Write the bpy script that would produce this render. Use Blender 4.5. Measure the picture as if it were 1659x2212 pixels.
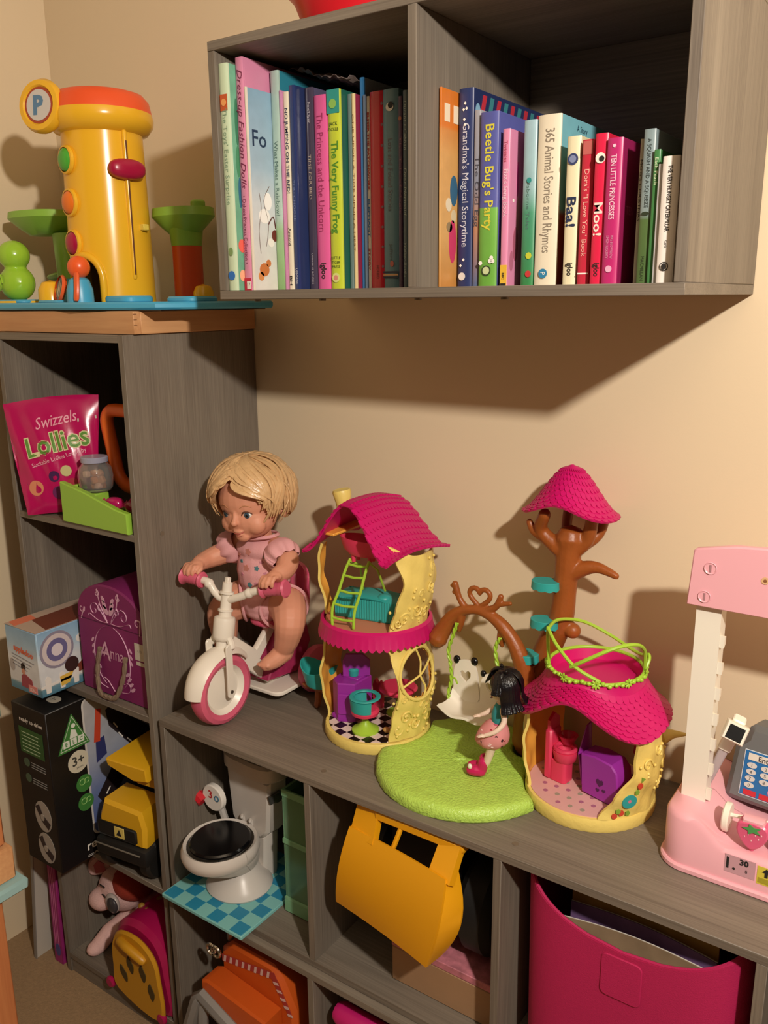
import bpy, bmesh, math, random
from mathutils import Vector, Matrix
PI = math.pi
sc = bpy.context.scene
for o in list(bpy.data.objects):
    bpy.data.objects.remove(o)
COL = sc.collection

# ---------------------------------------------------------------- camera, world, light, exposure
cam_d = bpy.data.cameras.new('camera')
cam_d.sensor_fit = 'HORIZONTAL'; cam_d.sensor_width = 36.0
cam_d.lens = 1860.12 * 36.0 / 1659.0
cam_d.clip_start = 0.02; cam_d.clip_end = 50
cam = bpy.data.objects.new('camera', cam_d); COL.objects.link(cam)
_r = Vector((0.82066587, 0.57133481, -0.00916857)); _u = Vector((-0.1298396, 0.20207954, 0.97072423)); _f = Vector((-0.55646133, 0.7954498, -0.24002167))
_m = Matrix((_r, _u, -_f)).transposed().to_4x4(); _m.translation = (0.8188, -1.1971, 1.2627)
cam.matrix_world = _m
sc.camera = cam

world = bpy.data.worlds.new('world'); sc.world = world
world.use_nodes = True
world.node_tree.nodes['Background'].inputs[0].default_value = (1.0, 0.80, 0.58, 1)
world.node_tree.nodes['Background'].inputs[1].default_value = 0.01

lamp_d = bpy.data.lights.new('bulb', 'POINT'); lamp_d.energy = 58.0; lamp_d.color = (1.0, 0.90, 0.79); lamp_d.shadow_soft_size = 0.035
lamp = bpy.data.objects.new('bulb', lamp_d); lamp.location = (1.385, -1.21, 1.80); COL.objects.link(lamp)

vs = sc.view_settings
vs.view_transform = 'Standard'; vs.look = 'None'; vs.gamma = 1.0; vs.use_curve_mapping = False
vs.exposure = 1.02

# ---------------------------------------------------------------- materials
def lin(h):
    h = h.lstrip('#'); out = []
    for i in (0, 2, 4):
        c = int(h[i:i+2], 16) / 255.0
        out.append(c / 12.92 if c <= 0.04045 else ((c + 0.055) / 1.055) ** 2.4)
    return (out[0], out[1], out[2], 1.0)
_M = {}
def mat(name, hexc, rough=0.45, var=0.0, vscale=30.0, bump=0.0, bscale=200.0, spec=0.5, metal=0.0, trans=0.0, alpha=1.0, sss=0.0, coat=0.0):
    if name in _M: return _M[name]
    m = bpy.data.materials.new(name); m.use_nodes = True
    nt = m.node_tree; b = nt.nodes['Principled BSDF']
    c = lin(hexc)
    b.inputs['Base Color'].default_value = c
    b.inputs['Roughness'].default_value = rough
    b.inputs['Metallic'].default_value = metal
    b.inputs['Specular IOR Level'].default_value = spec
    b.inputs['Transmission Weight'].default_value = trans
    b.inputs['Alpha'].default_value = alpha
    b.inputs['Coat Weight'].default_value = coat
    if sss:
        b.inputs['Subsurface Weight'].default_value = sss
        b.inputs['Subsurface Radius'].default_value = (0.01, 0.004, 0.002)
    tc = nt.nodes.new('ShaderNodeTexCoord')
    n = nt.nodes.new('ShaderNodeTexNoise'); n.inputs['Scale'].default_value = vscale; n.inputs['Detail'].default_value = 4
    nt.links.new(tc.outputs['Object'], n.inputs['Vector'])
    if var:
        mix = nt.nodes.new('ShaderNodeMixRGB')
        mix.inputs[1].default_value = tuple(x * (1 - var) for x in c[:3]) + (1,)
        mix.inputs[2].default_value = tuple(min(1, x * (1 + var)) for x in c[:3]) + (1,)
        nt.links.new(n.outputs['Fac'], mix.inputs[0]); nt.links.new(mix.outputs[0], b.inputs['Base Color'])
    if bump:
        n2 = nt.nodes.new('ShaderNodeTexNoise'); n2.inputs['Scale'].default_value = bscale; n2.inputs['Detail'].default_value = 3
        nt.links.new(tc.outputs['Object'], n2.inputs['Vector'])
        bp = nt.nodes.new('ShaderNodeBump'); bp.inputs['Strength'].default_value = bump; bp.inputs['Distance'].default_value = 0.002
        nt.links.new(n2.outputs['Fac'], bp.inputs['Height']); nt.links.new(bp.outputs['Normal'], b.inputs['Normal'])
    _M[name] = m
    return m
def wood(name, dark, light, axis, fine=430.0, stretch=0.014, rough=0.55, coarse=18.0):
    """laminated board: fine grain lines running along one world axis"""
    m = bpy.data.materials.new(name); m.use_nodes = True
    nt = m.node_tree; b = nt.nodes['Principled BSDF']; L = nt.links
    tc = nt.nodes.new('ShaderNodeTexCoord')
    def noise(scale, st, det):
        mp = nt.nodes.new('ShaderNodeMapping'); s = [1, 1, 1]; s['xyz'.index(axis)] = st
        mp.inputs['Scale'].default_value = s
        L.new(tc.outputs['Object'], mp.inputs['Vector'])
        n = nt.nodes.new('ShaderNodeTexNoise'); n.inputs['Scale'].default_value = scale; n.inputs['Detail'].default_value = det; n.inputs['Roughness'].default_value = 0.6
        L.new(mp.outputs['Vector'], n.inputs['Vector']); return n
    a = noise(fine, stretch, 3); c = noise(coarse, 0.08, 3)
    mx = nt.nodes.new('ShaderNodeMath'); mx.operation = 'MULTIPLY_ADD'; mx.inputs[1].default_value = 0.5
    L.new(a.outputs['Fac'], mx.inputs[0])
    h = nt.nodes.new('ShaderNodeMath'); h.operation = 'MULTIPLY'; h.inputs[1].default_value = 0.5
    L.new(c.outputs['Fac'], h.inputs[0]); L.new(h.outputs[0], mx.inputs[2])
    r = nt.nodes.new('ShaderNodeValToRGB')
    r.color_ramp.elements[0].position = 0.30; r.color_ramp.elements[0].color = lin(dark)
    r.color_ramp.elements[1].position = 0.70; r.color_ramp.elements[1].color = lin(light)
    L.new(mx.outputs[0], r.inputs[0]); L.new(r.outputs[0], b.inputs['Base Color'])
    b.inputs['Roughness'].default_value = rough
    bp = nt.nodes.new('ShaderNodeBump'); bp.inputs['Strength'].default_value = 0.12; bp.inputs['Distance'].default_value = 0.001
    L.new(a.outputs['Fac'], bp.inputs['Height']); L.new(bp.outputs['Normal'], b.inputs['Normal'])
    _M[name] = m
    return m
WX = wood('grey_oak_along', '#5e554c', '#8a8072', 'x')
WZ = wood('grey_oak_upright', '#5e554c', '#8a8072', 'z')
PINE = wood('pine_board', '#c08a5c', '#d9a877', 'y', fine=120, stretch=0.05, coarse=10)
PINEX = wood('pine_board_along', '#b98255', '#d3a272', 'x', fine=120, stretch=0.05, coarse=10)
PINEZ = wood('pine_upright', '#a8633a', '#c5814f', 'z', fine=120, stretch=0.05, coarse=10)
BLACK = mat('black_plastic', '#0d0d0e', 0.35)
WHITE = mat('white_plastic', '#efe9df', 0.4)
PAGES = mat('paper_pages', '#e8dcc4', 0.8, var=0.08, vscale=400)
INK = mat('dark_ink', '#22201f', 0.6)
INKW = mat('white_ink', '#f3efe6', 0.6)

# ---------------------------------------------------------------- mesh builder
def rot(x=0, y=0, z=0):
    return Matrix.Rotation(math.radians(z), 4, 'Z') @ Matrix.Rotation(math.radians(y), 4, 'Y') @ Matrix.Rotation(math.radians(x), 4, 'X')
def tr(x, y, z): return Matrix.Translation((x, y, z))
def scl(x, y, z): return Matrix.Diagonal((x, y, z, 1))
class MB:
    def __init__(s): s.v = []; s.f = []; s.m = []; s.sm = []
    def add(s, vs, fs, mi=0, T=None, smooth=True):
        k = len(s.v)
        for p in vs:
            p = Vector(p)
            s.v.append(T @ p if T is not None else p)
        for f in fs:
            s.f.append([i + k for i in f]); s.m.append(mi); s.sm.append(smooth)
        return s
    def box(s, a, b, bev=0.0, mi=0, T=None, seg=1):
        x0, y0, z0 = a; x1, y1, z1 = b
        if bev <= 0:
            vs = [(x0,y0,z0),(x1,y0,z0),(x1,y1,z0),(x0,y1,z0),(x0,y0,z1),(x1,y0,z1),(x1,y1,z1),(x0,y1,z1)]
            fs = [(0,3,2,1),(4,5,6,7),(0,1,5,4),(1,2,6,5),(2,3,7,6),(3,0,4,7)]
            return s.add(vs, fs, mi, T, False)
        bm = bmesh.new(); bmesh.ops.create_cube(bm, size=1)
        for v in bm.verts: v.co = Vector(((x0+x1)/2 + v.co.x*(x1-x0), (y0+y1)/2 + v.co.y*(y1-y0), (z0+z1)/2 + v.co.z*(z1-z0)))
        bmesh.ops.bevel(bm, geom=bm.edges[:], offset=bev, segments=seg, profile=0.5, affect='EDGES')
        bm.verts.index_update()
        s.add([v.co.copy() for v in bm.verts], [[v.index for v in f.verts] for f in bm.faces], mi, T, True); bm.free()
        return s
    def prism(s, pts, d0, d1, T=None, mi=0, bev=0.0, cap=None, smooth=True):
        """outline in local XY, extruded along local Z from d0 to d1 (optionally a small chamfer)"""
        n = len(pts)
        ar = sum(pts[i][0]*pts[(i+1) % n][1]-pts[(i+1) % n][0]*pts[i][1] for i in range(n))
        if ar < 0: pts = pts[::-1]
        if bev:
            cx = sum(p[0] for p in pts)/n; cy = sum(p[1] for p in pts)/n
            def inset(o):
                out = []
                for i in range(n):
                    p0 = Vector(pts[i-1]); p1 = Vector(pts[i]); p2 = Vector(pts[(i+1) % n])
                    e1 = (p1-p0).normalized(); e2 = (p2-p1).normalized()
                    nn = Vector((-(e1.y+e2.y), e1.x+e2.x))
                    if nn.length < 1e-6: nn = Vector((-e1.y, e1.x))
                    nn.normalize(); out.append((p1.x+nn.x*o, p1.y+nn.y*o))
                return out
            ip = inset(bev)
            rings = [(ip, d0), (pts, d0+bev), (pts, d1-bev), (ip, d1)]
        else: rings = [(pts, d0), (pts, d1)]
        vs = []; fs = []
        for ps, z in rings: vs += [(p[0], p[1], z) for p in ps]
        for r in range(len(rings)-1):
            for i in range(n):
                j = (i+1) % n; fs.append((r*n+i, r*n+j, (r+1)*n+j, (r+1)*n+i))
        s.add(vs, fs, mi, T, smooth)
        k = len(s.v) - len(vs); e = (len(rings)-1)*n
        s.f.append([k+i for i in range(n)][::-1]); s.m.append(mi if cap is None else cap); s.sm.append(False)
        s.f.append([k+e+i for i in range(n)]); s.m.append(mi if cap is None else cap); s.sm.append(False)
        return s
    def lathe(s, prof, seg=24, T=None, mi=0, a0=0.0, a1=2*PI, sx=1.0, sy=1.0):
        full = abs(a1-a0-2*PI) < 1e-6; n = seg if full else seg+1
        vs = []; fs = []
        for r, z in prof:
            for i in range(n):
                a = a0+(a1-a0)*i/seg; vs.append((r*math.cos(a)*sx, r*math.sin(a)*sy, z))
        for k in range(len(prof)-1):
            for i in range(seg):
                j = (i+1) % n if full else i+1
                fs.append((k*n+i, k*n+j, (k+1)*n+j, (k+1)*n+i))
        return s.add(vs, fs, mi, T, True)
    def cyl(s, c, r, h, seg=20, T=None, mi=0, r2=None, bev=0.0):
        r2 = r if r2 is None else r2
        pr = [(0, 0), (r-bev, 0), (r, bev), (r2, h-bev), (r2-bev, h), (0, h)] if bev else [(0, 0), (r, 0), (r2, h), (0, h)]
        M = tr(*c) if T is None else T @ tr(*c)
        return s.lathe(pr, seg, M, mi)
    def ell(s, c, r, T=None, mi=0, nu=18, nv=10, p=1.0):
        r = (r, r, r) if not hasattr(r, '__len__') else r
        vs = [(c[0], c[1], c[2]-r[2])]; fs = []
        def pw(x): return math.copysign(abs(x)**p, x)
        for j in range(1, nv):
            t = -PI/2+PI*j/nv
            for i in range(nu):
                a = 2*PI*i/nu
                vs.append((c[0]+r[0]*pw(math.cos(t))*pw(math.cos(a)), c[1]+r[1]*pw(math.cos(t))*pw(math.sin(a)), c[2]+r[2]*pw(math.sin(t))))
        vs.append((c[0], c[1], c[2]+r[2]))
        for i in range(nu):
            fs.append((0, 1+(i+1) % nu, 1+i)); top = len(vs)-1; b = 1+(nv-2)*nu
            fs.append((top, b+i, b+(i+1) % nu))
        for j in range(nv-2):
            for i in range(nu):
                a = 1+j*nu+i; b = 1+j*nu+(i+1) % nu; fs.append((a, b, b+nu, a+nu))
        return s.add(vs, fs, mi, T, True)
    def tube(s, pts, rad, seg=10, T=None, mi=0, closed=False, flat=1.0, cap=True):
        P = [Vector(p) for p in pts]; n = len(P)
        R = list(rad) if hasattr(rad, '__len__') else [rad]*n
        if len(R) != n:
            q = len(R)-1; R = [R[min(q-1, int(i*q/(n-1)))]*(1-(i*q/(n-1)-min(q-1, int(i*q/(n-1)))))+R[min(q-1, int(i*q/(n-1)))+1]*(i*q/(n-1)-min(q-1, int(i*q/(n-1)))) for i in range(n)]
        vs = []; fs = []; up = None
        for i in range(n):
            if closed: t = P[(i+1) % n]-P[i-1]
            else: t = P[min(i+1, n-1)]-P[max(i-1, 0)]
            t.normalize()
            if up is None:
                up = Vector((0, 0, 1)) if abs(t.z) < 0.9 else Vector((0, 1, 0))
            x = up.cross(t)
            if x.length < 1e-6: x = Vector((1, 0, 0)).cross(t)
            x.normalize(); y = t.cross(x); up = y
            for k in range(seg):
                a = 2*PI*k/seg; vs.append(P[i]+(x*math.cos(a)+y*math.sin(a)*flat)*R[i])
        m = n if closed else n-1
        for i in range(m):
            for k in range(seg):
                a = i*seg+k; b = i*seg+(k+1) % seg; c = ((i+1) % n)*seg
                fs.append((a, b, c+(k+1) % seg, c+k))
        if not closed and cap:
            # rounded ends
            for e, d in ((0, -1), (n-1, 1)):
                t = (P[1]-P[0] if e == 0 else P[-1]-P[-2]).normalized()*d
                k = len(vs); base = e*seg
                for q in range(seg): vs.append(P[e]+(Vector(vs[base+q])-P[e])*0.72+t*R[e]*0.6)
                vs.append(P[e]+t*R[e]*0.9)
                for q in range(seg):
                    q2 = (q+1) % seg
                    if d > 0: fs += [(base+q, base+q2, k+q2, k+q), (k+q, k+q2, k+seg)]
                    else: fs += [(base+q2, base+q, k+q, k+q2), (k+q2, k+q, k+seg)]
        return s.add(vs, fs, mi, T, True)
    def torus(s, c, R, r, seg=28, rs=10, T=None, mi=0, axis='z', flat=1.0):
        pts = []
        for i in range(seg):
            a = 2*PI*i/seg; q = (R*math.cos(a), R*math.sin(a))
            pts.append({'z': (c[0]+q[0], c[1]+q[1], c[2]), 'x': (c[0], c[1]+q[0], c[2]+q[1]), 'y': (c[0]+q[0], c[1], c[2]+q[1])}[axis])
        return s.tube(pts, r, rs, T, mi, closed=True, flat=flat)
    def sheet(s, fn, nu, nv, th=0.0, T=None, mi=0, mi2=None, hole=None):
        """fn(u,v)->point, u,v in 0..1; th>0 gives it real thickness along its normals"""
        g = [[Vector(fn(i/nu, j/nv)) for j in range(nv+1)] for i in range(nu+1)]
        W = nv+1; vs = [g[i][j] for i in range(nu+1) for j in range(nv+1)]
        fs = [(i*W+j, (i+1)*W+j, (i+1)*W+j+1, i*W+j+1) for i in range(nu) for j in range(nv) if hole is None or not hole((i+.5)/nu, (j+.5)/nv)]
        if th:
            N = len(vs); b = []
            for i in range(nu+1):
                for j in range(nv+1):
                    du = g[min(i+1, nu)][j]-g[max(i-1, 0)][j]; dv = g[i][min(j+1, nv)]-g[i][max(j-1, 0)]
                    nn = du.cross(dv)
                    if nn.length < 1e-12: nn = Vector((0, 0, 1))
                    b.append(g[i][j]-nn.normalized()*th)
            s.add(vs, fs, mi, T, True)
            s.add(b, [f[::-1] for f in fs], mi if mi2 is None else mi2, T, True)
            edge = [i*W for i in range(nu+1)]+[nu*W+j for j in range(1, W)]+[i*W+nv for i in range(nu-1, -1, -1)]+[j for j in range(nv-1, 0, -1)]
            ev = [vs[q] for q in edge]+[b[q] for q in edge]; m = len(edge)
            s.add(ev, [(k, k+m, (k+1) % m+m, (k+1) % m) for k in range(m)], mi, T, False)
            return s
        return s.add(vs, fs, mi, T, True)
    def obj(s, name, mats, parent=None, angle=38):
        me = bpy.data.meshes.new(name)
        me.from_pydata([tuple(v) for v in s.v], [], s.f)
        for m in (mats if isinstance(mats, (list, tuple)) else [mats]): me.materials.append(m)
        me.polygons.foreach_set('material_index', s.m); me.polygons.foreach_set('use_smooth', s.sm)
        bm = bmesh.new(); bm.from_mesh(me); bmesh.ops.remove_doubles(bm, verts=bm.verts, dist=1e-6); bmesh.ops.recalc_face_normals(bm, faces=bm.faces) ; bm.to_mesh(me); bm.free()
        me.set_sharp_from_angle(angle=math.radians(angle)); me.update()
        o = bpy.data.objects.new(name, me); COL.objects.link(o)
        if parent is not None: o.parent = parent
        return o
def B(a, b, bev=0.0, T=None, seg=1): return MB().box(a, b, bev, 0, T, seg)
def tag(o, label, cat, group=None):
    o['label'] = label; o['category'] = cat
    if group: o['group'] = group
    return o
def thing(name, label, cat, loc=(0, 0, 0), rz=0.0, group=None, rx=0.0, ry=0.0, s=1.0):
    o = bpy.data.objects.new(name, None); COL.objects.link(o); o.empty_display_size = 0.02
    o.location = loc; o.rotation_euler = (math.radians(rx), math.radians(ry), math.radians(rz)); o.scale = (s, s, s)
    return tag(o, label, cat, group)
def struct(o): o['kind'] = 'structure'; return o
def stuff(o): o['kind'] = 'stuff'; return o
def text_mesh(txt, size, width=None, shear=0.0, bold=0.0, res=2, spacing=1.0):
    cu = bpy.data.curves.new('lettering', 'FONT'); cu.body = txt; cu.size = size; cu.shear = shear; cu.offset = bold*.45; cu.resolution_u = res; cu.space_character = spacing
    cu.align_x = 'CENTER'; cu.align_y = 'CENTER'
    ob = bpy.data.objects.new('lettering', cu); COL.objects.link(ob)
    dg = bpy.context.evaluated_depsgraph_get(); dg.update()
    me = bpy.data.meshes.new_from_object(ob.evaluated_get(dg))
    bpy.data.objects.remove(ob); bpy.data.curves.remove(cu)
    vs = [v.co.copy() for v in me.vertices]; fs = [list(p.vertices) for p in me.polygons]
    bpy.data.meshes.remove(me)
    if vs:
        x0 = min(v.x for v in vs); x1 = max(v.x for v in vs); y0 = min(v.y for v in vs); y1 = max(v.y for v in vs)
        k = 1.0 if width is None else width/max(1e-6, x1-x0)
        for v in vs: v.x = (v.x-(x0+x1)/2)*k; v.y = v.y-(y0+y1)/2
    return vs, fs
_TX = []
def lettering(txt, size, T, material, parent, width=None, shear=0.0, bold=0.0, name='lettering', spacing=1.0):
    """flat print lying on a surface; T places text-local XY (Z = outward)"""
    vs, fs = text_mesh(txt, size, width, shear, bold, 2, spacing)
    me = bpy.data.meshes.new(name); me.from_pydata([tuple(T @ v) for v in vs], [], fs); me.materials.append(material); me.update()
    o = bpy.data.objects.new(name, me); COL.objects.link(o); o.parent = parent
    return o
def frame(o, x, y):
    """matrix with given origin, local x and local y directions"""
    x = Vector(x).normalized(); y = Vector(y); z = x.cross(y).normalized(); y = z.cross(x)
    M = Matrix((x, y, z)).transposed().to_4x4(); M.translation = Vector(o); return M
def blob(name, build, material, parent, voxel=0.002, smooth=4, dec=None):
    """fuse overlapping tubes and ellipsoids into one continuous skin"""
    o = build.obj(name, material, parent)
    md = o.modifiers.new('r', 'REMESH'); md.mode = 'VOXEL'; md.voxel_size = voxel; md.use_smooth_shade = True
    if smooth:
        ms = o.modifiers.new('s', 'SMOOTH'); ms.iterations = smooth; ms.factor = 0.5
    if dec:
        mdm = o.modifiers.new('d', 'DECIMATE'); mdm.ratio = dec
    dg = bpy.context.evaluated_depsgraph_get(); dg.update()
    me = bpy.data.meshes.new_from_object(o.evaluated_get(dg))
    o.modifiers.clear(); old = o.data; o.data = me; bpy.data.meshes.remove(old)
    me.name = name
    if not me.materials: me.materials.append(material)
    for p in me.polygons: p.use_smooth = True
    return o
def arc(cx, cy, r, a0, a1, n, ry=None):
    ry = r if ry is None else ry
    return [(cx+r*math.cos(math.radians(a0+(a1-a0)*i/n)), cy+ry*math.sin(math.radians(a0+(a1-a0)*i/n))) for i in range(n+1)]
def rrect(x0, y0, x1, y1, r, n=4):
    return arc(x1-r, y0+r, r, -90, 0, n)+arc(x1-r, y1-r, r, 0, 90, n)+arc(x0+r, y1-r, r, 90, 180, n)+arc(x0+r, y0+r, r, 180, 270, n)
def spline(pts, n=6, closed=False):
    P = [Vector(p) for p in pts]; out = []; m = len(P)
    rng = m if closed else m-1
    for i in range(rng):
        p0 = P[(i-1) % m] if (closed or i > 0) else P[0]; p1 = P[i]; p2 = P[(i+1) % m]; p3 = P[(i+2) % m] if (closed or i+2 < m) else P[-1]
        for k in range(n):
            t = k/n
            out.append(0.5*((2*p1)+(p2-p0)*t+(2*p0-5*p1+4*p2-p3)*t*t+(3*p1-p0-3*p2+p3)*t**3))
    if not closed: out.append(P[-1])
    return out
def lerp(vals, n=6):
    out = []
    for i in range(len(vals)-1):
        for k in range(n): out.append(vals[i]+(vals[i+1]-vals[i])*k/n)
    return out+[vals[-1]]

# ---------------------------------------------------------------- the room
WALLM = mat('cream_wall_paint', '#e0cdad', 0.85, var=0.02, vscale=3, bump=0.05, bscale=300)
WALLD = mat('taupe_wall_paint', '#3c3229', 0.9)
CARPET = mat('beige_carpet', '#9a7f5e', 0.95, var=0.25, vscale=160, bump=0.8, bscale=500)
XL_, XR_, YB_, YF_, ZF_, ZC_ = -0.845, 3.0, 0.0, -3.2, -0.145, 2.4
struct(B((XL_-.1, YB_, ZF_-.1), (XR_+.1, YB_+.1, ZC_+.1)).obj('wall_back', WALLM))
struct(B((XL_-.1, YF_-.1, ZF_-.1), (XL_, YB_, ZC_+.1)).obj('wall_left', WALLM))
struct(B((XR_, YF_-.1, ZF_-.1), (XR_+.1, YB_, ZC_+.1)).obj('wall_right', WALLD))
struct(B((XL_, YF_-.1, ZF_-.1), (XR_, YF_, ZC_+.1)).obj('wall_front', WALLD))
struct(B((XL_, YF_, ZF_-.1), (XR_, YB_, ZF_)).obj('floor', CARPET))
struct(B((XL_, YF_, ZC_), (XR_, YB_, ZC_+.1)).obj('ceiling', mat('ceiling_paint', '#a89c88', 0.9)))

# ---------------------------------------------------------------- shelving units
t = 0.0122; EV = 0.0007
def panel(name, a, b, m, root):
    l = Vector(root.location)
    return B(Vector(a)-l, Vector(b)-l, EV).obj(name, m, root)
def screwcap(root, p, ax):
    l = Vector(root.location); T = tr(*(Vector(p)-l)) @ (rot(y=90) if ax == 'x' else rot())
    return MB().cyl((0, 0, -.002), .0045, .0027, 14, T).obj('screw_cap', mat('brown_cap', '#6f6253', .5), root)
# wall shelf
XA, XD, XB, ZB, ZT, DW = -.089, .2287, .5465, 1.264, 1.5954, .2989
ws = thing('wall_shelf', 'grey oak two-compartment shelf full of books, hung on the cream wall', 'shelf', (XA, 0, ZB))
panel('bottom_panel', (XA, -DW, ZB), (XB+t*.98, -.001, ZB+t), WX, ws)
panel('top_panel', (XA, -DW, ZT-t), (XB+t, -.001, ZT), WX, ws)
panel('side_panel', (XA, -DW+.0002, ZB+t), (XA+t, -.001, ZT-t), WZ, ws)
panel('side_panel', (XB, -DW+.0002, ZB+t), (XB+t, -.001, ZT-t), WZ, ws)
panel('divider', (XD, -DW+.0002, ZB+t), (XD+t, -.001, ZT-t), WZ, ws)
panel('back_panel', (XA+t, -.006, ZB+t), (XD, -.002, ZT-t), WX, ws)
panel('back_panel', (XD+t, -.006, ZB+t), (XB, -.002, ZT-t), WX, ws)
for x, y in ((-.03, -.285), (.0855, -.285), (.2345, -.285), (.352, -.285)): screwcap(ws, (x, y, ZB-.0008), 'z')
# tower
TL, TR, TD = -.6583, -.3071, .3003
tw = thing('tower_shelf', 'tall narrow grey oak shelf unit of four cubes in the corner', 'shelf', (TL, 0, ZF_))
panel('side_panel', (TL, -TD, ZF_), (TL+t, -.001, 1.211-t*0), WZ, tw)
panel('side_panel', (TR-t, -TD, ZF_), (TR, -.001, 1.211), WZ, tw)
for nm, z in (('top_panel', 1.211), ('shelf', .883), ('shelf', .551), ('shelf', .199), ('bottom_panel', ZF_+.035+t)):
    panel(nm, (TL+t, -TD+.0005, z-t), (TR-t, -.001, z-.0002), WX, tw)
panel('plinth', (TL+t, -TD+.004, ZF_), (TR-t, -TD+.004+t, ZF_+.035), WX, tw)
panel('back_panel', (TL+t, -.005, ZF_+.05), (TR-t, -.0015, 1.211-t), WX, tw)
for z in (.877, .545): screwcap(tw, (TR, -.25, z), 'x'); screwcap(tw, (TR, -.06, z), 'x')
# two long low units stacked, the lower one pulled slightly forward
LX = [-.2922, .0353, .3625, .6908, 1.019]
def low_unit(label, z0, z1, d, dx):
    u = thing('low_shelf', label, 'shelf', (LX[0]+dx, 0, z0))
    panel('top_panel', (LX[0]+dx, -d, z1-t), (LX[-1]+t+dx, -.001, z1), WX, u)
    panel('bottom_panel', (LX[0]+dx, -d, z0), (LX[-1]+t+dx, -.001, z0+t), WX, u)
    for i, x in enumerate(LX):
        panel('side_panel' if i in (0, 4) else 'divider', (x+dx, -d+.0004, z0+t), (x+t+dx, -.001, z1-t), WZ, u)
    for i in range(4):
        panel('back_panel', (LX[i]+t+dx, -.005, z0+t), (LX[i+1]+dx, -.0015, z1-t), WX, u)
    return u
lu = low_unit('long grey oak cube shelf whose top carries the doll tricycle and toy houses', .2125, .555, .3008, 0)
for x in LX: screwcap(lu, (x+t*.5+.012, -.272, .555), 'z')
low_unit('long grey oak cube shelf on the carpet below the other, holding the orange truck', ZF_, .212, .314, .005)
# board on top of the tower
bd = thing('wooden_board', 'pale pine drawing board lying flat on the tall shelf under the garage toy', 'board', (-.6, -.14, 1.2115))
def loc(root, p): return tuple(Vector(p)-Vector(root.location))
def wb(root, a, b, bev, m, name): return B(loc(root, a), loc(root, b), bev).obj(name, m, root)
wb(bd, (-.80, -.2813, 1.2118), (-.3005, -.2673, 1.2478), .001, PINEX, 'rail')
wb(bd, (-.3145, -.267, 1.2118), (-.3005, -.004, 1.2478), .001, PINE, 'rail')
wb(bd, (-.80, -.267, 1.2118), (-.786, -.004, 1.2478), .001, PINE, 'rail')
wb(bd, (-.786, -.018, 1.2118), (-.3148, -.004, 1.2478), .001, PINEX, 'rail')
wb(bd, (-.785, -.266, 1.222), (-.3155, -.019, 1.230), .0, PINEX, 'panel')
jm = mat('joint_gap', '#6e4428', .8)
for k in range(3):
    wb(bd, (-.3004, -.2812, 1.2255+k*.0085), (-.3003, -.2748, 1.2265+k*.0085), 0, jm, 'finger_joint')

# ---------------------------------------------------------------- books
ZS = ZB + t + .0003
def paintm(name, stops, axis=2, rough=.35, var=0.10, vscale=60):
    """cover print: bands of flat colour along an object axis (generated coords), slightly mottled"""
    m = bpy.data.materials.new(name); m.use_nodes = True; nt = m.node_tree; b = nt.nodes['Principled BSDF']; L = nt.links
    tc = nt.nodes.new('ShaderNodeTexCoord'); sp = nt.nodes.new('ShaderNodeSeparateXYZ'); L.new(tc.outputs['Generated'], sp.inputs[0])
    n = nt.nodes.new('ShaderNodeTexNoise'); n.inputs['Scale'].default_value = vscale; L.new(tc.outputs['Object'], n.inputs['Vector'])
    r = nt.nodes.new('ShaderNodeValToRGB'); r.color_ramp.interpolation = 'LINEAR'
    e = r.color_ramp.elements
    for i, (p, c) in enumerate(stops):
        if i < 2: el = e[i]; el.position = p
        else: el = e.new(p)
        el.color = lin(c)
    L.new(sp.outputs[axis], r.inputs[0])
    mx = nt.nodes.new('ShaderNodeMixRGB'); mx.blend_type = 'MULTIPLY'; mx.inputs[0].default_value = var*2
    L.new(r.outputs[0], mx.inputs[1]); L.new(n.outputs['Fac'], mx.inputs[2]); L.new(mx.outputs[0], b.inputs['Base Color'])
    b.inputs['Roughness'].default_value = rough
    return m
_bk = [0]
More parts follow.
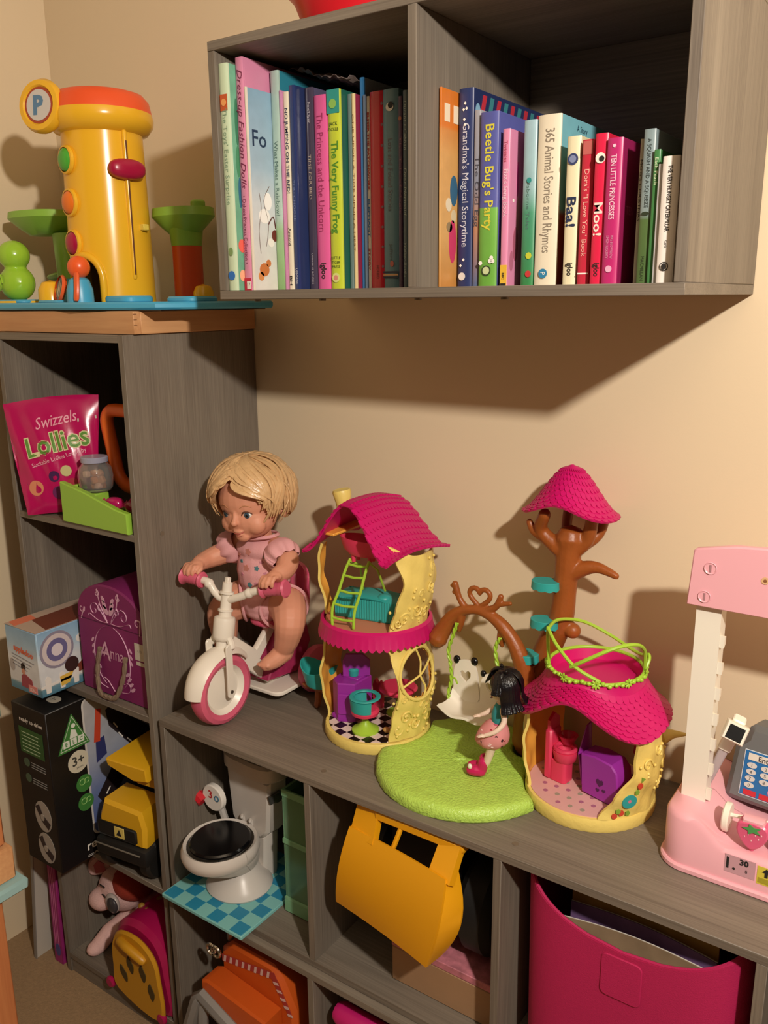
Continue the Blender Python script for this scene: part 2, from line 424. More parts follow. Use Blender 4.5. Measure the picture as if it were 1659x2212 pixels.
def book(X, th, y, h, d, cover, label, spine=None, hard=True, letters=(), group=None, rough=.35, tilt=0.0):
    """a closed book standing with its spine to the front"""
    _bk[0] += 1; d = min(d, -y-.009)
    r = thing('book', label, 'book', (X, y, ZS), group=group, ry=tilt)
    cm = cover if not isinstance(cover, str) else mat('cover_'+cover.lstrip('#')+('' if rough == .35 else 'm'), cover, rough, var=.06, vscale=40)
    smt = cm if spine is None else (spine if not isinstance(spine, str) else mat('cover_'+spine.lstrip('#'), spine, rough, var=.05, vscale=40))
    c = min(.0022, th*.2) if hard else min(.0008, th*.2)
    k = .003 if hard and h > .12 else .0006
    # spine with softly rounded edges, two boards, paper block
    n = 5; prof = []
    for i in range(n+1):
        a = PI*i/n; prof.append((th/2-math.cos(a)*th/2, -math.sin(a)*min(.0025, th*.12)))
    MB().prism(prof+[(th, .0025), (0, .0025)], 0, h, None, 0).obj('spine', smt, r)
    b1 = B((0, .0025, 0), (c, d, h), min(.0004, c*.4)).obj('cover', cm, r)
    b2 = B((th-c, .0025, 0), (th, d, h), min(.0004, c*.4)).obj('cover', cm, r)
    B((c*1.02, .0026, k), (th-c*1.02, d-k, h-k)).obj('page_block', PAGES, r)
    for L_ in letters:
        txt, z, ln, m = L_[0], L_[1], L_[2], L_[3]
        op = L_[4] if len(L_) > 4 else {}
        sz = op.get('size', th*.62)
        yo = -min(.0025, th*.12)-.0004
        if op.get('flat'):
            T = frame((th*.5+op.get('dx', 0), yo, z*h), (1, 0, 0), (0, 0, 1))
        else:
            T = frame((th*.5+op.get('dx', 0), yo, z*h), (0, 0, -1), (1, 0, 0))
        lettering(txt, sz, T, m, r, ln*h if ln else None, op.get('shear', 0), op.get('bold', 0))
    return r
def patch(r, th, z0, z1, m, h, name='print_patch', x0=.1, x1=.9, yo=None):
    yo = (-min(.0025, th*.12)-.0002) if yo is None else yo
    return B((th*x0, yo, z0*h), (th*x1, yo+.0004, z1*h)).obj(name, m, r)
def dot(r, p, rad, m, n='emblem', nx=(1, 0, 0), ny=(0, 0, 1), sy=1.0, seg=18):
    return MB().prism([(rad*math.cos(2*PI*i/seg), rad*sy*math.sin(2*PI*i/seg)) for i in range(seg)], 0, .0004, frame(p, nx, ny)).obj(n, m, r)
C_ = lambda h, rough=.5: mat('print_'+h.lstrip('#'), h, rough)
GL = 'books in the left compartment of the wall shelf'; GR = 'books in the right compartment of the wall shelf'
SLB = C_('#2b3a55'); MAG = C_('#7c1f4c'); PUR = C_('#5b3a66')
b = book(-.0765, .0165, -.292, .291, .22, mat('cover_easter', '#6faf8f', .35, var=.35, vscale=45), 'mint book at the far left end with a small orange picture atop its spine', '#c9dcbb', letters=[("The Toys' Easter Surprise", .60, .42, C_('#7f9c82'), {'size': .0105})], group=GL)
patch(b, .0165, .80, .87, C_('#c65a2c'), .291, x0=.12); dot(b, (.009, -.0026, .243), .0045, C_('#eaa05c')); dot(b, (.009, -.0026, .052), .0038, C_('#7d9a63'), sy=1.5); dot(b, (.0085, -.0026, .02), .0062, C_('#2a6fc0'))
def cover_art(b, th, items):
    """flat shapes printed on the right-hand cover (plane x = th)"""
    for (yy, zz, ry, rz, m) in items:
        MB().prism([(ry*math.cos(2*PI*i/14), rz*math.sin(2*PI*i/14)) for i in range(14)], 0, .0003, frame((th+.0001, yy, zz), (0, 1, 0), (0, 0, 1))).obj('cover_picture', m, b)
random.seed(4)
cover_art(b, .0165, [(.012, .06, .007, .009, C_('#e8695a')), (.011, .02, .006, .008, C_('#efb08a')), (.012, .22, .003, .03, C_('#3d7f5e')), (.013, .13, .003, .02, C_('#356f8a')), (.012, .17, .004, .02, C_('#4a8f67'))])
b = book(-.059, .0135, -.278, .299, .24, '#d98bab', 'tallest pink book with flowing dark script, second from the left end', letters=[('Dress-up Fashion Dolls', .70, .50, MAG, {'size': .013, 'shear': .35}), ('• Deluxe Princess Collection •', .27, .30, MAG, {'size': .0085})], group=GL)
patch(b, .0135, 0, .055, C_('#c32440'), .299, x0=.02, x1=.98); patch(b, .0135, .005, .04, C_('#efe3d8'), .299, x0=.4, x1=.95, yo=-.0022); lettering('17', .006, frame((.009, -.0024, .008), (1, 0, 0), (0, 0, 1)), INK, b)
lettering('S', .022, frame((.0137, .028, .255), (0, 1, 0), (0, 0, 1)), INK, b, shear=.4)
b = book(-.0448, .0032, -.278, .262, .24, paintm('cover_snow', [(0, '#e9e4da'), (.45, '#d5dde0'), (.62, '#a9c4d4'), (1, '#8fb4cc')]), 'pale blue snowy book whose cover shows large letters Fo and a robin', '#e6dccb', hard=False, group=GL)
lettering('Fo', .030, frame((.0034, .022, .200), (0, 1, 0), (0, 0, 1)), C_('#1c3350'), b, bold=.0006)
RB = C_('#c8743a')
cover_art(b, .0032, [(.022, .028, .010, .009, RB), (.031, .037, .005, .005, RB), (.015, .019, .006, .006, C_('#d98c4f'))])
def branch(b, th, pts, w, m):
    MB().tube([(th, p[0], p[1]) for p in spline([(p[0], p[1], 0) for p in pts], 4)], w, 5, scl(1, 1, 1)).obj('cover_twig', m, b)
TW = C_('#6b5a52')
branch(b, .0033, [(.016, .05), (.014, .08), (.020, .11), (.017, .13)], .0006, TW); branch(b, .0033, [(.028, .06), (.034, .09), (.026, .12), (.038, .14)], .0006, TW); branch(b, .0033, [(.034, .09), (.044, .10), (.048, .085)], .0009, C_('#5b2f26'))
cover_art(b, .0032, [(.026, .10, .011, .010, C_('#f3f0ea')), (.034, .12, .008, .012, C_('#f6f3ee')), (.046, .075, .006, .008, C_('#6d2f26')), (.038, .065, .006, .006, C_('#efeae2'))])
b = book(-.0405, .0145, -.230, .289, .215, '#2f7f93', 'tall mint-spined book with teal cover right of the snowy one', paintm('spine_rainbow', [(0, '#8fb878'), (.28, '#a9cf98'), (.34, '#bcd6c9'), (1, '#b7d3c6')]), letters=[('What Makes a Rainbow?', .52, .34, C_('#5d7a70'), {'size': .009})], group=GL)
book(-.025, .0030, -.231, .263, .21, '#c98bb0', 'very thin pink book squeezed right of the tall mint-spined one', hard=False, group=GL)
b = book(-.021, .0085, -.227, .261, .21, '#1d4a68', 'thin cream-spined book with dark capitals left of the navy one', '#ece2c8', hard=False, letters=[('NO JUMPING ON THE BED!', .71, .42, SLB, {'size': .0075, 'bold': .0002}), ('Arnold', .28, .09, INK, {'size': .007}), ('BH', .05, .05, INK, {'size': .006, 'bold': .0003})], group=GL)
book(-.0115, .0095, -.226, .268, .21, '#28345e', 'navy blue glossy book beside the thin cream-spined one', '#2c3a6a', letters=[('YOU CHOOSE', .45, .2, C_('#6d7cab'), {'size': .005}), ('USBORNE', .07, .08, C_('#c9cfdd'), {'size': .005})], group=GL, rough=.2)
b = book(-.001, .0140, -.205, .267, .19, '#54506a', 'dark grey-purple book with glossy jacket left of the bright pink one', '#4a4356', letters=[('Fox/Dyer', .88, .10, C_('#cfc8d2'), {'size': .006}), ('TIME FOR BED', .57, .22, C_('#c9b7a6'), {'size': .0062}), ('OMNIBUS BOOKS', .11, .16, C_('#bfb8bf'), {'size': .0045})], group=GL, rough=.15)
b = book(.0145, .0225, -.205, .255, .19, '#d2548f', 'bright pink book with darker pink lettering left of the lime one', '#e0609c', letters=[('The Princess and the Unicorn', .61, .60, C_('#a02a5f'), {'size': .0145}), ('igloo', .10, .085, INK, {'size': .013, 'bold': .0006})], group=GL)
b = book(.0385, .0210, -.205, .259, .19, '#1f5b4c', 'lime green book with green lettering and a teal top', '#c4d13a', letters=[('The Very Funny Frog', .52, .46, C_('#4d8e2a'), {'size': .016, 'bold': .0007}), ('JACK', .832, .0, C_('#274c1e'), {'size': .0062, 'flat': 1}), ('TICKLE', .808, .0, C_('#274c1e'), {'size': .0055, 'flat': 1}), ('LITTLE', .165, .0, C_('#274c1e'), {'size': .0055, 'flat': 1}), ('TIGER', .142, .0, C_('#274c1e'), {'size': .0055, 'flat': 1}), ('PRESS', .119, .0, C_('#274c1e'), {'size': .0055, 'flat': 1})], group=GL)
patch(b, .021, .885, 1.0, C_('#2f9a8f'), .259, x0=.0, x1=1.0); dot(b, (.0105, -.0032, .241), .006, C_('#8fc25c')); dot(b, (.0105, -.0032, .016), .0065, C_('#dbe08a')); dot(b, (.0105, -.0036, .016), .0035, C_('#d98d7c')); patch(b, .021, 0, .004, C_('#8fae2a'), .259)
book(.0605, .0060, -.190, .254, .18, '#6f8480', 'thin grey-green book just right of the lime green one', group=GL, hard=False)
b = book(.0675, .0045, -.190, .254, .18, '#8f2440', 'thin cream-spined book with black writing and dark red cover', '#e8cf9a', hard=False, letters=[('ONE UPON A TIME UPON A NEST', .55, .7, C_('#7b4a2c'), {'size': .0032})], group=GL)
book(.0727, .0070, -.178, .275, .165, '#b5cbe0', 'tall sky blue book rising above its neighbours behind the cream spine', '#3d8fd0', group=GL)
book(.0807, .0040, -.182, .252, .175, '#7f96b3', 'thin grey-blue book before the striped spine', hard=False, group=GL)
b = book(.0852, .0050, -.180, .250, .175, '#3f6ea3', 'thin book with red, white and blue lettered spine', '#e9e0d6', hard=False, letters=[('ELMER THE PATCHWORK', .72, .4, C_('#b5332f'), {'size': .0042, 'bold': .0004}), ('ELEPHANT', .38, .2, C_('#2e6fb3'), {'size': .0042, 'bold': .0004}), ('STORY', .16, .12, C_('#b5332f'), {'size': .0042, 'bold': .0003})], group=GL)
b = book(.0908, .0235, -.180, .254, .175, '#a8202f', 'shiny scarlet hardback book with grey stars along its edge', '#d4293c', letters=[('HORRID', .09, .07, C_('#6d0f1c'), {'size': .006})], group=GL, rough=.18)
for k in range(9): dot(b, (.0202, -.0018, .03+k*.026), .0022, C_('#8a5a68'), 'star', seg=5)
b = book(.1150, .0245, -.184, .253, .175, '#4f7684', 'slate blue hardback book with a penguin on its spine', '#5f8796', letters=[('Lost and Found Stories', .58, .36, C_('#6f6f78'), {'size': .010}), ('Jeffers', .19, .09, C_('#5c6d72'), {'size': .007})], group=GL)
dot(b, (.0125, -.0032, .231), .006, INKW, sy=.9); dot(b, (.0140, -.0036, .233), .004, INK, sy=1.0); dot(b, (.0145, -.0032, .033), .003, C_('#c46a5c'), sy=1.4)
for z, c in ((.022, '#22304a'), (.0185, '#d9a877'), (.015, '#22304a')): B((.0, -.0031, z-.0012), (.0245, -.0025, z+.0012)).obj('print_band', C_(c), b)
b = book(.1405, .0060, -.186, .242, .175, '#4a2f4c', 'thin dark purple book against the slate blue one', hard=False, letters=[('The Tale of Magic', .6, .4, C_('#8a5a6f'), {'size': .004})], group=GL); dot(b, (.003, -.0012, .215), .0025, C_('#b06a4f'))
book(.1478, .0072, -.186, .248, .175, '#48595f', 'thin slate book with pale italic lettering touching the shelf divider', '#4f626a', hard=False, letters=[('Durant • Cabban', .83, .24, C_('#a7b9b2'), {'size': .006, 'shear': .2}), ('Dear Mermaid', .50, .24, C_('#a7b9b2'), {'size': .006, 'shear': .2}), ('Walker Books', .15, .18, C_('#a7b9b2'), {'size': .005, 'shear': .2})], group=GL)
# right compartment
b = book(.2432, .0030, -.252, .228, .20, paintm('cover_orange', [(0, '#c98a45'), (.3, '#d7a868'), (.68, '#d8a35f'), (.80, '#d9914a'), (.82, '#e07e2c'), (1, '#e07e2c')]), 'thin orange and tan picture book next to the divider', hard=False, group=GR)
cover_art(b, .003, [(.028, .055, .009, .026, C_('#c23a63')), (.030, .115, .009, .018, C_('#35617f')), (.018, .098, .007, .008, C_('#d8cbb0')), (.030, .085, .006, .008, C_('#cdbb96')), (.020, .072, .007, .006, C_('#8f7a58'))])
for yy in (.013, .034): B((.0031, yy-.006, .192), (.0034, yy+.006, .212)).obj('cover_picture', C_('#ead9bd'), b)
b = book(.249, .0200, -.215, .231, .20, '#26315a', "navy book with white stars and a striped cover", '#2b3663', letters=[("Grandma's Magical Storytime", .52, .62, C_('#cfd2e0'), {'size': .0125})], group=GR)
for p in ((.010, .214), (.012, .208), (.008, .207), (.009, .196), (.010, .033), (.006, .026), (.010, .19)): dot(b, (p[0], -.0032, p[1]), .0019, INKW, 'star', seg=4)
dot(b, (.008, -.0032, .013), .0048, C_('#dcd6d0'))
for k in range(9):
    MB().prism([(0, 0), (.009, 0), (.016, .022), (.007, .022)], 0, .0005, frame((.0202, .016+k*.019, .204), (0, 1, 0), (0, 0, 1))).obj('cover_stripe', C_('#b5303f') if k % 2 == 0 else C_('#3b7f86'), b)
cover_art(b, .020, [(.010, .205, .006, .010, C_('#7fa9c4')), (.009, .19, .004, .012, C_('#5d8fb4'))])
book(.2705, .0085, -.215, .205, .20, paintm('cover_egg', [(0, '#5a6f95'), (.35, '#c7906f'), (.6, '#8f95a8'), (1, '#a9a9b0')]), 'dim grey picture book hidden between navy and purple books', hard=False, letters=[('The Odd Egg', .55, .4, C_('#4a4a55'), {'size': .008})], group=GR)
b = book(.282, .0240, -.220, .200, .19, '#5a5fa5', "purple and green book with yellow lettering", paintm('spine_beetle', [(0, '#6fae45'), (.46, '#7cba52'), (.465, '#5e63aa'), (1, '#5a5fa5')]), letters=[("Beetle Bug's Party", .63, .60, C_('#d9cf45'), {'size': .0165, 'bold': .0005})], group=GR)
dot(b, (.012, -.0032, .019), .0062, C_('#35462a')); dot(b, (.012, -.0035, .019), .0045, C_('#c8d3a0'))
for p in ((.019, .034), (.021, .030), (.017, .030), (.004, .028)): dot(b, (p[0], -.0032, p[1]), .0026, INKW, 'print_flower', seg=8)
b = book(.312, .0092, -.220, .179, .17, '#d98bae', "pink children's song book with a yellow broadcaster label at the foot", '#dd8cb0', hard=False, letters=[("Fizz's Song Book", .60, .30, C_('#f0cfe0'), {'size': .008}), ('Tweenies', .86, .13, C_('#b43a55'), {'size': .006})], group=GR)
patch(b, .0092, 0, .14, C_('#e3b53a'), .179, x0=.02, x1=.98); lettering('BBC', .0045, frame((.0046, -.0018, .012), (0, 0, -1), (1, 0, 0)), INK, b, bold=.0002); patch(b, .0092, 0, .02, INK, .179, yo=-.0016)
cover_art(b, .0092, [(.02, .05, .007, .02, C_('#a85a72')), (.025, .085, .005, .02, C_('#c98a8f')), (.012, .10, .002, .002, INKW), (.022, .125, .003, .02, C_('#c94a8f')), (.010, .03, .005, .012, C_('#b56a85'))])
b = book(.337, .0160, -.215, .186, .19, paintm('cover_meadow', [(0, '#3a8a4f'), (.45, '#4f9a78'), (.6, '#9cc0c4'), (1, '#a9c9d4')]), 'pale blue book with green meadow printed at its foot', letters=[('Usborne Tales', .5, .3, C_('#5a7f78'), {'size': .006})], group=GR)
dot(b, (.011, -.0028, .035), .004, C_('#c4c93a'), 'print_flower', seg=8); dot(b, (.011, -.0028, .014), .004, C_('#c23a3a'), 'print_flower', seg=8); dot(b, (.009, -.0028, .12), .003, C_('#2f8f8a'))
b = book(.355, .0280, -.215, .189, .20, paintm('cover_animal', [(0, '#8a3a2c'), (.42, '#a0402f'), (.46, '#7fbcc4'), (1, '#7fc0cf')]), 'thick cream book with grey lettering and sky blue cover', '#e6dcc4', letters=[('365 Animal Stories and Rhymes', .56, .72, C_('#8d8273'), {'size': .0165})], group=GR)
dot(b, (.0125, -.0036, .014), .0055, C_('#2f7fa8')); lettering('P', .008, frame((.0125, -.0042, .014), (0, 0, -1), (1, 0, 0)), INKW, b)
lettering('A Story', .010, frame((.0284, .06, .178), (0, 1, 0), (0, 0, 1)), C_('#22485a'), b)
b = book(.398, .0160, -.230, .160, .17, '#d9d0a8', 'small cream board book with navy lettering and a blue circle', '#e6deba', letters=[('Baa!', .50, .20, C_('#23304f'), {'size': .0155, 'bold': .0007}), ('igloo', .11, .09, INK, {'size': .010, 'bold': .0004})], group=GR)
dot(b, (.008, -.0026, .136), .0062, C_('#34406a')); dot(b, (.008, -.0030, .136), .0040, C_('#7d88ac'))
b = book(.418, .0140, -.235, .154, .16, '#b3273c', 'small red book with pale lettering left of the crimson one', '#c22b42', letters=[("Dora's \"I Love You\" Book", .50, .60, C_('#f0b7a8'), {'size': .008})], group=GR)
patch(b, .014, .90, .99, C_('#b9605c'), .154); patch(b, .014, .075, .085, INKW, .154, x0=.05, x1=.95)
b = book(.437, .0140, -.245, .157, .16, '#c8203f', 'small crimson board book with big white lettering', '#d8234a', letters=[('Moo!', .44, .22, C_('#f2d9d0'), {'size': .013, 'bold': .0006}), ('igloo', .10, .09, INK, {'size': .009, 'bold': .0004})], group=GR)
dot(b, (.007, -.0024, .132), .0056, C_('#efe6da')); dot(b, (.0085, -.0028, .131), .0030, INK)
b = book(.4525, .0170, -.250, .150, .16, '#8f1f52', 'magenta book with white capitals and dark cover', '#b82a6c', letters=[('TEN LITTLE PRINCESSES', .67, .44, C_('#efc4d4'), {'size': .0085, 'bold': .0003}), ('MIKE BROWNLOW', .26, .16, C_('#d68fb0'), {'size': .0042, 'dx': .002}), ('SIMON RICKERTY', .26, .16, C_('#d68fb0'), {'size': .0042, 'dx': -.003})], group=GR)
dot(b, (.0085, -.0026, .142), .0020, C_('#efc4d4'), seg=5); dot(b, (.0085, -.0026, .016), .0036, C_('#e0a8c4')); lettering('TEN', .013, frame((.0172, .030, .078), (0, 1, 0), (0, 0, 1)), C_('#c46a92'), b)
book(.490, .0045, -.255, .145, .16, '#a9a698', "very thin grey book left of the grey-topped green one", hard=False, letters=[("MOG'S CHRISTMAS", .65, .42, INK, {'size': .0035})], group=GR)
b = book(.497, .0120, -.265, .152, .17, paintm('cover_squash', [(0, '#4f6a3c'), (.42, '#56703f'), (.46, '#8a9a9a'), (1, '#84969a')]), 'grey-topped green book with dark capitals', letters=[('A SQUASH AND A SQUEEZE', .72, .44, C_('#2f3a3a'), {'size': .0058}), ('MACMILLAN', .10, .16, C_('#27331f'), {'size': .005})], group=GR)
dot(b, (.006, -.0020, .070), .004, C_('#2a3322'), sy=.5)
book(.5100, .0065, -.270, .131, .15, '#3f7a45', 'thin dark green book beside the white one', hard=False, letters=[('Each Peach', .84, .2, C_('#c4d6b0'), {'size': .005})], group=GR)
book(.5170, .0050, -.275, .116, .11, '#b9b9ba', 'short thin pale grey book touching the white one', hard=False, group=GR)
b = book(.5228, .0172, -.280, .122, .112, '#e6e0d8', 'small white board book with black lettering at the right end', '#ece6df', letters=[('THE VERY HUNGRY CATERPILLAR', .67, .52, INK, {'size': .0062, 'bold': .0002}), ('Carle', .31, .06, INK, {'size': .004})], group=GR)
MB().torus((0, 0, 0), .0042, .0004, 18, 4, frame((.008, -.0026, .016), (1, 0, 0), (0, 0, 1))).obj('emblem', INK, b); dot(b, (.008, -.0026, .016), .0024, INK, sy=1.3)
book(.5195, .012, -.16, .140, .13, '#2b3a55', 'dark blue book standing deep behind the white board book', group=GR)
# crumpled paper lying on top at the back of the left compartment
def cr(u, v):
    x = -.040+u*.105; y = -.19+v*.14
    k = math.sin(7*u+3*v)*math.sin(11*v-5*u)
    return (x, y, 1.276+.300-.030*u**.7+.007*abs(k)+.004*abs(math.sin(23*u+9*v)))
pp = MB().sheet(cr, 22, 14, .0006).obj('crumpled_paper', mat('grey_paper', '#8f7f7a', .8), None, 12)
tag(pp, 'crumpled greyish paper lying on top of the left-hand books', 'paper')

# ---------------------------------------------------------------- toy house set on the low shelf
ZL = .5552
YEL = mat('yellow_bark_plastic', '#ead274', .42, var=.06, vscale=50, bump=.35, bscale=140)
YELI = mat('glow_orange_inner_plastic', '#efab45', .45)  # glow of light through the thin plastic is put into this brighter orange
PNK = mat('magenta_plastic', '#c80f68', .42, var=.05, vscale=60)
PNKL = mat('coral_plastic', '#dd3b5f', .4)
TEAL = mat('teal_plastic', '#2fa39f', .4)
LIME = mat('lime_plastic', '#a3cc3c', .4)
BRN = mat('brown_bark_plastic', '#96501f', .4, var=.15, vscale=60, bump=.4, bscale=90)
PURP = mat('purple_plastic', '#9a2ea0', .38)
CAPB = mat('gloss_black', '#0c0b0d', .2)
def interp(tab, z):
    if z <= tab[0][0]: return tab[0][1]
    for (a, va), (b, vb) in zip(tab, tab[1:]):
        if z <= b:
            k = (z-a)/(b-a); k = k*k*(3-2*k); return va+(vb-va)*k
    return tab[-1][1]
def under_roof(x, y):
    k = (y+.080)/.135
    return (.396+.010*math.sin(PI*min(1, max(0, k)))-.074*math.sin(min(1, abs(x-.002)/.089)*PI/2)**2-.0105)/1.1
def shell(rt, f0, f1, z0, z1, name, parent, th=.004, nu=26, nv=34, hole=None, wob=.0012, m=None, top=None):
    def fn(u, v):
        z = z0+(z1-z0)*v
        if top:
            aa = math.radians(interp(f0, z)*(1-u)+interp(f1, z)*u); rr = interp(rt, z); z = z0+(min(z1, top(rr*math.cos(aa), rr*math.sin(aa)))-z0)*v
        a0 = interp(f0, z); a1 = interp(f1, z); a = math.radians(a0+(a1-a0)*u)
        r = interp(rt, z)+wob*(math.sin(z*140+a*7)+.6*math.sin(a*17-z*60))
        return (r*math.cos(a), r*math.sin(a), z)
    hf = None
    if hole:
        ha, hz, ra, rz = hole
        def hf(u, v):
            z = z0+(z1-z0)*v; a0 = interp(f0, z); a1 = interp(f1, z); a = a0+(a1-a0)*u
            return ((a-ha)/ra)**2+((z-hz)/rz)**2 < 1
    return MB().sheet(fn, nu, nv, th, mi2=1, hole=hf).obj(name, m or [YEL, YELI], parent)
def shingles(fn, nu, nv, name, parent, m, lift=.0012, scale=1.0):
    """overlapping scallops over a roof surface fn(u,v), real relief joined as one skin"""
    mb = MB(); e = .004
    for j in range(nv):
        for i in range(nu+1):
            u = (i+(.5 if j % 2 else 0))/nu; v = (j+.5)/nv
            if u > 1: continue
            c = Vector(fn(u, v)); du = Vector(fn(min(1, u+e), v))-Vector(fn(max(0, u-e), v)); dv = Vector(fn(u, min(1, v+e)))-Vector(fn(u, max(0, v-e)))
            if du.length < 1e-7 or dv.length < 1e-7: continue
            du *= (.5/nu)/((min(1, u+e)-max(0, u-e))); dv *= (1/nv)/((min(1, v+e)-max(0, v-e)))
            n = du.cross(dv).normalized()
            if n.z < 0: n = -n
            pts = [c-du*1.0-dv*.5, c+du*1.0-dv*.5, c+du*1.0+dv*.25, c+du*.7+dv*.62, c+dv*.78, c-du*.7+dv*.62, c-du*1.0+dv*.25]
            top = [p+n*lift*(1 if q > 1 else .15) for q, p in enumerate(pts)]; bot = [p-n*.0004 for p in pts]
            mb.add(top+bot, [list(range(7))]+[(q, q+7, (q+1) % 7+7, (q+1) % 7) for q in range(7)], 0, None, False)
    o = mb.obj(name, m, parent); return stuff(o)
def curl(c, R, turns, r, fnsurf, n=22, d=1):
    """spiral drawn on a cylinder-like surface: c=(angle deg, z)"""
    pts = []
    for i in range(n+1):
        k = i/n; a = k*turns*2*PI*d; q = R*(1-k*.85)
        pts.append(fnsurf(c[0]+math.degrees(q*math.cos(a)/.09), c[1]+q*math.sin(a)))
    return pts

H1 = thing('toy_house', 'yellow two-storey toy tree house with curved magenta roof and chimney', 'toy house', (.045, -.115, ZL))
rt1 = [(0, .084), (.018, .086), (.09, .096), (.165, .086), (.18, .084), (.25, .096), (.33, .086), (.36, .080)]
# ribbed base
pr = MB(); n = 96
vs = []; 
for zz, rr in ((0, .088), (.003, .0895), (.015, .0895), (.018, .088)):
    for i in range(n):
        q = rr-(.0008 if i % 2 else 0); vs.append((q*math.cos(2*PI*i/n), q*math.sin(2*PI*i/n), zz))
fs = [(k*n+i, k*n+(i+1) % n, (k+1)*n+(i+1) % n, (k+1)*n+i) for k in range(3) for i in range(n)]+[list(range(n))[::-1], [3*n+i for i in range(n)]]
pr.add(vs, fs, 0, None, False).obj('base', YEL, H1)
def checker(name, c1, c2, scale, ang=20):
    m = bpy.data.materials.new(name); m.use_nodes = True; nt = m.node_tree; b_ = nt.nodes['Principled BSDF']
    tc = nt.nodes.new('ShaderNodeTexCoord'); mp = nt.nodes.new('ShaderNodeMapping'); mp.inputs['Rotation'].default_value = (0, 0, math.radians(ang))
    ck = nt.nodes.new('ShaderNodeTexChecker'); ck.inputs['Scale'].default_value = scale; ck.inputs[1].default_value = lin(c1); ck.inputs[2].default_value = lin(c2)
    nt.links.new(tc.outputs['Object'], mp.inputs[0]); nt.links.new(mp.outputs[0], ck.inputs[0]); nt.links.new(ck.outputs[0], b_.inputs['Base Color']); b_.inputs['Roughness'].default_value = .3
    return m
MB().cyl((0, 0, .0181), .082, .0012, 48).obj('checkered_floor', checker('checker_print', '#15110f', '#e6d3cb', 58, 12), H1)
wl = shell(rt1, [(0.018, -43), (.05, -40), (.10, -33), (.15, -40), (.17, -47)], [(0, 50), (.17, 46)], .018, .178, 'house_wall', H1, hole=(-7, .118, 24, .037), nu=44, nv=44)
wu = shell(rt1, [(0.18, -42), (.22, -36), (.26, -28), (.30, -36), (.33, -50), (.36, -56)], [(0, 46), (.36, 46)], .186, .345, 'house_wall', H1, top=under_roof)
shell(rt1, [(0.018, -200), (.09, -192), (.178, -200)], [(0, -150), (.17, -148)], .018, .178, 'house_wall', H1)
shell(rt1, [(0.18, -172), (.26, -165), (.34, -176)], [(0, -147), (.26, -152), (.34, -144)], .186, .345, 'house_wall', H1, top=under_roof)
sf = lambda a, z: (interp(rt1, z)+.001)*Vector((math.cos(math.radians(a)), math.sin(math.radians(a)), 0))+Vector((0, 0, z))
# window frame and glazing bars
fr = MB().tube([sf(-7+25*math.cos(2*PI*i/40), .118+.039*math.sin(2*PI*i/40)) for i in range(40)], .0028, 8, closed=True)
wf = fr.obj('window_frame', YEL, wl)
MB().tube(spline([sf(-10, .155), sf(-5, .135), sf(-8, .115), sf(-2, .095), sf(-4, .081)], 4), .0017, 6).obj('glazing_bar', YEL, wl)
MB().tube(spline([sf(-30, .105), sf(-15, .113), sf(-4, .118), sf(10, .128), sf(16, .132)], 4), .0017, 6).obj('glazing_bar', YEL, wl)
def vines(sfn, parent, spots, m=YEL, name='vine_relief'):
    mb = MB()
    for a, z, R, tn, d in spots: mb.tube(curl((a, z), R, tn, 0, sfn, d=d), lerp([.0017, .0009], 11), 5)
    for a, z, R, tn, d in spots:
        for k in range(3): 
            p = sfn(a+random.uniform(-12, 12), z+random.uniform(-.02, .02)); mb.ell(tuple(p), .0024, nu=8, nv=5)
    return mb.obj(name, m, parent)
random.seed(11)
vines(sf, wl, [(-25, .055, .011, 1.4, 1), (-12, .04, .010, 1.5, -1), (2, .055, .012, 1.4, 1), (14, .04, .010, 1.3, -1), (-28, .085, .007, 1.2, 1), (-33, .035, .008, 1.2, -1), (18, .075, .008, 1.2, 1), (-5, .068, .006, 1.2, 1)])
vines(sf, wu, [(-25, .205, .011, 1.5, 1), (-10, .215, .011, 1.4, -1), (5, .205, .010, 1.4, 1), (8, .245, .010, 1.4, -1), (-8, .24, .007, 1.2, 1), (15, .27, .009, 1.2, 1), (-32, .20, .007, 1.2, -1)])
# storey floor and scalloped band
MB().cyl((0, 0, .179), .0835, .006, 48).obj('storey_floor', mat('salmon_floor', '#c97d5c', .5), H1)
nb = 52; vs = []; 
for k in range(nb*6):
    a = 2*PI*k/(nb*6); s_ = abs(math.sin(a*nb/2))
    vs.append((a, .162+.005*(1-s_)))
mb = MB(); N = len(vs); R1, R2 = .0865, .0930
V = [(R1*math.cos(a), R1*math.sin(a), .189) for a, _ in vs]+[(R2*.985*math.cos(a), R2*.985*math.sin(a), .186) for a, _ in vs]+[(R2*math.cos(a), R2*math.sin(a), .176) for a, _ in vs]+[(R2*1.035*math.cos(a), R2*1.035*math.sin(a), z) for a, z in vs]+[(R2*1.01*math.cos(a), R2*1.01*math.sin(a), z) for a, z in vs]+[(R1*math.cos(a), R1*math.sin(a), .174) for a, _ in vs]
F = [(q*N+i, q*N+(i+1) % N, (q+1)*N+(i+1) % N, (q+1)*N+i) for q in range(5) for i in range(N)]+[(5*N+i, 5*N+(i+1) % N, (i+1) % N, i) for i in range(N)]
mb.add(V, F).obj('scalloped_band', PNK, H1)
for o in H1.children:
    if o.name.split('.')[0] in ('scalloped_band', 'storey_floor', 'house_wall', 'house_wall', 'house_wall', 'house_wall'): o.scale = (1, 1, 1.1)
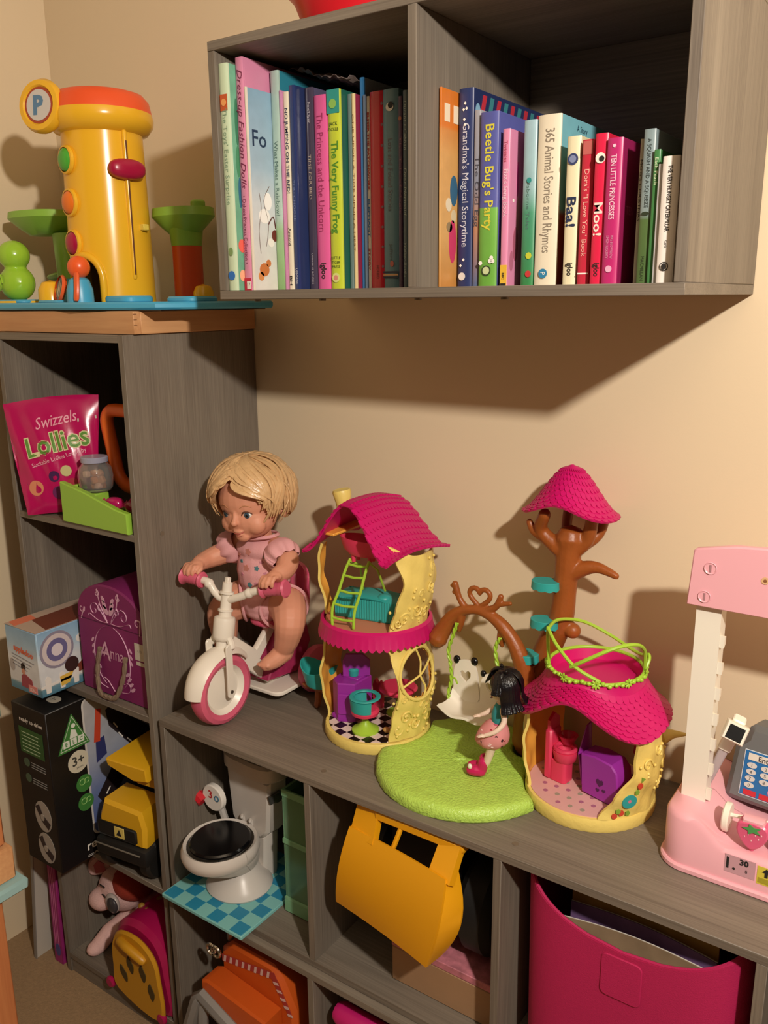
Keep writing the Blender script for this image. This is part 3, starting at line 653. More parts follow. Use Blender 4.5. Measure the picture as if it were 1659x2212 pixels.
# roof: a saddle-shaped shell, ridge running front to back
def roof1(u, v):
    x = -1+2*u; y = -.080+v*.135-.010*(x*x)*(1-2*v)
    wv = 1-.10*math.cos(v*PI)
    arch = .010*math.exp(-((v)/.3)**2)*(1-x*x)
    z = .396+.012*math.sin(PI*v)-.074*math.sin(min(1, abs(x))*PI/2)**2+.012*max(0, abs(x)-.85)+arch
    return (x*.089*wv+.002, y, z)
MB().sheet(roof1, 28, 20, .003).obj('roof', PNK, H1)
shingles(lambda u, v: roof1(.5+.5*v, u), 18, 12, 'roof_shingles', H1, PNK, .0022); shingles(lambda u, v: roof1(.5-.5*v, u), 18, 12, 'roof_shingles', H1, PNK, .0022)
ch = MB(); ch.lathe([(0, 0), (.013, 0), (.012, .02), (.0135, .04), (.016, .056), (.0145, .060), (0, .058)], 10, tr(-.076, .026, .342) @ rot(y=-8, x=4))
ch.obj('chimney', YEL, H1)
MB().box((-.055, -.070, .350), (-.030, .045, .354), .001).obj('ceiling_beam', YELI, H1)
# furniture in the house
def solid(name, label, cat, mb, m, loc_, rz=0, group=None):
    r = thing(name, label, cat, loc_, rz, group); return r
bed = thing('toy_bed', 'teal toy bed with pleated cover on the upper floor', 'toy bed', (.036, -.118, ZL+.2040), 10)
B((-.053, -.026, 0), (.057, .026, .004), .001).obj('bed_frame', TEAL, bed)
mb = MB()
def bedf(u, v):
    x = -.052+.108*u; a = v; y = -.0265+.052*v
    return (x, y, .036+.006*math.sin(PI*u)-.004*abs(2*v-1)**4)
mb.sheet(bedf, 12, 8, .003).obj('blanket', TEAL, bed)
mb = MB()
for s_ in (0, 1):
    pts = [(-.052+.108*i/48, (-.0275 if s_ == 0 else .0255)+(.0009 if i % 2 else 0)) for i in range(49)]
    V = [(p[0], p[1], .003) for p in pts]+[(p[0], p[1], .035) for p in pts]; mb.add(V, [(i, i+1, i+50, i+49) for i in range(48)], 0, None, False)
mb.box((-.0525, -.0265, .003), (-.051, .0255, .034)); mb.box((.055, -.0265, .003), (.0565, .0255, .034))
mb.obj('pleated_skirt', TEAL, bed)
MB().ell((.030, -.012, .038), (.012, .012, .006), nu=12, nv=8).obj('pillow', TEAL, bed)
lad = thing('toy_ladder', 'lime green toy ladder leaning on the teal bed', 'toy ladder', (.045, -.115, ZL+.2040), 8)
def rl(s_): return spline([(-.040+s_*.038, -.075, .004), (-.042+s_*.040, -.070, .030), (-.034+s_*.038, -.062, .058), (-.028+s_*.036, -.052, .088), (-.022+s_*.034, -.046, .106)], 4)
MB().tube(rl(0), .0024, 7).obj('side_rail', LIME, lad); MB().tube(rl(1), .0024, 7).obj('side_rail', LIME, lad)
for k in range(5):
    a, b_ = rl(0)[2+k*3], rl(1)[2+k*3]; MB().tube([a, (Vector(a)+Vector(b_))/2+Vector((0, 0, -.002)), b_], .0021, 7).obj('rung', LIME, lad)
MB().tube([(.012, -.046, .105), (.018, -.030, .09), (.022, -.012, .050)], .002, 7).obj('stay', LIME, lad); MB().tube([(-.024, -.046, .104), (-.018, -.02, .09), (-.02, -.008, .046)], .002, 7).obj('stay', LIME, lad)
tub = thing('toy_bathtub', 'coral pink toy bathtub perched on top of the lime ladder', 'toy bathtub', (.044, -.148, ZL+.3135), 12)
mb = MB(); mb.lathe([(.010, 0), (.024, .002), (.034, .011), (.040, .026), (.0415, .030), (.039, .030), (.032, .013), (.022, .005), (0, .004)], 28, rot(y=4), sy=.55); mb.obj('tub', PNKL, tub)
for x, y in ((-.014, -.006), (.014, -.006), (-.012, .008), (.014, .008)): MB().cyl((x, y, -.0085), .0035, .011, 10).obj('foot', PNKL, tub)
st = thing('toy_stove', 'purple toy kitchen stove against the left wall of the house', 'toy stove', (.050, -.115, ZL+.0195), 0)
MB().prism([(-.072, -.035), (-.052, -.048), (-.026, -.035), (-.026, .012), (-.062, .022), (-.076, 0)], 0, .070, None, 0, .002).obj('cabinet', PURP, st)
MB().prism([(0, 0), (.046, 0), (.046, .028), (.034, .040), (.006, .040), (0, .028)], 0, .006, frame((-.062, -.020, .072), (.8, .6, 0), (0, 0, 1)), 0, .001).obj('back_board', PURP, st)
B((-.064, -.022, .069), (-.03, .012, .073), .001).obj('hob', PURP, st)
MB().prism(rrect(0, 0, .030, .036, .004), 0, .002, frame((-.0515, -.0493, .016), (.895, .447, 0), (0, 0, 1)), 0, .0006).obj('oven_door', PURP, st)
pt = MB().lathe([(0, 0), (.008, 0), (.009, .010), (.006, .013), (0, .013)], 14, tr(-.045, -.012, .0735)).obj('pan', TEAL, st)
MB().cyl((-.055, -.002, .085), .006, .004, 12, rot()).obj('jug', TEAL, st); B((-.072, -.042, -.0005), (-.046, -.022, .010), .004, seg=2).obj('foot', PURP, st)
tb = thing('toy_table', 'coral topped toy table with lime pedestal at the back', 'toy table', (.062, -.078, ZL+.0195))
MB().lathe([(0, 0), (.021, 0), (.020, .002), (.008, .006), (.004, .014), (.0035, .040), (0, .040)], 20).obj('pedestal', LIME, tb); MB().lathe([(0, .040), (.030, .041), (.0335, .046), (.030, .0495), (.0, .048)], 28).obj('tabletop', PNKL, tb)
nk = thing('toy_napkin_holder', 'small coral folded napkin holder shape behind the stool', 'toy dish', (.012, -.078, ZL+.0195))
MB().prism([(0, 0), (.018, 0), (.020, .04), (.014, .05), (.010, .043), (.004, .052), (-.002, .04)], -.004, .004, rot(x=90), 0, .001).obj('holder', PNKL, nk)
so = thing('toy_stool', 'toy stool with lime base, coral seat and teal tray', 'toy stool', (.052, -.160, ZL+.0195))
MB().lathe([(0, 0), (.0225, 0), (.0225, .003), (.012, .009), (.005, .017), (.004, .028), (0, .028)], 24).obj('pedestal', LIME, so)
MB().lathe([(0, .027), (.012, .027), (.0225, .031), (.0235, .036), (.019, .040), (0, .041)], 26).obj('seat', PNKL, so)
mb = MB()
def bk_(u, v):
    a = math.radians(120+210*u); r = .0235+.002*v
    return (r*math.cos(a), r*math.sin(a), .038+.020*v)
mb.sheet(bk_, 20, 4, .003).obj('backrest', TEAL, so)
MB().torus((0, 0, .060), .022, .0042, 26, 8, T=None, flat=.5).obj('tray_rim', TEAL, so)
rl_ = thing('toy_rolls', 'little tan bread rolls lying on the checkered floor', 'toy food', (.086, -.148, ZL+.0195)); MB().ell((0, 0, .005), (.007, .005, .005), nu=10, nv=6).obj('roll', mat('tan_bread', '#c9995a', .6), rl_); MB().ell((.012, .004, .005), (.006, .005, .005), nu=10, nv=6).obj('roll', mat('tan_bread', '#c9995a', .6), rl_)
# teal bucket seat on a branch at the left of the house
bk = thing('toy_bucket_seat', 'teal bucket-shaped toy seat on a brown branch left of the house', 'toy seat', (-.078, -.118, ZL))
mb = MB()
def bks(u, v):
    a = 2*PI*u; r = .026+.010*v
    return (r*math.cos(a), .8*r*math.sin(a), .052+.034*v+.007*v*math.cos(a*2))
mb.sheet(bks, 28, 6, .002); mb.cyl((0, 0, .050), .0245, .003, 24, scl(1, .8, 1)); mb.obj('seat_shell', TEAL, bk)
MB().tube(spline([(.026, .008, .042), (.005, -.004, .045), (-.030, -.006, .046)], 5), [.007]*5+[.006]*5+[.004], 8).obj('branch', BRN, bk); MB().tube([(0, -.004, .044), (-.004, .0, .02), (-.01, .004, .0065)], .006, 8).obj('support', BRN, bk)
# grass mat between the houses, trimmed round the house bases
H2C = (.418, -.108); HC1 = (.045, -.115)
gm = thing('toy_grass_mat', 'lime green round toy lawn between the two yellow houses', 'toy lawn', (.235, -.147, ZL))
def grad(a):
    best = .139
    d = Vector((math.cos(a), math.sin(a)))
    for (cx, cy), R in ((HC1, .0905), (H2C, .0945), ((.305, -.062), .030)):
        c = Vector((cx-.235, cy+.147)); b_ = d.dot(c); q = b_*b_-c.dot(c)+R*R
        if b_ > 0 and q > 0: best = min(best, b_-math.sqrt(q))
    return min(best, (.142)/max(1e-3, math.sin(a)) if math.sin(a) > .1 else 1)
random.seed(3); NG = 120; rings = []
mb = MB(); V = []
prof = [(1.0, 0), (1.012, .003), (1.0, .012), (.975, .0175), (.93, .0195)]+[(k/12*.93, .0198) for k in range(11, 0, -1)]
for k, (f, z) in enumerate(prof):
    for i in range(NG):
        a = 2*PI*i/NG; r = grad(a)*f+(random.uniform(-.0009, .0009) if 0 < k < 5 else 0)
        V.append((r*math.cos(a), r*math.sin(a), max(0, z+(random.uniform(-.0007, .0007) if k > 1 else 0))))
F = [(k*NG+i, k*NG+(i+1) % NG, (k+1)*NG+(i+1) % NG, (k+1)*NG+i) for k in range(len(prof)-1) for i in range(NG)]
V.append((0, 0, .0198)); c_ = len(V)-1; F += [((len(prof)-1)*NG+i, (len(prof)-1)*NG+(i+1) % NG, c_) for i in range(NG)]; F.append(list(range(NG))[::-1])
GRS = mat('lime_grass_plastic', '#b2d75c', .32, var=.12, vscale=90, bump=1.0, bscale=260)
mb.add(V, F).obj('lawn', GRS, gm, 60)

# second house
H2 = thing('toy_cottage', 'yellow one-storey toy house with open magenta roof and lime crown railing', 'toy house', (H2C[0], H2C[1], ZL))
pr = MB(); vs = []; n = 96
for zz, rr in ((0, .0915), (.003, .093), (.016, .093), (.020, .0915)):
    for i in range(n):
        q = rr-(.0008 if i % 2 else 0); vs.append((q*math.cos(2*PI*i/n), q*math.sin(2*PI*i/n), zz))
fs = [(k*n+i, k*n+(i+1) % n, (k+1)*n+(i+1) % n, (k+1)*n+i) for k in range(3) for i in range(n)]+[list(range(n))[::-1], [3*n+i for i in range(n)]]
pr.add(vs, fs, 0, None, False).obj('base', YEL, H2)
MB().cyl((0, 0, .0201), .087, .0012, 48).obj('floor_print', mat('rose_floor', '#d9a9a4', .4, var=.05), H2)
random.seed(8); fl = MB()
for i in range(9):
    for j in range(9):
        x = -.072+i*.018+(.009 if j % 2 else 0); y = -.072+j*.018
        if x*x+y*y < .078**2: fl.cyl((x, y, .0213), .0038, .0003, 6, mi=random.choice((0, 1)))
stuff(fl.obj('floor_flowers', [mat('print_mauve', '#a76a84', .4), mat('print_greybeige', '#9c9682', .4)], H2))
rt2 = [(0, .090), (.02, .091), (.08, .0985), (.14, .094), (.17, .088)]
w2 = shell(rt2, [(.02, -62), (.05, -50), (.09, -33), (.13, -31), (.15, -40)], [(0, 40), (.2, 40)], .020, .150, 'house_wall', H2)
shell(rt2, [(0, -222), (.2, -222)], [(.02, -142), (.06, -147), (.12, -146), (.15, -138)], .020, .150, 'house_wall', H2, nu=30)
sf2 = lambda a, z: (interp(rt2, z)+.001)*Vector((math.cos(math.radians(a)), math.sin(math.radians(a)), 0))+Vector((0, 0, z))
vines(sf2, w2, [(-20, .095, .009, 1.3, 1), (-5, .11, .009, 1.3, -1), (8, .08, .010, 1.3, 1), (2, .055, .009, 1.3, -1), (16, .05, .009, 1.3, 1)])
def sticker(a, z, r, m, parent, seg=14, sy=1.0):
    p = sf2(a, z); t_ = Vector((-math.sin(math.radians(a)), math.cos(math.radians(a)), 0))
    return MB().prism([(r*math.cos(2*PI*i/seg), r*sy*math.sin(2*PI*i/seg)) for i in range(seg)], 0, .0012, frame(p, t_, (0, 0, 1))).obj('sticker', m, parent)
RED = C_('#c9452f'); GRN = C_('#7fa53a')
sticker(-36, .047, .0115, C_('#2b9a9a'), w2, 18, .85); sticker(-36, .0475, .0025, C_('#d3748a'), w2); sticker(-28, .069, .0045, RED, w2); sticker(-26, .078, .0045, GRN, w2, 3); sticker(-42, .030, .004, RED, w2); sticker(-48, .026, .004, RED, w2); sticker(-45, .033, .004, GRN, w2, 5); sticker(-36, .028, .004, GRN, w2, 5); sticker(-30, .060, .004, GRN, w2, 5)
MB().tube([sf2(24, .105), sf2(24, .107)+Vector((.012, .006, .002)), sf2(24, .107)+Vector((.030, .012, .004))], [.011, .006, .0015], 10).obj('twig_stub', YEL, w2)
# roof: flared ring, arched up over the doorway
def roof2(u, v):
    a = math.radians(-90+360*(u-.5)); d = abs(u-.5)*2
    arch = .040*math.exp(-((u-.5)/.085)**2)
    zb = .146+arch-.012*math.exp(-((abs(u-.5)-.17)/.07)**2)
    zt = .203; k = v**.75
    r = .066+(.105-.066)*v**1.25-.008*math.exp(-((u-.5)/.085)**2)*v
    return (r*math.cos(a), r*math.sin(a), zt+(zb-zt)*k)
MB().sheet(lambda u, v: roof2(1-u, v), 64, 12, .003).obj('roof', PNK, H2)
shingles(lambda u, v: roof2(1-u, .12+.86*v), 46, 8, 'roof_shingles', H2, PNK, .0024)
MB().lathe([(0, .184), (.056, .184), (.063, .186), (.0665, .203), (.063, .2045), (.059, .190), (0, .188)], 48).obj('roof_terrace', PNK, H2)
crn = []
for i in range(60):
    a = 2*PI*i/60; crn.append((.0655*math.cos(a), .0655*math.sin(a), .206))
rail = MB().tube(crn, .0026, 8, closed=True)
def P(a, z, r=.0705): r -= .0052; a = math.radians(a); return (r*math.cos(a), r*math.sin(a), .206+z)
rail.tube(spline([P(-150, 0), P(-152, .035, .073), P(-148, .054, .074)], 4), .0026, 7)
rail.tube(spline([P(-150, .054, .074), P(-125, .040), P(-95, .020), P(-65, .004)], 6), .0025, 7)
rail.tube(spline([P(-150, .052, .074), P(170, .050), P(130, .040), P(95, .022), P(60, .010), P(30, .016), P(10, .030)], 6), .0025, 7)
rail.tube(spline([P(-100, .018), P(-80, .034), P(-50, .052), P(-20, .052), P(5, .034), P(15, .004)], 6), .0027, 7)
rail.tube(spline([P(15, 0), P(22, .014, .076), P(30, .018, .076), P(36, .006, .074)], 5), .0024, 7)
cr_ = rail.obj('crown_railing', LIME, H2)
random.seed(5); fm = MB()
for k in range(26):
    a = -160+k*7.6
    if k % 5 == 2:
        for q in range(8): fm.ell((0, .0042, 0), (.0016, .0034, .0013), T=frame(P(a, .001, .0745), (-math.sin(math.radians(a)), math.cos(math.radians(a)), 0), (0, 0, 1)) @ rot(z=q*45), nu=7, nv=5)
    else: fm.ell(P(a, random.uniform(-.002, .003), .0735), (.0034, .0034, .003), nu=8, nv=6)
fm.obj('crown_flowers', LIME, cr_)
# furniture of the second house
tc2 = thing('toy_toilet', 'coral pink toy toilet inside the one-storey house', 'toy toilet', (.379, -.122, ZL+.0215), -10)
MB().prism(rrect(-.014, -.012, .014, .012, .006), 0, .034, None, 0, .001).lathe([(.010, .030), (.016, .036), (.0185, .046), (.0185, .050), (.014, .050), (.011, .042), (0, .040)], 22, tr(.006, 0, 0)).obj('bowl', PNKL, tc2)
B((-.022, -.014, .0), (-.010, .014, .078), .003).obj('back', PNKL, tc2)
MB().torus((.006, 0, .052), .0145, .0035, 22, 8).obj('seat_ring', PNKL, tc2)
MB().lathe([(0, .060), (.008, .060), (.013, .070), (.0145, .073), (.011, .073), (.006, .064), (0, .063)], 20, tr(.002, .012, -.006)).obj('wash_basin', PNKL, tc2)
MB().prism([(0, 0), (.024, 0), (.024, .016), (.012, .026), (0, .016)], -.003, .003, frame((-.016, -.012, .076), (0, 1, 0), (0, 0, 1)), 0, .001).obj('tank_lid', PNKL, tc2)
ps = thing('toy_bath', 'purple toy bath with heart cutouts inside the one-storey house', 'toy bath', (.447, -.128, ZL+.0215), -14)
MB().prism([(-.026, .002), (.026, 0), (.034, .022), (.030, .052), (.020, .062), (-.006, .064), (-.030, .060)], -.018, .018, rot(x=90), 0, .002).obj('tub', PURP, ps)
MB().prism([(0, 0), (.010, 0), (.012, .05), (.004, .085), (0, .088)], -.001, .0015, frame((-.034, .020, .004), (0, -1, 0), (-.08, 0, 1)) @ scl(2.6, 1, 1), 0, .0004).obj('end_panel', PURP, ps)
hr = [(0, -.006), (.0055, -.0005), (.0058, .0035), (.003, .0055), (0, .0032), (-.003, .0055), (-.0058, .0035), (-.0055, -.0005)]
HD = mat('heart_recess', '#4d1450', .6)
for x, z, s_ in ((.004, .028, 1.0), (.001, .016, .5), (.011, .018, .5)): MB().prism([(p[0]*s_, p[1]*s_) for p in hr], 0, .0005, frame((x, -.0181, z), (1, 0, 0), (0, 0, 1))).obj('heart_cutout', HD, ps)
kn = thing('toy_cup', 'coral toy cup hooked at the back of the one-storey house', 'toy cup', (.480, -.060, ZL+.0215)); MB().lathe([(0, 0), (.006, 0), (.008, .03), (.016, .044), (.015, .054), (0, .054)], 16).obj('cup', PNKL, kn)

# tree with lookout roof
TX, TY = .330, -.058
trw = thing('toy_tree', 'tall brown toy tree with a magenta lookout roof and teal steps', 'toy tree', (.305, -.062, ZL))
O = Vector((.305, -.062, ZL))
def W(x, y, z): return Vector((x, y, z))-O
tk = MB()
tk.tube(spline([W(.297, -.058, ZL+.026), W(.297, -.057, .63), W(.303, -.056, .69), W(.322, -.056, .745), W(.343, -.06, .80), W(.347, -.06, .85), W(.350, -.06, .90), W(.352, -.06, .925)], 4), [.027, .025, .024, .021, .020, .019, .017, .018, .019, .022], 14)
tk.ell(tuple(W(.362, -.062, .785)), (.013, .012, .012)); 
tk.tube(spline([W(.350, -.06, .900), W(.328, -.066, .915), W(.310, -.070, .935), W(.322, -.085, .962)], 4), [.016, .012, .010, .009], 10)
tk.tube(spline([W(.315, -.068, .922), W(.298, -.068, .930), W(.290, -.068, .943)], 4), [.009, .007, .005], 8)
tk.tube(spline([W(.352, -.06, .905), W(.376, -.058, .925), W(.386, -.065, .962)], 4), [.015, .011, .009], 10)
tk.tube(spline([W(.35, -.05, .905), W(.335, -.035, .93), W(.335, -.028, .965)], 4), [.013, .008, .008], 10)
tk.tube(spline([W(.36, -.05, .91), W(.385, -.035, .93), W(.392, -.030, .965)], 4), [.012, .008, .008], 10)
tk.tube(spline([W(.352, -.06, .870), W(.378, -.06, .884), W(.398, -.06, .887), W(.424, -.062, .880)], 4), [.015, .011, .008, .005], 10)
blob('trunk', tk, BRN, trw, .0022, 2)
TC = Vector((.352, -.0645, 0))
def roof3(u, v):
    a = math.radians(-90+360*(u-.5)); arch = .022*math.exp(-((u-.5)/.11)**2)
    zb = .962+arch; zt = 1.034
    k = .5-.5*math.cos(PI*min(1, v)); r = .066*(v**.85)*(1+.06*v)-.006*math.exp(-((u-.5)/.1)**2)*v
    return (TC.x+r*math.cos(a)-O.x, TC.y+r*math.sin(a)*.85-O.y, zt+(zb-zt)*(k*.6+v*.4)-O.z)
MB().sheet(lambda u, v: roof3(1-u, .02+.98*v), 48, 12, .0025).obj('lookout_roof', PNK, trw)
shingles(lambda u, v: roof3(1-u, .10+.88*v), 34, 9, 'roof_shingles', trw, PNK, .0020)
def step(x, y, z):
    N = 40; pts = [(.021*math.cos(2*PI*i/N), .017*math.sin(2*PI*i/N)) for i in range(N)]
    mb = MB(); p = W(x, y, z)
    mb.prism(pts, -.002, .002, tr(*p), 0, .0006)
    V = [(p.x+q[0], p.y+q[1], p.z) for q in pts]+[(p.x+q[0]*1.03, p.y+q[1]*1.03, p.z-.009-.002*abs(math.sin(i*PI/4))) for i, q in enumerate(pts)]
    mb.add(V+[(v[0]-q[0]*.06, v[1]-q[1]*.06, v[2]) for v, q in zip(V, pts+pts)], [(i, (i+1) % N, N+(i+1) % N, N+i) for i in range(N)]+[(2*N+i, 3*N+i, 3*N+(i+1) % N, 2*N+(i+1) % N) for i in range(N)])
    o = mb.obj('step', TEAL, trw); return o
step(.324, -.078, .858); step(.325, -.080, .799); step(.297, -.082, .740)
MB().tube(spline([W(.308, -.088, .632), W(.312, -.096, .620), W(.316, -.096, .59), W(.312, -.09, .575)], 4), .007, 8).obj('handle', TEAL, trw)
# arch branch with heart, carrying the swing
ar = thing('toy_arch', 'brown toy branch arch topped by a heart and antler twigs', 'toy arch', (.22, -.09, ZL))
AO = Vector((.22, -.09, ZL))
def A(x, z, y=-.09): return Vector((x, y, z))-AO
ap = [A(.150, .735, -.095), A(.158, .752), A(.176, .779), A(.200, .793), A(.226, .796), A(.254, .785), A(.278, .762), A(.294, .733), A(.300, .700, -.086), A(.296, .66, -.086)]
am = MB(); am.tube(spline(ap, 4), [.016, .014, .011, .0085, .0075, .0085, .011, .012, .014, .016, .016], 12)
am.tube(spline([A(.196, .797), A(.186, .810), A(.178, .832)], 4), [.006, .005, .0055], 8); am.tube([A(.184, .815), A(.176, .818)], [.004, .0035], 7); am.tube([A(.181, .826), A(.172, .828)], [.004, .003], 7)
am.tube(spline([A(.232, .798), A(.250, .808), A(.258, .826)], 4), [.006, .0055, .0048], 8); am.tube([A(.252, .812), A(.274, .818)], [.005, .0035], 7)
am.tube(spline([A(.190, .782), A(.188, .768), A(.186, .756)], 3), [.008, .007, .004], 8); am.tube(spline([A(.262, .772), A(.260, .758), A(.262, .748)], 3), [.008, .007, .004], 8)
hpts = []
for i in range(40):
    a = 2*PI*i/40; hx = 16*math.sin(a)**3; hz = 13*math.cos(a)-5*math.cos(2*a)-2*math.cos(3*a)-math.cos(4*a)
    hpts.append(A(.222+hx*.00112, .818+hz*.00112))
am.tube(hpts, .0042, 8, closed=True)
blob('arch_branch', am, BRN, ar, .0016, 2)
MB().tube([A(.14, .735), A(.135, .70), A(.13, .66)], .004, 6)
# swing
sw = thing('toy_swing', 'white two-seat panda toy swing hanging on lime ropes', 'toy swing', (.218, -.098, ZL+.076))
def S(x, z, y=0.0): return (x-.218, y, z-ZL-.066)
WHT = mat('warm_white_plastic', '#ece5d6', .35)
random.seed(2)
for nm, pts in (('rope', [S(.187, .760), S(.180, .738), S(.172, .712), S(.176, .690), S(.178, .665), S(.173, .640), S(.174, .624)]), ('rope', [S(.262, .752), S(.255, .736), S(.258, .712), S(.266, .690), S(.270, .66), S(.268, .636)])):
    sp_ = spline(pts, 6); tw_ = MB()
    for d in (0, PI):
        tw_.tube([Vector(p)+Vector((.0016*math.cos(i*1.1+d), .0016*math.sin(i*1.1+d), 0)) for i, p in enumerate(sp_)], .0019, 6)
    tw_.obj(nm, LIME, sw)
MB().tube(spline([S(.177, .664), S(.184, .667), S(.192, .663, -.006)], 4), .0016, 6).obj('rope_knot', LIME, sw)
def seat(u, v):
    x = .174+.094*u; y = -.034+.044*v
    return S(x, .622+.006*math.cos(u*2*PI*2)*.3+.010*abs(2*u-1)**3+.010*(v > .8)*(v-.8)/.2-.004*math.sin(PI*v), y)
MB().sheet(seat, 24, 12, .004).obj('seat', WHT, sw)
def panda_back(cx, s_, h):
    pts = [(-.021*s_, 0), (.021*s_, 0), (.0225*s_, h*.45), (.020*s_, h*.8), (.012*s_, h), (0, h*1.05), (-.012*s_, h), (-.020*s_, h*.8), (-.0225*s_, h*.45)]
    sm_ = [(p.x, p.y) for p in spline([(p[0], p[1], 0) for p in pts], 3, True)]
    hs = [(p[0]*1.7*s_, h*.63+p[1]*1.7*s_) for p in hr]
    T = frame(S(cx, .628, .010), (1, 0, .12), (0, .15, 1))
    # plate with a heart-shaped hole
    N = 48
    def ray_hit(poly, a, o):
        d = Vector((math.cos(a), math.sin(a))); best = None
        for i in range(len(poly)):
            p = Vector(poly[i])-Vector(o); q = Vector(poly[(i+1) % len(poly)])-Vector(o); e = q-p
            den = d.x*e.y-d.y*e.x
            if abs(den) < 1e-12: continue
            t_ = (p.x*e.y-p.y*e.x)/den; s2 = (p.x*d.y-p.y*d.x)/den
            if t_ > 0 and -1e-6 <= s2 <= 1+1e-6: best = t_ if best is None else max(best, t_)
        return (o[0]+d.x*best, o[1]+d.y*best)
    o_ = (0, h*.62); ou = [ray_hit(sm_, 2*PI*i/N, o_) for i in range(N)]; inn = [ray_hit(hs, 2*PI*i/N, o_) for i in range(N)]
    V = [(p[0], p[1], -.002) for p in ou]+[(p[0], p[1], -.002) for p in inn]+[(p[0], p[1], .002) for p in ou]+[(p[0], p[1], .002) for p in inn]
    F = []
    for i in range(N):
        j = (i+1) % N; F += [(i, j, N+j, N+i), (2*N+i, 3*N+i, 3*N+j, 2*N+j), (i, 2*N+i, 2*N+j, j), (N+i, N+j, 3*N+j, 3*N+i)]
    bo = MB().add(V, F, 0, T).obj('panda_back', WHT, sw)
    for sgn in (-1, 1): MB().ell((sgn*.016*s_, h*1.02, 0), (.0062*s_, .0072*s_, .004), T=T, nu=14, nv=8).obj('panda_ear', CAPB, bo)
panda_back(.200, 1.0, .064); panda_back(.245, .82, .052)

# ---------------------------------------------------------------- doll tricycle
from mathutils.bvhtree import BVHTree
TO = Vector((-.193, -.15, ZL))
def Q(x, y, z): return Vector((x, y, z))-TO
tri = thing('doll_tricycle', 'white and pink toy tricycle ridden by the blonde doll', 'toy tricycle', tuple(TO))
BW = mat('ivory_plastic', '#eae3d6', .32); BP = mat('rose_pink_plastic', '#d4607c', .42); BPG = mat('gloss_pink_plastic', '#d4577a', .22)
WC = Q(-.193, -.243, .6175)
AX = frame(WC, (0, 1, 0), (0, 0, 1))          # local z = +X
tyre = MB().lathe([(.043, -.012), (.052, -.016), (.059, -.013), (.062, -.006), (.0622, 0), (.062, .006), (.059, .013), (.052, .016), (.043, .012)], 48, AX).obj('tyre', BP, tri)
wd = MB(); wd.lathe([(0, .006), (.010, .007), (.036, .004), (.041, .010), (.0435, .0125), (.045, .011), (.045, -.011), (.0435, -.0125), (.041, -.010), (.036, -.004), (0, -.006)], 44, AX).obj('wheel_disc', BW, tri)
# mudguard
def mg(u, v):
    a = math.radians(172-118*u); w = (v-.5)*2; wd_ = .021*(1-.25*(1-math.sin(PI*u))**2)
    r = .073-.006*w*w
    return WC+Vector((w*wd_, -r*math.cos(PI-a)*-1 if False else r*math.cos(a), r*math.sin(a)))
MB().sheet(lambda u, v: WC+Vector(((v-.5)*2*.021*(.72+.28*math.sin(PI*min(1, .15+u*.85))), (.0735-.010*((v-.5)*2)**2)*math.cos(math.radians(175-135*u)), (.0735-.010*((v-.5)*2)**2)*math.sin(math.radians(175-135*u)))), 24, 10, .0025).obj('mudguard', BW, tri)
for s_ in (-1, 1):
    pl = MB().prism(rrect(-.007, -.012, .007, .085, .0068), -.002, .002, frame(WC+Vector((s_*.0235, 0, 0)), (0, 1, 0), (0, .10, 1)), 0, .0008)
    fk = pl.obj('fork_leg', BW, tri)
    MB().cyl((0, 0, -.0005), .003, .0032, 10, frame(WC+Vector((s_*.0245, 0, 0)), (0, s_, 0), (0, 0, 1))).obj('axle_bolt', mat('dark_bolt', '#4a3f36', .4), fk)
MB().tube(spline([WC+Vector((-.0235, .008, .078)), WC+Vector((-.014, .010, .090)), WC+Vector((.014, .010, .090)), WC+Vector((.0235, .008, .078))], 4), .006, 8).obj('fork_crown', BW, tri)
st_dir = (Q(-.193, -.216, .785)-Q(-.193, -.234, .690)).normalized()
SB = Q(-.193, -.2345, .690)
ST = frame(SB, (1, 0, 0), st_dir.cross(Vector((1, 0, 0))))
hd = MB(); hd.lathe([(0, -.002), (.011, 0), (.011, .012), (.013, .012), (.0175, .016), (.0185, .020), (.0185, .048), (.0175, .052), (.011, .055), (.0105, .062), (.013, .063), (.013, .066), (.0095, .067), (.0090, .092), (.0125, .093), (.0125, .096), (.0085, .097), (.0085, .112), (0, .112)], 24, ST).obj('steering_column', BW, tri)
MB().box((-.004, -.004, .110), (.004, .004, .121), .001, T=ST).obj('column_peg', BW, tri)
hb = [Q(-.243, -.224, .798), Q(-.228, -.224, .796), Q(-.218, -.222, .782), Q(-.205, -.220, .772), Q(-.188, -.218, .772), Q(-.165, -.214, .780), Q(-.145, -.209, .790), Q(-.122, -.204, .798)]
MB().tube(spline(hb, 5), .0068, 12).obj('handlebar', BW, tri)
MB().tube([Q(-.150, -.210, .7875), Q(-.1465, -.2093, .789)], .0088, 12).obj('handlebar_collar', BW, tri); MB().tube([Q(-.2285, -.224, .7955), Q(-.2262, -.2238, .7935)], .0088, 12).obj('handlebar_collar', BW, tri)
def grip(a, b_, nm='grip'):
    a = Vector(a); b_ = Vector(b_); L_ = (b_-a).length; mb = MB(); T = frame(a, (b_-a).cross(Vector((0, 0, 1))).normalized(), (b_-a).normalized().cross((b_-a).cross(Vector((0, 0, 1))).normalized()))
    pr_ = [(0, 0), (.0125, 0), (.0145, .003), (.0125, .006)]
    for k in range(4): pr_ += [(.0105, .008+k*.008), (.0118, .012+k*.008)]
    pr_ += [(.0125, L_-.006), (.0155, L_-.003), (.0125, L_), (0, L_)]
    return mb.lathe(pr_, 20, T).obj(nm, BP, tri)
grip(Q(-.241, -.2242, .7978), Q(-.286, -.2285, .800)); grip(Q(-.124, -.2043, .7975), Q(-.076, -.196, .806))
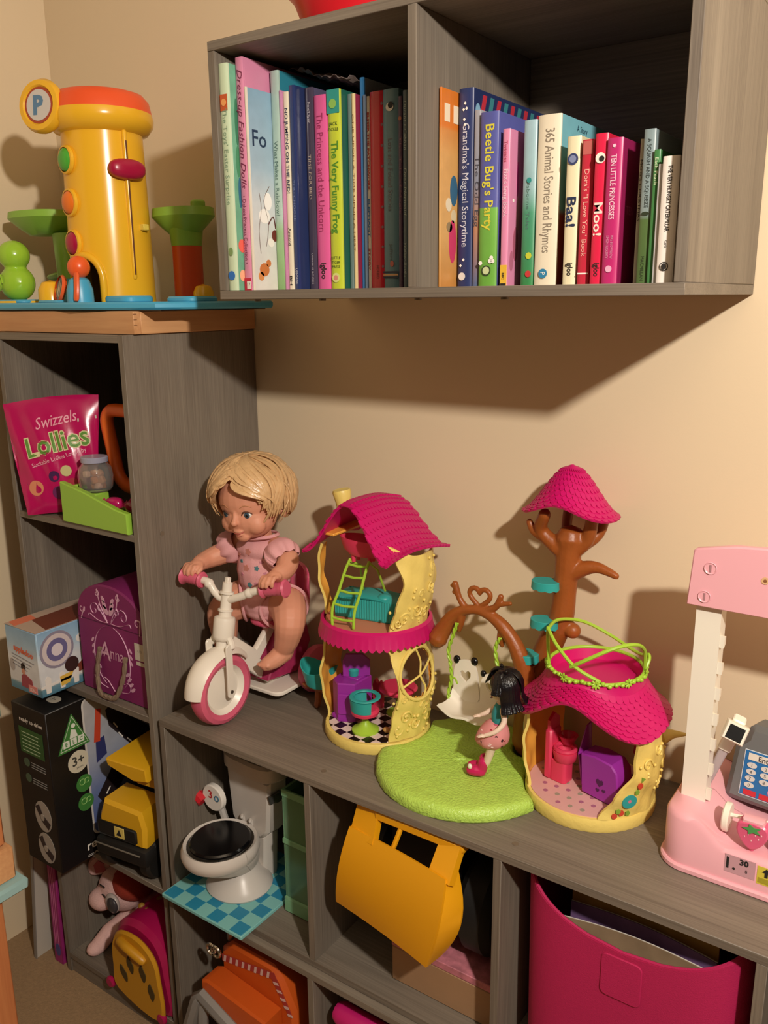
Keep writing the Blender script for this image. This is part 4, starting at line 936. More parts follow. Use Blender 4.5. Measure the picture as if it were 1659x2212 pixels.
# frame: flat Y-shaped beam, foot plate, pink body
MB().prism([(-.2205, .712), (-.2205, .668), (-.165, .615), (-.130, .585), (-.090, .583), (-.086, .592), (-.112, .600), (-.150, .640), (-.100, .690), (-.112, .702), (-.158, .660)], -.006, .006, frame(-TO+Vector((-.193, 0, 0)), (0, 1, 0), (0, 0, 1)), 0, .0015).obj('frame_beam', BW, tri)
MB().prism(rrect(-.058, -.155, .052, -.045, .018), .576, .584, tr(-TO.x-.193, -TO.y, -TO.z), 0, .002).obj('foot_plate', BW, tri)
MB().prism([(-.150, .600), (-.060, .590), (-.030, .640), (-.045, .700), (-.100, .705), (-.118, .670)], -.024, .024, frame(-TO+Vector((-.193, 0, 0)), (0, 1, 0), (0, 0, 1)), 0, .003).obj('side_body', mat('dark_rose_print', '#a8305c', .35, var=.3, vscale=80), tri)
sd = MB().ell(tuple(Q(-.193, -.105, .705)), (.034, .045, .013), nu=26, nv=12, p=.85).obj('saddle', BPG, tri)
MB().tube([Q(-.193, -.055, .690), Q(-.193, -.045, .73), Q(-.193, -.042, .765)], .010, 10).obj('backrest_post', BP, tri)
MB().sheet(lambda u, v: Q(-.193+.040*math.cos(PI*(1-u)), -.046+.022*(1-math.sin(PI*u))*-.8, .725+.070*math.sin(v*PI/2)**.8*(.35+.65*math.sin(PI*u)**.6)), 20, 8, .008).obj('backrest', BPG, tri)
for s_ in (-1, 1):
    MB().lathe([(0, -.010), (.035, -.010), (.043, -.007), (.045, 0), (.043, .007), (.035, .010), (0, .010)], 36, frame(Q(-.193+s_*.058, -.058, .6005), (0, 1, 0), (0, 0, 1))).obj('wheel', BP, tri)
MB().tube([Q(-.245, -.058, .6005), Q(-.141, -.058, .6005)], .006, 8).obj('axle', BW, tri)

# ---------------------------------------------------------------- blonde doll
DO = Vector((-.193, -.115, .718))
dl = thing('doll', 'blonde baby doll in a pink romper sitting on the tricycle', 'doll', tuple(DO))
def D(x, y, z): return Vector((x, y, z))-DO
SKIN = mat('doll_skin', '#d9987c', .55, var=.04, vscale=20, sss=.15)
HC = Vector((-.188, -.150, .931)); HT = tr(*(HC-DO)) @ rot(z=8, x=8, y=-3) @ scl(.9, .9, .9)
bd_ = MB()
bd_.ell((0, .004, .010), (.064, .066, .062), T=HT, nu=26, nv=18)           # skull
bd_.ell((0, -.014, -.022), (.053, .048, .046), T=HT, nu=24, nv=16)         # face
for s_ in (-1, 1): bd_.ell((s_*.026, -.038, -.032), (.022, .018, .020), T=HT)  # cheeks
bd_.ell((0, -.046, -.054), (.015, .012, .012), T=HT)                        # chin
bd_.ell((0, -.0655, -.022), (.0068, .0075, .0062), T=HT, nu=12, nv=8)       # nose
bd_.tube([(0, -.054, .006), (0, -.064, -.020)], [.005, .005], 8, T=HT)
bd_.ell((0, -.0585, -.0405), (.0115, .006, .0030), T=HT, nu=12, nv=8)       # upper lip
bd_.ell((0, -.0570, -.0475), (.0090, .0058, .0030), T=HT, nu=12, nv=8)      # lower lip
for s_ in (-1, 1): bd_.ell((s_*.064, .004, -.018), (.006, .011, .014), T=HT, nu=10, nv=8)
bd_.tube([D(-.191, -.130, .85), D(-.190, -.138, .895)], [.022, .020], 12)
bd_.ell(tuple(D(-.193, -.122, .800)), (.046, .038, .058)); bd_.ell(tuple(D(-.193, -.115, .742)), (.050, .042, .034)); bd_.ell(tuple(D(-.191, -.128, .842)), (.052, .030, .022))
def limb(pts, rad, n=5): bd_.tube(spline([D(*p) for p in pts], n), rad, 14)
limb([(-.232, -.132, .845), (-.258, -.150, .828), (-.272, -.180, .820), (-.268, -.208, .8185)], [.022, .021, .019, .016, .0135])
limb([(-.148, -.134, .848), (-.118, -.146, .836), (-.104, -.168, .826), (-.102, -.190, .8225)], [.022, .021, .019, .016, .0135])
limb([(-.165, -.112, .742), (-.135, -.130, .742), (-.112, -.152, .728), (-.118, -.152, .698), (-.130, -.150, .672)], [.036, .034, .030, .026, .022, .017])
limb([(-.130, -.148, .667), (-.139, -.164, .655), (-.148, -.178, .648)], [.018, .016, .012])
limb([(-.222, -.112, .738), (-.246, -.135, .734), (-.262, -.160, .716), (-.264, -.160, .68), (-.264, -.158, .650)], [.038, .037, .032, .028, .024, .019])
limb([(-.264, -.158, .646), (-.265, -.178, .636), (-.266, -.194, .632)], [.018, .015, .012])
def hand(c, fwd, side, th_side):
    c = Vector(c); f = Vector(fwd).normalized(); s_ = Vector(side).normalized()
    bd_.ell(tuple(c-DO), (.014, .012, .009), nu=12, nv=8)
    for k, ln in enumerate((.014, .017, .016, .012)):
        o = c+s_*(-.011+.0073*k)+f*.007
        bd_.tube([o-DO, o+f*ln*.55+Vector((0, 0, .0012))-DO, o+f*ln*.95+Vector((0, 0, -.006))-DO, o+f*ln*.98+Vector((0, 0, -.012))-DO], [.0044, .0042, .0039, .0034], 8)
    o = c+s_*th_side*.011
    bd_.tube([o-DO, o+s_*th_side*.007+f*.006+Vector((0, 0, -.004))-DO, o+s_*th_side*.007+f*.013+Vector((0, 0, -.009))-DO], [.0048, .0044, .0038], 8)
hand((-.266, -.213, .8195), (-.15, -1, -.05), (1, -.1, 0), 1)
hand((-.101, -.196, .8235), (-.15, -1, -.1), (1, .1, .1), -1)
for (fx, fy, fz) in ((-.148, -.180, .647), (-.266, -.196, .631)):
    for k in range(5): bd_.ell(tuple(D(fx-.010+k*.005, fy-.006+.001*abs(k-1), fz+.002)), (.0034, .005, .0034), nu=8, nv=6)
body = blob('body', bd_, SKIN, dl, .0017, 3)
bvh = BVHTree.FromPolygons([v.co.copy() for v in body.data.vertices], [list(p.vertices) for p in body.data.polygons])
# face details
EW = mat('eye_white', '#e9e4dc', .2); IR = mat('blue_iris', '#3d505f', .2); LIP = mat('doll_lip', '#b0584c', .4); LASH = mat('brown_lash', '#5a3423', .7); BLS = mat('doll_blush', '#cf7f68', .5)
def onface(x, z, out=0.0):
    o = HT @ Vector((x, -.2, z)); d = (HT.to_3x3() @ Vector((0, 1, 0))).normalized()
    h = bvh.ray_cast(o, d)[0]
    return h-d*out if h is not None else o
for s_ in (-1, 1):
    p = onface(s_*.0235, -.009); F_ = HT.to_3x3().to_4x4(); F_.translation = p
    e = MB().ell((0, .0018, 0), (.0088, .0042, .0064), T=F_ @ rot(z=s_*16), nu=18, nv=12).obj('eye', EW, body)
    MB().ell((s_*.0002, -.0014, 0), (.0056, .0018, .0058), T=F_ @ rot(z=s_*16), nu=18, nv=10).obj('iris', IR, e); MB().ell((s_*.0002, -.0027, 0), (.0026, .0010, .0028), T=F_ @ rot(z=s_*16), nu=12, nv=8).obj('pupil', BLACK, e)
    MB().tube(spline([onface(s_*.0145, -.0085, .001), onface(s_*.0195, -.0022, .0022), onface(s_*.027, -.0020, .0022), onface(s_*.0325, -.0075, .001)], 4), [.0008, .0013, .0012, .0007], 6).obj('eyelash', LASH, body)
    MB().tube(spline([onface(s_*.013, .0055, .0002), onface(s_*.023, .0105, .0002), onface(s_*.034, .006, .0002)], 4), [.0005, .0010, .0005], 6).obj('eyebrow', mat('blond_brow', '#b9825c', .7), body)
mp_ = [onface(x, -.0435-.0012*math.cos(x*180)+abs(x)*.05, .0002) for x in [-.0105, -.007, -.0035, 0, .0035, .007, .0105]]
MB().tube(spline(mp_, 3), [.0006, .0016, .0018, .0016, .0006], 6).obj('mouth_line', LIP, body)
MB().tube(spline([onface(x, -.0485-.001*math.cos(x*200), .0001) for x in (-.006, 0, .006)], 3), [.0008, .0014, .0008], 6).obj('lip', mat('doll_lip_soft', '#c9796a', .4), body)
# hair: a cap and many overlapping curved locks
HAIR = mat('blonde_hair', '#d6b080', .30, var=.22, vscale=70, bump=.5, bscale=160, spec=.6)
random.seed(21)
def hp(th, ph, r=1.0):
    th = math.radians(th); ph = math.radians(ph)
    return Vector((.0735*r*math.sin(th)*math.cos(ph), .006+.0745*r*math.sin(th)*math.sin(ph), .012+.0715*r*math.cos(th)))
hair = thing('x', 'x', 'x'); bpy.data.objects.remove(hair)
def endang(ph):
    d = ((ph+90+180) % 360)-180          # 0 = straight ahead
    a = abs(d)
    if a < 6: return 44
    if a < 46: return 44+((a-6)/40)**.8*54
    if a < 100: return 98+(a-46)/54*30
    return 128
cap_ = MB()
def capf(u, v):
    ph = 360*u; return HT @ hp(max(2, (endang(ph)-8)*v), ph, .985)
cap_.sheet(capf, 60, 16, .004)
for k in range(420):
    ph = random.uniform(-180, 180); d = ((ph+90+180) % 360)-180; e_ = endang(ph)+(random.uniform(-10, 1) if abs(d) < 75 else random.uniform(-13, 11))
    sw_ = (1 if d > 0 else -1)*(random.uniform(10, 42) if abs(d) < 70 else random.uniform(-18, 18))
    t0 = random.choice((4, 8, 14, 26, 40, 58)); t0 = min(t0, e_*.6); pts = []; n = 9
    rr = random.uniform(.99, 1.09); cu_ = random.uniform(-24, 24) if abs(d) > 75 else random.uniform(0, 16)*(1 if d > 0 else -1)
    for i in range(n+1):
        q = i/n; th = t0+(e_-t0)*q; pp_ = ph-sw_*(1-q)**1.5*.9+7*math.sin(q*6+ph*.06)+cu_*q**3
        pts.append(HT @ hp(th, pp_, rr+.07*math.sin(PI*q)+random.uniform(-.006, .006)+(.02*q*q)))
    w_ = random.uniform(.0018, .0055)
    cap_.tube(pts, [w_*.55, w_, w_*1.05, w_*.9, w_*.35], 7, flat=.45)
hr_ = cap_.obj('hair', HAIR, body, 60)
# romper
ROM = mat('pink_cotton', '#dfa3a6', .8, var=.06, vscale=40, bump=.25, bscale=500)
rm = MB()
rm.ell(tuple(D(-.193, -.124, .800)), (.0515, .044, .062)); rm.ell(tuple(D(-.193, -.116, .744)), (.057, .050, .037)); rm.ell(tuple(D(-.191, -.129, .841)), (.058, .036, .025)); rm.ell(tuple(D(-.193, -.122, .728)), (.040, .040, .024))
rm.tube([D(-.165, -.114, .742), D(-.146, -.124, .741)], [.043, .042], 16, cap=False); rm.tube([D(-.222, -.114, .740), D(-.240, -.127, .737)], [.043, .042], 16, cap=False)
rom = blob('romper', rm, ROM, body, .0022, 5)
bv2 = BVHTree.FromPolygons([v.co.copy() for v in rom.data.vertices], [list(p.vertices) for p in rom.data.polygons])
for sx, cx, cz, yy in ((-1, -.2465, .846, -.138), (1, -.133, .850, -.140)):
    def slv(u, v, sx=sx, cx=cx, cz=cz, yy=yy):
        a = 2*PI*u; r = (.0245+.006*math.sin(PI*v))*(1+.10*math.sin(9*a)*v)
        ax = Vector((sx*.80, -.25, -.45)).normalized(); s1 = ax.cross(Vector((0, 0, 1))).normalized(); s2 = ax.cross(s1)
        return D(cx-sx*.012, yy, cz)+ax*(v*.034)+s1*(r*math.cos(a))+s2*(r*math.sin(a))
    MB().sheet(slv, 54, 8, .0016).obj('ruffled_sleeve', ROM, rom)
def collar(u, v):
    a = 2*PI*u; r = .030+.004*v
    return D(-.190+r*math.cos(a)*1.05, -.133+r*math.sin(a)*.85, .866-.004*v+.0035*math.cos(a))
MB().sheet(collar, 30, 2, .003).obj('neckline', ROM, rom)
FT = C_('#4c7f86', .8); FO = C_('#c98478', .8); FP = C_('#c07f8f', .8)
for (x, z, m_, r_) in ((-.197, .842, FO, .0055), (-.222, .833, FO, .004), (-.215, .821, FT, .004), (-.162, .836, FT, .004), (-.202, .812, FO, .006), (-.180, .814, FT, .0042), (-.196, .783, FT, .0045), (-.183, .786, FP, .003), (-.172, .824, FP, .0035), (-.212, .800, FP, .003), (-.165, .805, FP, .003)):
    h, nrm, _, _ = bv2.ray_cast(Vector((x+.10, -.5, z+.0))-DO, Vector((-.20, .72, 0)).normalized())
    if h is None: continue
    mb = MB(); s1 = nrm.cross(Vector((0, 0, 1))).normalized()
    mb.prism([(r_*(1+.25*math.cos(5*2*PI*i/20))*math.cos(2*PI*i/20), r_*(1+.25*math.cos(5*2*PI*i/20))*math.sin(2*PI*i/20)) for i in range(20)], -.0006, .0006, frame(h, -s1, (0, 0, 1))).obj('printed_flower', m_, rom)
for s_, hx in ((-1, -.241), (1, -.145)):
    ax = Vector((s_*.75, -.6, -.1)).normalized(); c0 = D(hx, -.128 if s_ > 0 else -.128, .739)
    s1 = ax.cross(Vector((0, 0, 1))).normalized(); s2 = ax.cross(s1)
    MB().tube([c0+s1*(.042*math.cos(2*PI*i/30))+s2*(.042*math.sin(2*PI*i/30)) for i in range(30)], .003, 7, closed=True).obj('leg_hem', ROM, rom)

# ---------------------------------------------------------------- small black-haired doll on the lawn
d2 = thing('fashion_doll', 'small black-haired doll in a pink print skirt standing on the lime lawn', 'doll', (.280, -.176, ZL+.0218), s=1.05)
E0 = Vector((.285, -.152, ZL+.0198))
def E(x, y, z): return Vector((x, y, z))-E0
PALE = mat('pale_doll_skin', '#ecd3bf', .4)
sm = MB()
HT2 = tr(*E(.312, -.152, .716)) @ rot(z=-46, x=8)
sm.ell((0, 0, .002), (.0165, .0165, .018), T=HT2); sm.ell((0, -.008, -.007), (.0105, .0095, .0095), T=HT2); sm.ell((0, -.0178, -.006), (.0018, .0025, .002), T=HT2, nu=8, nv=6)
sm.tube([E(.311, -.152, .702), E(.310, -.152, .684)], .0042, 10)
sm.tube([E(.310, -.152, .688), E(.3085, -.152, .674), E(.306, -.152, .660), E(.304, -.152, .648)], [.0085, .0105, .0075, .0125], 12)
sm.tube(spline([E(.3165, -.160, .686), E(.321, -.164, .672), E(.314, -.173, .660), E(.300, -.178, .652)], 4), [.0046, .0042, .0034, .0028], 8)
sm.tube(spline([E(.303, -.143, .686), E(.294, -.142, .676), E(.284, -.148, .668), E(.277, -.150, .664)], 4), [.0046, .0042, .0034, .0026], 8)
for (hx, hy, hz) in ((.297, -.179, .651), (.275, -.151, .663)):
    sm.ell(tuple(E(hx, hy, hz)), (.0042, .0034, .0026), nu=8, nv=6)
    for k in range(4): sm.tube([E(hx-.003, hy-.003+k*.0018, hz), E(hx-.0075, hy-.004+k*.0022, hz-.002)], [.0011, .0009], 6)
    sm.tube([E(hx, hy-.003, hz), E(hx-.004, hy-.006, hz-.001)], [.0012, .0009], 6)
sm.tube([E(.302, -.148, .648), E(.296, -.148, .624), E(.289, -.148, .598), E(.284, -.148, .588)], [.0085, .0065, .0055, .0048], 10)
sm.tube([E(.305, -.157, .648), E(.299, -.156, .624), E(.292, -.155, .600), E(.287, -.155, .590)], [.0085, .0065, .0055, .0048], 10)
b2 = blob('body', sm, PALE, d2, .0009, 1)
BT = mat('berry_boot', '#c4185a', .4)
for dx, dy in ((0, 0), (-.004, .010)):
    bo = MB(); bo.tube([E(.287+dx, -.156+dy, .598), E(.284+dx, -.156+dy, .586), E(.281+dx, -.157+dy, .582)], [.0075, .0078, .0085], 12); bo.tube([E(.284+dx, -.157+dy, ZL+.028), E(.276+dx, -.160+dy, ZL+.0280), E(.270+dx, -.162+dy, ZL+.0278)], [.0085, .0088, .0080], 12, flat=.95)
    bt = blob('boot', bo, BT, d2, .0010, 2)
    MB().ell(tuple(E(.2715+dx, -.1675+dy*.2, ZL+.036)), (.0036, .003, .0040), nu=10, nv=8).obj('boot_charm', WHT, bt) if dx == 0 else None
def sk(u, v):
    a = 2*PI*u; r = .007+.0150*math.sin(min(1, v*1.08)*PI*.62)**.8*(1+.07*math.sin(7*a)*v)
    if v > .88: r *= 1-(v-.88)*1.3
    c = E(.305-.010*v, -.152, .666-.038*v); return c+Vector((r*math.cos(a), r*math.sin(a)*.9, 0))
skm = mat('pink_print_fabric', '#d98d8d', .7, var=.1)
sk_ = MB().sheet(sk, 40, 14, .0012).obj('skirt', skm, d2)
random.seed(6)
for k in range(26):
    u = random.random(); v = random.uniform(.25, .92); p = Vector(sk(u, v)); q = Vector(sk(u+.01, v)); w = Vector(sk(u, v+.01)); n_ = (q-p).cross(w-p).normalized()
    if n_.dot(p-E(.300, -.152, .64)) < 0: n_ = -n_
    MB().prism([(.0022*math.cos(2*PI*i/7), .0022*math.sin(2*PI*i/7)) for i in range(7)], -.0012, .0012, frame(p, n_.cross(Vector((0, 0, 1))), (0, 0, 1))).obj('skirt_print', random.choice((C_('#3a1f22'), C_('#a8324a'), C_('#5f7f8a'), C_('#e9c9c4'))), sk_)
tpm = MB().tube([E(.310, -.152, .686), E(.3085, -.152, .674), E(.306, -.152, .661)], [.0098, .0118, .0092], 16).obj('bodice', mat('teal_fabric', '#2f8f95', .6), d2)
MB().torus(tuple(E(.3052, -.152, .6625)), .0098, .0016, 18, 6).obj('sash', mat('rose_sash', '#b8405f', .6), d2)
HB = mat('black_hair', '#0d0b10', .3, bump=.4, bscale=300)
random.seed(9); hm = MB(); hm.ell((0, .003, .004), (.0205, .0205, .0212), T=HT2, nu=18, nv=12)
for k in range(70):
    ph = random.uniform(-55, 235); d_ = abs(((ph+90+180) % 360)-180); e_ = 100 if d_ < 55 else 128
    e_ = 50 if d_ < 62 else e_; pts = []
    for i in range(9):
        q = i/8; th = math.radians(6+(e_-6)*min(1, q*1.25)); r = .0218+.003*math.sin(PI*q)
        v_ = Vector((r*math.sin(th)*math.cos(math.radians(ph)), .003+r*math.sin(th)*math.sin(math.radians(ph)), .004+r*math.cos(th)))
        if q > .7 and d_ > 40: v_ += Vector((.012*math.cos(math.radians(ph)), .014*math.sin(math.radians(ph)), -.016))*(q-.7)/.3
        pts.append(HT2 @ v_)
    hm.tube(pts, [.0022, .0036, .0036, .0020], 6, flat=.5)
hm.obj('hair', HB, b2, 60)
MB().ell((.010, .004, .025), (.0042, .003, .0052), T=HT2, nu=10, nv=8).obj('hair_ear', CAPB, b2); MB().ell((-.010, .004, .025), (.0042, .003, .0052), T=HT2, nu=10, nv=8).obj('hair_ear', CAPB, b2)
for s_ in (-1, 1): MB().ell((s_*.0062, -.0160, -.002), (.0028, .0012, .0030), T=HT2 @ rot(z=s_*12), nu=10, nv=8).obj('eye', mat('dark_eye', '#2a2326', .2), b2)
MB().ell((0, -.0170, -.0112), (.0024, .0010, .0010), T=HT2, nu=8, nv=6).obj('lips', mat('red_lips', '#a83a48', .4), b2)

# ---------------------------------------------------------------- pink market stall toy at the right
MK = mat('candy_pink_plastic', '#eeb0bb', .35); MKW = mat('cream_white_plastic', '#f1ecdd', .35)
mk = thing('market_stall', 'pale pink toy shop counter with white post and pink sign board', 'toy shop', (.70, -.12, ZL))
def K(x, y, z): return Vector((x, y, z))-Vector((.70, -.12, ZL))
def ko(pts): return [(p[0]-.70, p[1]+.12) for p in pts]
MB().prism(ko(rrect(.5445, -.2085, .96, -.020, .035, 7)), 0, .009, None, 0, .002).obj('base_rim', MK, mk)
body_o = rrect(.5485, -.2045, .955, -.024, .032, 7)
# shaped counter: high end block dipping to the tray
def ctop(x): 
    if x < .585: return .075
    if x < .625: k = (x-.585)/.04; return .075-.026*(k*k*(3-2*k))
    return .049
mb = MB(); N = len(body_o); fine = []
for i in range(N):
    a = Vector(body_o[i]); b_ = Vector(body_o[(i+1) % N]); m_ = max(1, int((b_-a).length/.006))
    for k in range(m_): fine.append(tuple(a+(b_-a)*k/m_))
fo = ko(fine); N = len(fo)
V = [(p[0], p[1], .008) for p in fo]+[(p[0], p[1], ctop(q[0])-.006) for p, q in zip(fo, fine)]
cxx, cyy = .05, .008
ins = [(p[0]+(-.004 if p[0] > .05 else .004), p[1]+(-.004 if p[1] > .006 else .004)) for p in fo]
V += [(p[0], p[1], ctop(q[0])) for p, q in zip(ins, fine)]
F = [(i, (i+1) % N, N+(i+1) % N, N+i) for i in range(N)]+[(N+i, N+(i+1) % N, 2*N+(i+1) % N, 2*N+i) for i in range(N)]
mb.add(V, F); 
cn = (.05, .008); V = []; KR = 10
for k in range(KR+1):
    f_ = 1-k/KR
    for p in ins: x_ = cn[0]+(p[0]-cn[0])*f_; V.append((x_, cn[1]+(p[1]-cn[1])*f_, ctop(x_+.70)))
mb.add(V, [(k*N+i, k*N+(i+1) % N, (k+1)*N+(i+1) % N, (k+1)*N+i) for k in range(KR) for i in range(N)]); mb.obj('counter', MK, mk, 60)
# posts
def post(x0, y0, name):
    mb = MB()
    mb.box(K(x0, y0, ZL+.070), K(x0+.030, y0+.004, .905)); mb.box(K(x0, y0+.004, ZL+.070), K(x0+.004, y0+.024, .905)); mb.box(K(x0+.026, y0+.004, ZL+.070), K(x0+.030, y0+.026, .905))
    po = mb.obj(name, MKW, mk)
    for k in range(7): MB().prism([(0, 0), (.007, .004), (.007, .014), (0, .016)], 0, .006, frame(K(x0+.0301, y0+.001, .632+k*.035), (0, 1, 0), (0, 0, 1)) @ rot(), 0).obj('shelf_notch', MKW, po)
    return po
post(.5585, -.152, 'post'); post(.915, -.152, 'post')
MB().prism([(.5485, .8945), (.965, .8945), (.965, .966), (.93, .975), (.75, .988), (.60, .976), (.556, .967), (.5525, .964)], -.1635, -.1525, frame(-Vector((.70, -.12, ZL)), (1, 0, 0), (0, 0, 1)) @ scl(1, 1, -1), 0, .002).obj('sign_board', MK, mk)
for x, z in ((.574, .945), (.5695, .9085)):
    sc_ = MB().lathe([(0, .0005), (.0058, .0005), (.0072, .0016), (.0078, .0002)], 20, frame(K(x, -.1637, z), (1, 0, 0), (0, 0, 1))).obj('screw', MK, mk); B((-.0012, -.0045, .0006), (.0012, .0045, .0012), T=frame(K(x, -.1637, z), (1, 0, 0), (0, 0, 1))).obj('screw_slot', mat('slot_shade', '#a87a80', .6), sc_)
MB().prism([(.0045*math.cos(2*PI*i/12), .0045*math.sin(2*PI*i/12)) for i in range(12)], 0, .0004, frame(K(.636, -.1639, .9405), (1, 0, 0), (0, 0, 1))).obj('biscuit_print', C_('#dcb184'), mk); MB().prism([(.002*math.cos(2*PI*i/10), .002*math.sin(2*PI*i/10)) for i in range(10)], 0, .0004, frame(K(.636, -.1642, .9405), (1, 0, 0), (0, 0, 1))).obj('biscuit_print', C_('#8a5a38'), mk); lettering('so sweet', .012, frame(K(.672, -.1640, .942), (1, 0, 0), (0, 0, 1)), C_('#e9d6b4'), mk, shear=.3)
# price stickers on the front
B(K(.6295, -.2049, .577), K(.665, -.2045, .601)).obj('price_sticker', C_('#c99aa4'), mk)
lettering('1.', .021, frame(K(.637, -.2053, .590), (1, 0, 0), (0, 0, 1)), INK, mk, bold=.001); lettering('30', .0105, frame(K(.652, -.2053, .5955), (1, 0, 0), (0, 0, 1)), INK, mk, bold=.001); lettering('$', .006, frame(K(.655, -.2053, .585), (1, 0, 0), (0, 0, 1)), INK, mk)
B(K(.667, -.2049, .575), K(.690, -.2045, .599)).obj('arrow_sticker', C_('#d8c646'), mk)
MB().prism([(-.0018, -.006), (.0018, -.006), (.0018, 0), (.005, 0), (0, .006), (-.005, 0), (-.0018, 0)], 0, .0004, frame(K(.6775, -.2051, .592), (1, 0, 0), (0, 0, 1))).obj('arrow_print', INK, mk); B(K(.6685, -.2052, .577), K(.6885, -.2049, .584)).obj('arrow_sticker_band', C_('#a79a2c'), mk)
# card terminal
pn = thing('card_terminal', 'dark grey toy card terminal with blue number pad', 'toy terminal', (.655, -.083, ZL+.0555), -6, rx=-12)
MB().prism([(-.052, .004), (-.047, 0), (.052, 0), (.052, .105), (-.028, .105), (-.034, .100), (-.036, .088), (-.048, .075)], -.028, .028, rot(x=90), 0, .008).obj('housing', mat('slate_plastic', '#6d7071', .5), pn)
pad = B((-.0325, -.0294, .0125), (.0475, -.0286, .0715), .0002).obj('number_pad', C_('#2d6fae', .3), pn)
B((-.0335, -.0289, .0115), (.0485, -.0284, .0725)).obj('pad_border', C_('#dfe5ea'), pn)
B((-.028, -.0300, .060), (.040, -.0296, .069)).obj('pad_label', C_('#e3ded2'), pad); lettering('Enter Pin', .0095, frame((.002, -.0304, .0645), (1, 0, 0), (0, 0, 1)), C_('#3d3a40'), pad, bold=.0004)
for i, tx in enumerate('1234567890'):
    r_, c_ = (i//3, i % 3) if i < 9 else (3, 0)
    px_, pz_ = -.022+c_*.0175, .0535-r_*.0088
    kk = MB().prism([(.0062*math.cos(2*PI*q/16), .0036*math.sin(2*PI*q/16)) for q in range(16)], 0, .001, frame((px_, -.0295, pz_), (1, 0, 0), (0, 0, 1))).obj('key', C_('#d5d3cf'), pad); lettering(tx, .006, frame((px_, -.0307, pz_), (1, 0, 0), (0, 0, 1)), INK, kk)
lettering('Enter', .008, frame((.010, -.0300, .0245), (1, 0, 0), (0, 0, 1)), C_('#c97fae'), pad)
for k in range(3): B((-.028+k*.02, -.0300, .0135), (-.012+k*.02, -.0294, .0205)).obj('red_key', C_('#c8303c'), pad)
scn = thing('barcode_scanner', 'white toy barcode scanner with black square end behind the post', 'toy scanner', (.580, -.112, ZL+.0775))
TS = tr(0, 0, .004) @ rot(y=18, x=8, z=8)
MB().prism(rrect(-.008, -.008, .008, .008, .003, 3), .06, .112, TS, 0, .0015).obj('head', MKW, scn)
MB().prism(rrect(-.006, -.006, .006, .006, .003, 3), 0, .062, TS, 0, .001).obj('handle', mat('greyish_plastic', '#b9aeb0', .4), scn)
MB().prism([(-.0135, -.012), (.0135, -.012), (.0135, .012), (-.0135, .012)], 0, .026, TS @ tr(0, -.004, .094) @ rot(x=62), 0, .002).obj('nose', MKW, scn)
MB().prism([(-.0095, -.009), (.0095, -.009), (.0095, .009), (-.0095, .009)], 0, .0008, TS @ tr(0, -.004, .094) @ rot(x=62) @ tr(0, 0, .026), 0).obj('window', BLACK, scn)
ro = thing('toy_roller', 'white toy spool with a thin rod lying on the counter', 'toy roller', (.620, -.165, ZL+.0710)); 
MB().cyl((0, 0, -.004), .0185, .008, 30, rot(y=90), bev=.0015).obj('disc', MKW, ro); MB().tube([(.002, 0, .004), (.03, .002, .0055), (.055, .004, .007)], .0026, 8).obj('rod', MKW, ro)
ly = thing('toy_lolly', 'strawberry-shaped pink toy lolly standing upright on the counter', 'toy lolly', (.655, -.186, ZL+.0497))
LP = mat('strawberry_pink', '#dd5f84', .3)
lo = MB().prism([(p.x, p.y) for p in spline([(0, .004, 0), (.010, .010, 0), (.018, .024, 0), (.0165, .036, 0), (.006, .040, 0), (-.006, .040, 0), (-.0165, .036, 0), (-.018, .024, 0), (-.010, .010, 0)], 4, True)], -.010, .008, rot(x=90, z=0), 0, .002).obj('strawberry', LP, ly)
MB().cyl((0, 0, 0), .003, .008, 10).obj('stick', LP, ly)
MB().prism([(.012*(1 if i % 2 else .45)*math.cos(2*PI*i/10), .007*(1 if i % 2 else .5)*math.sin(2*PI*i/10)) for i in range(10)], 0, .001, frame((0, -.0084, .032), (1, 0, 0), (0, 0, 1))).obj('leaf', mat('leaf_green', '#4f9a55', .5), lo)
for x, z in ((-.008, .020), (0, .017), (.008, .021), (.004, .025), (-.004, .024), (.011, .027)): MB().ell((x, -.0082, z), (.0008, .0005, .0014), nu=6, nv=4).obj('seed', C_('#efb7c0'), lo)
MB().prism([(-.014, .034), (.014, .034), (.012, .043), (-.012, .043)], -.009, .007, rot(x=90), 0, .002).obj('bite_edge', MK, lo)
on = thing('toy_orange', 'orange-brown toy fruit half hidden behind the strawberry lolly', 'toy fruit', (.690, -.165, ZL+.0494)); MB().lathe([(0, 0), (.015, .001), (.021, .010), (.019, .024), (.008, .031), (0, .029)], 20).obj('fruit', mat('burnt_orange', '#c4552a', .4), on); MB().tube([(0, 0, .028), (.001, .001, .034)], .0016, 6).obj('stalk', mat('stalk_brown', '#5a3a22', .6), on)
dk = thing('toy_jar', 'dark red toy jar behind the strawberry lolly', 'toy jar', (.716, -.150, ZL+.0494)); MB().lathe([(0, 0), (.016, 0), (.017, .03), (.013, .036), (0, .036)], 18).obj('jar', mat('dark_cherry', '#5a1420', .3), dk); MB().cyl((0, 0, .036), .014, .008, 18, bev=.001).obj('lid', BLACK, dk)

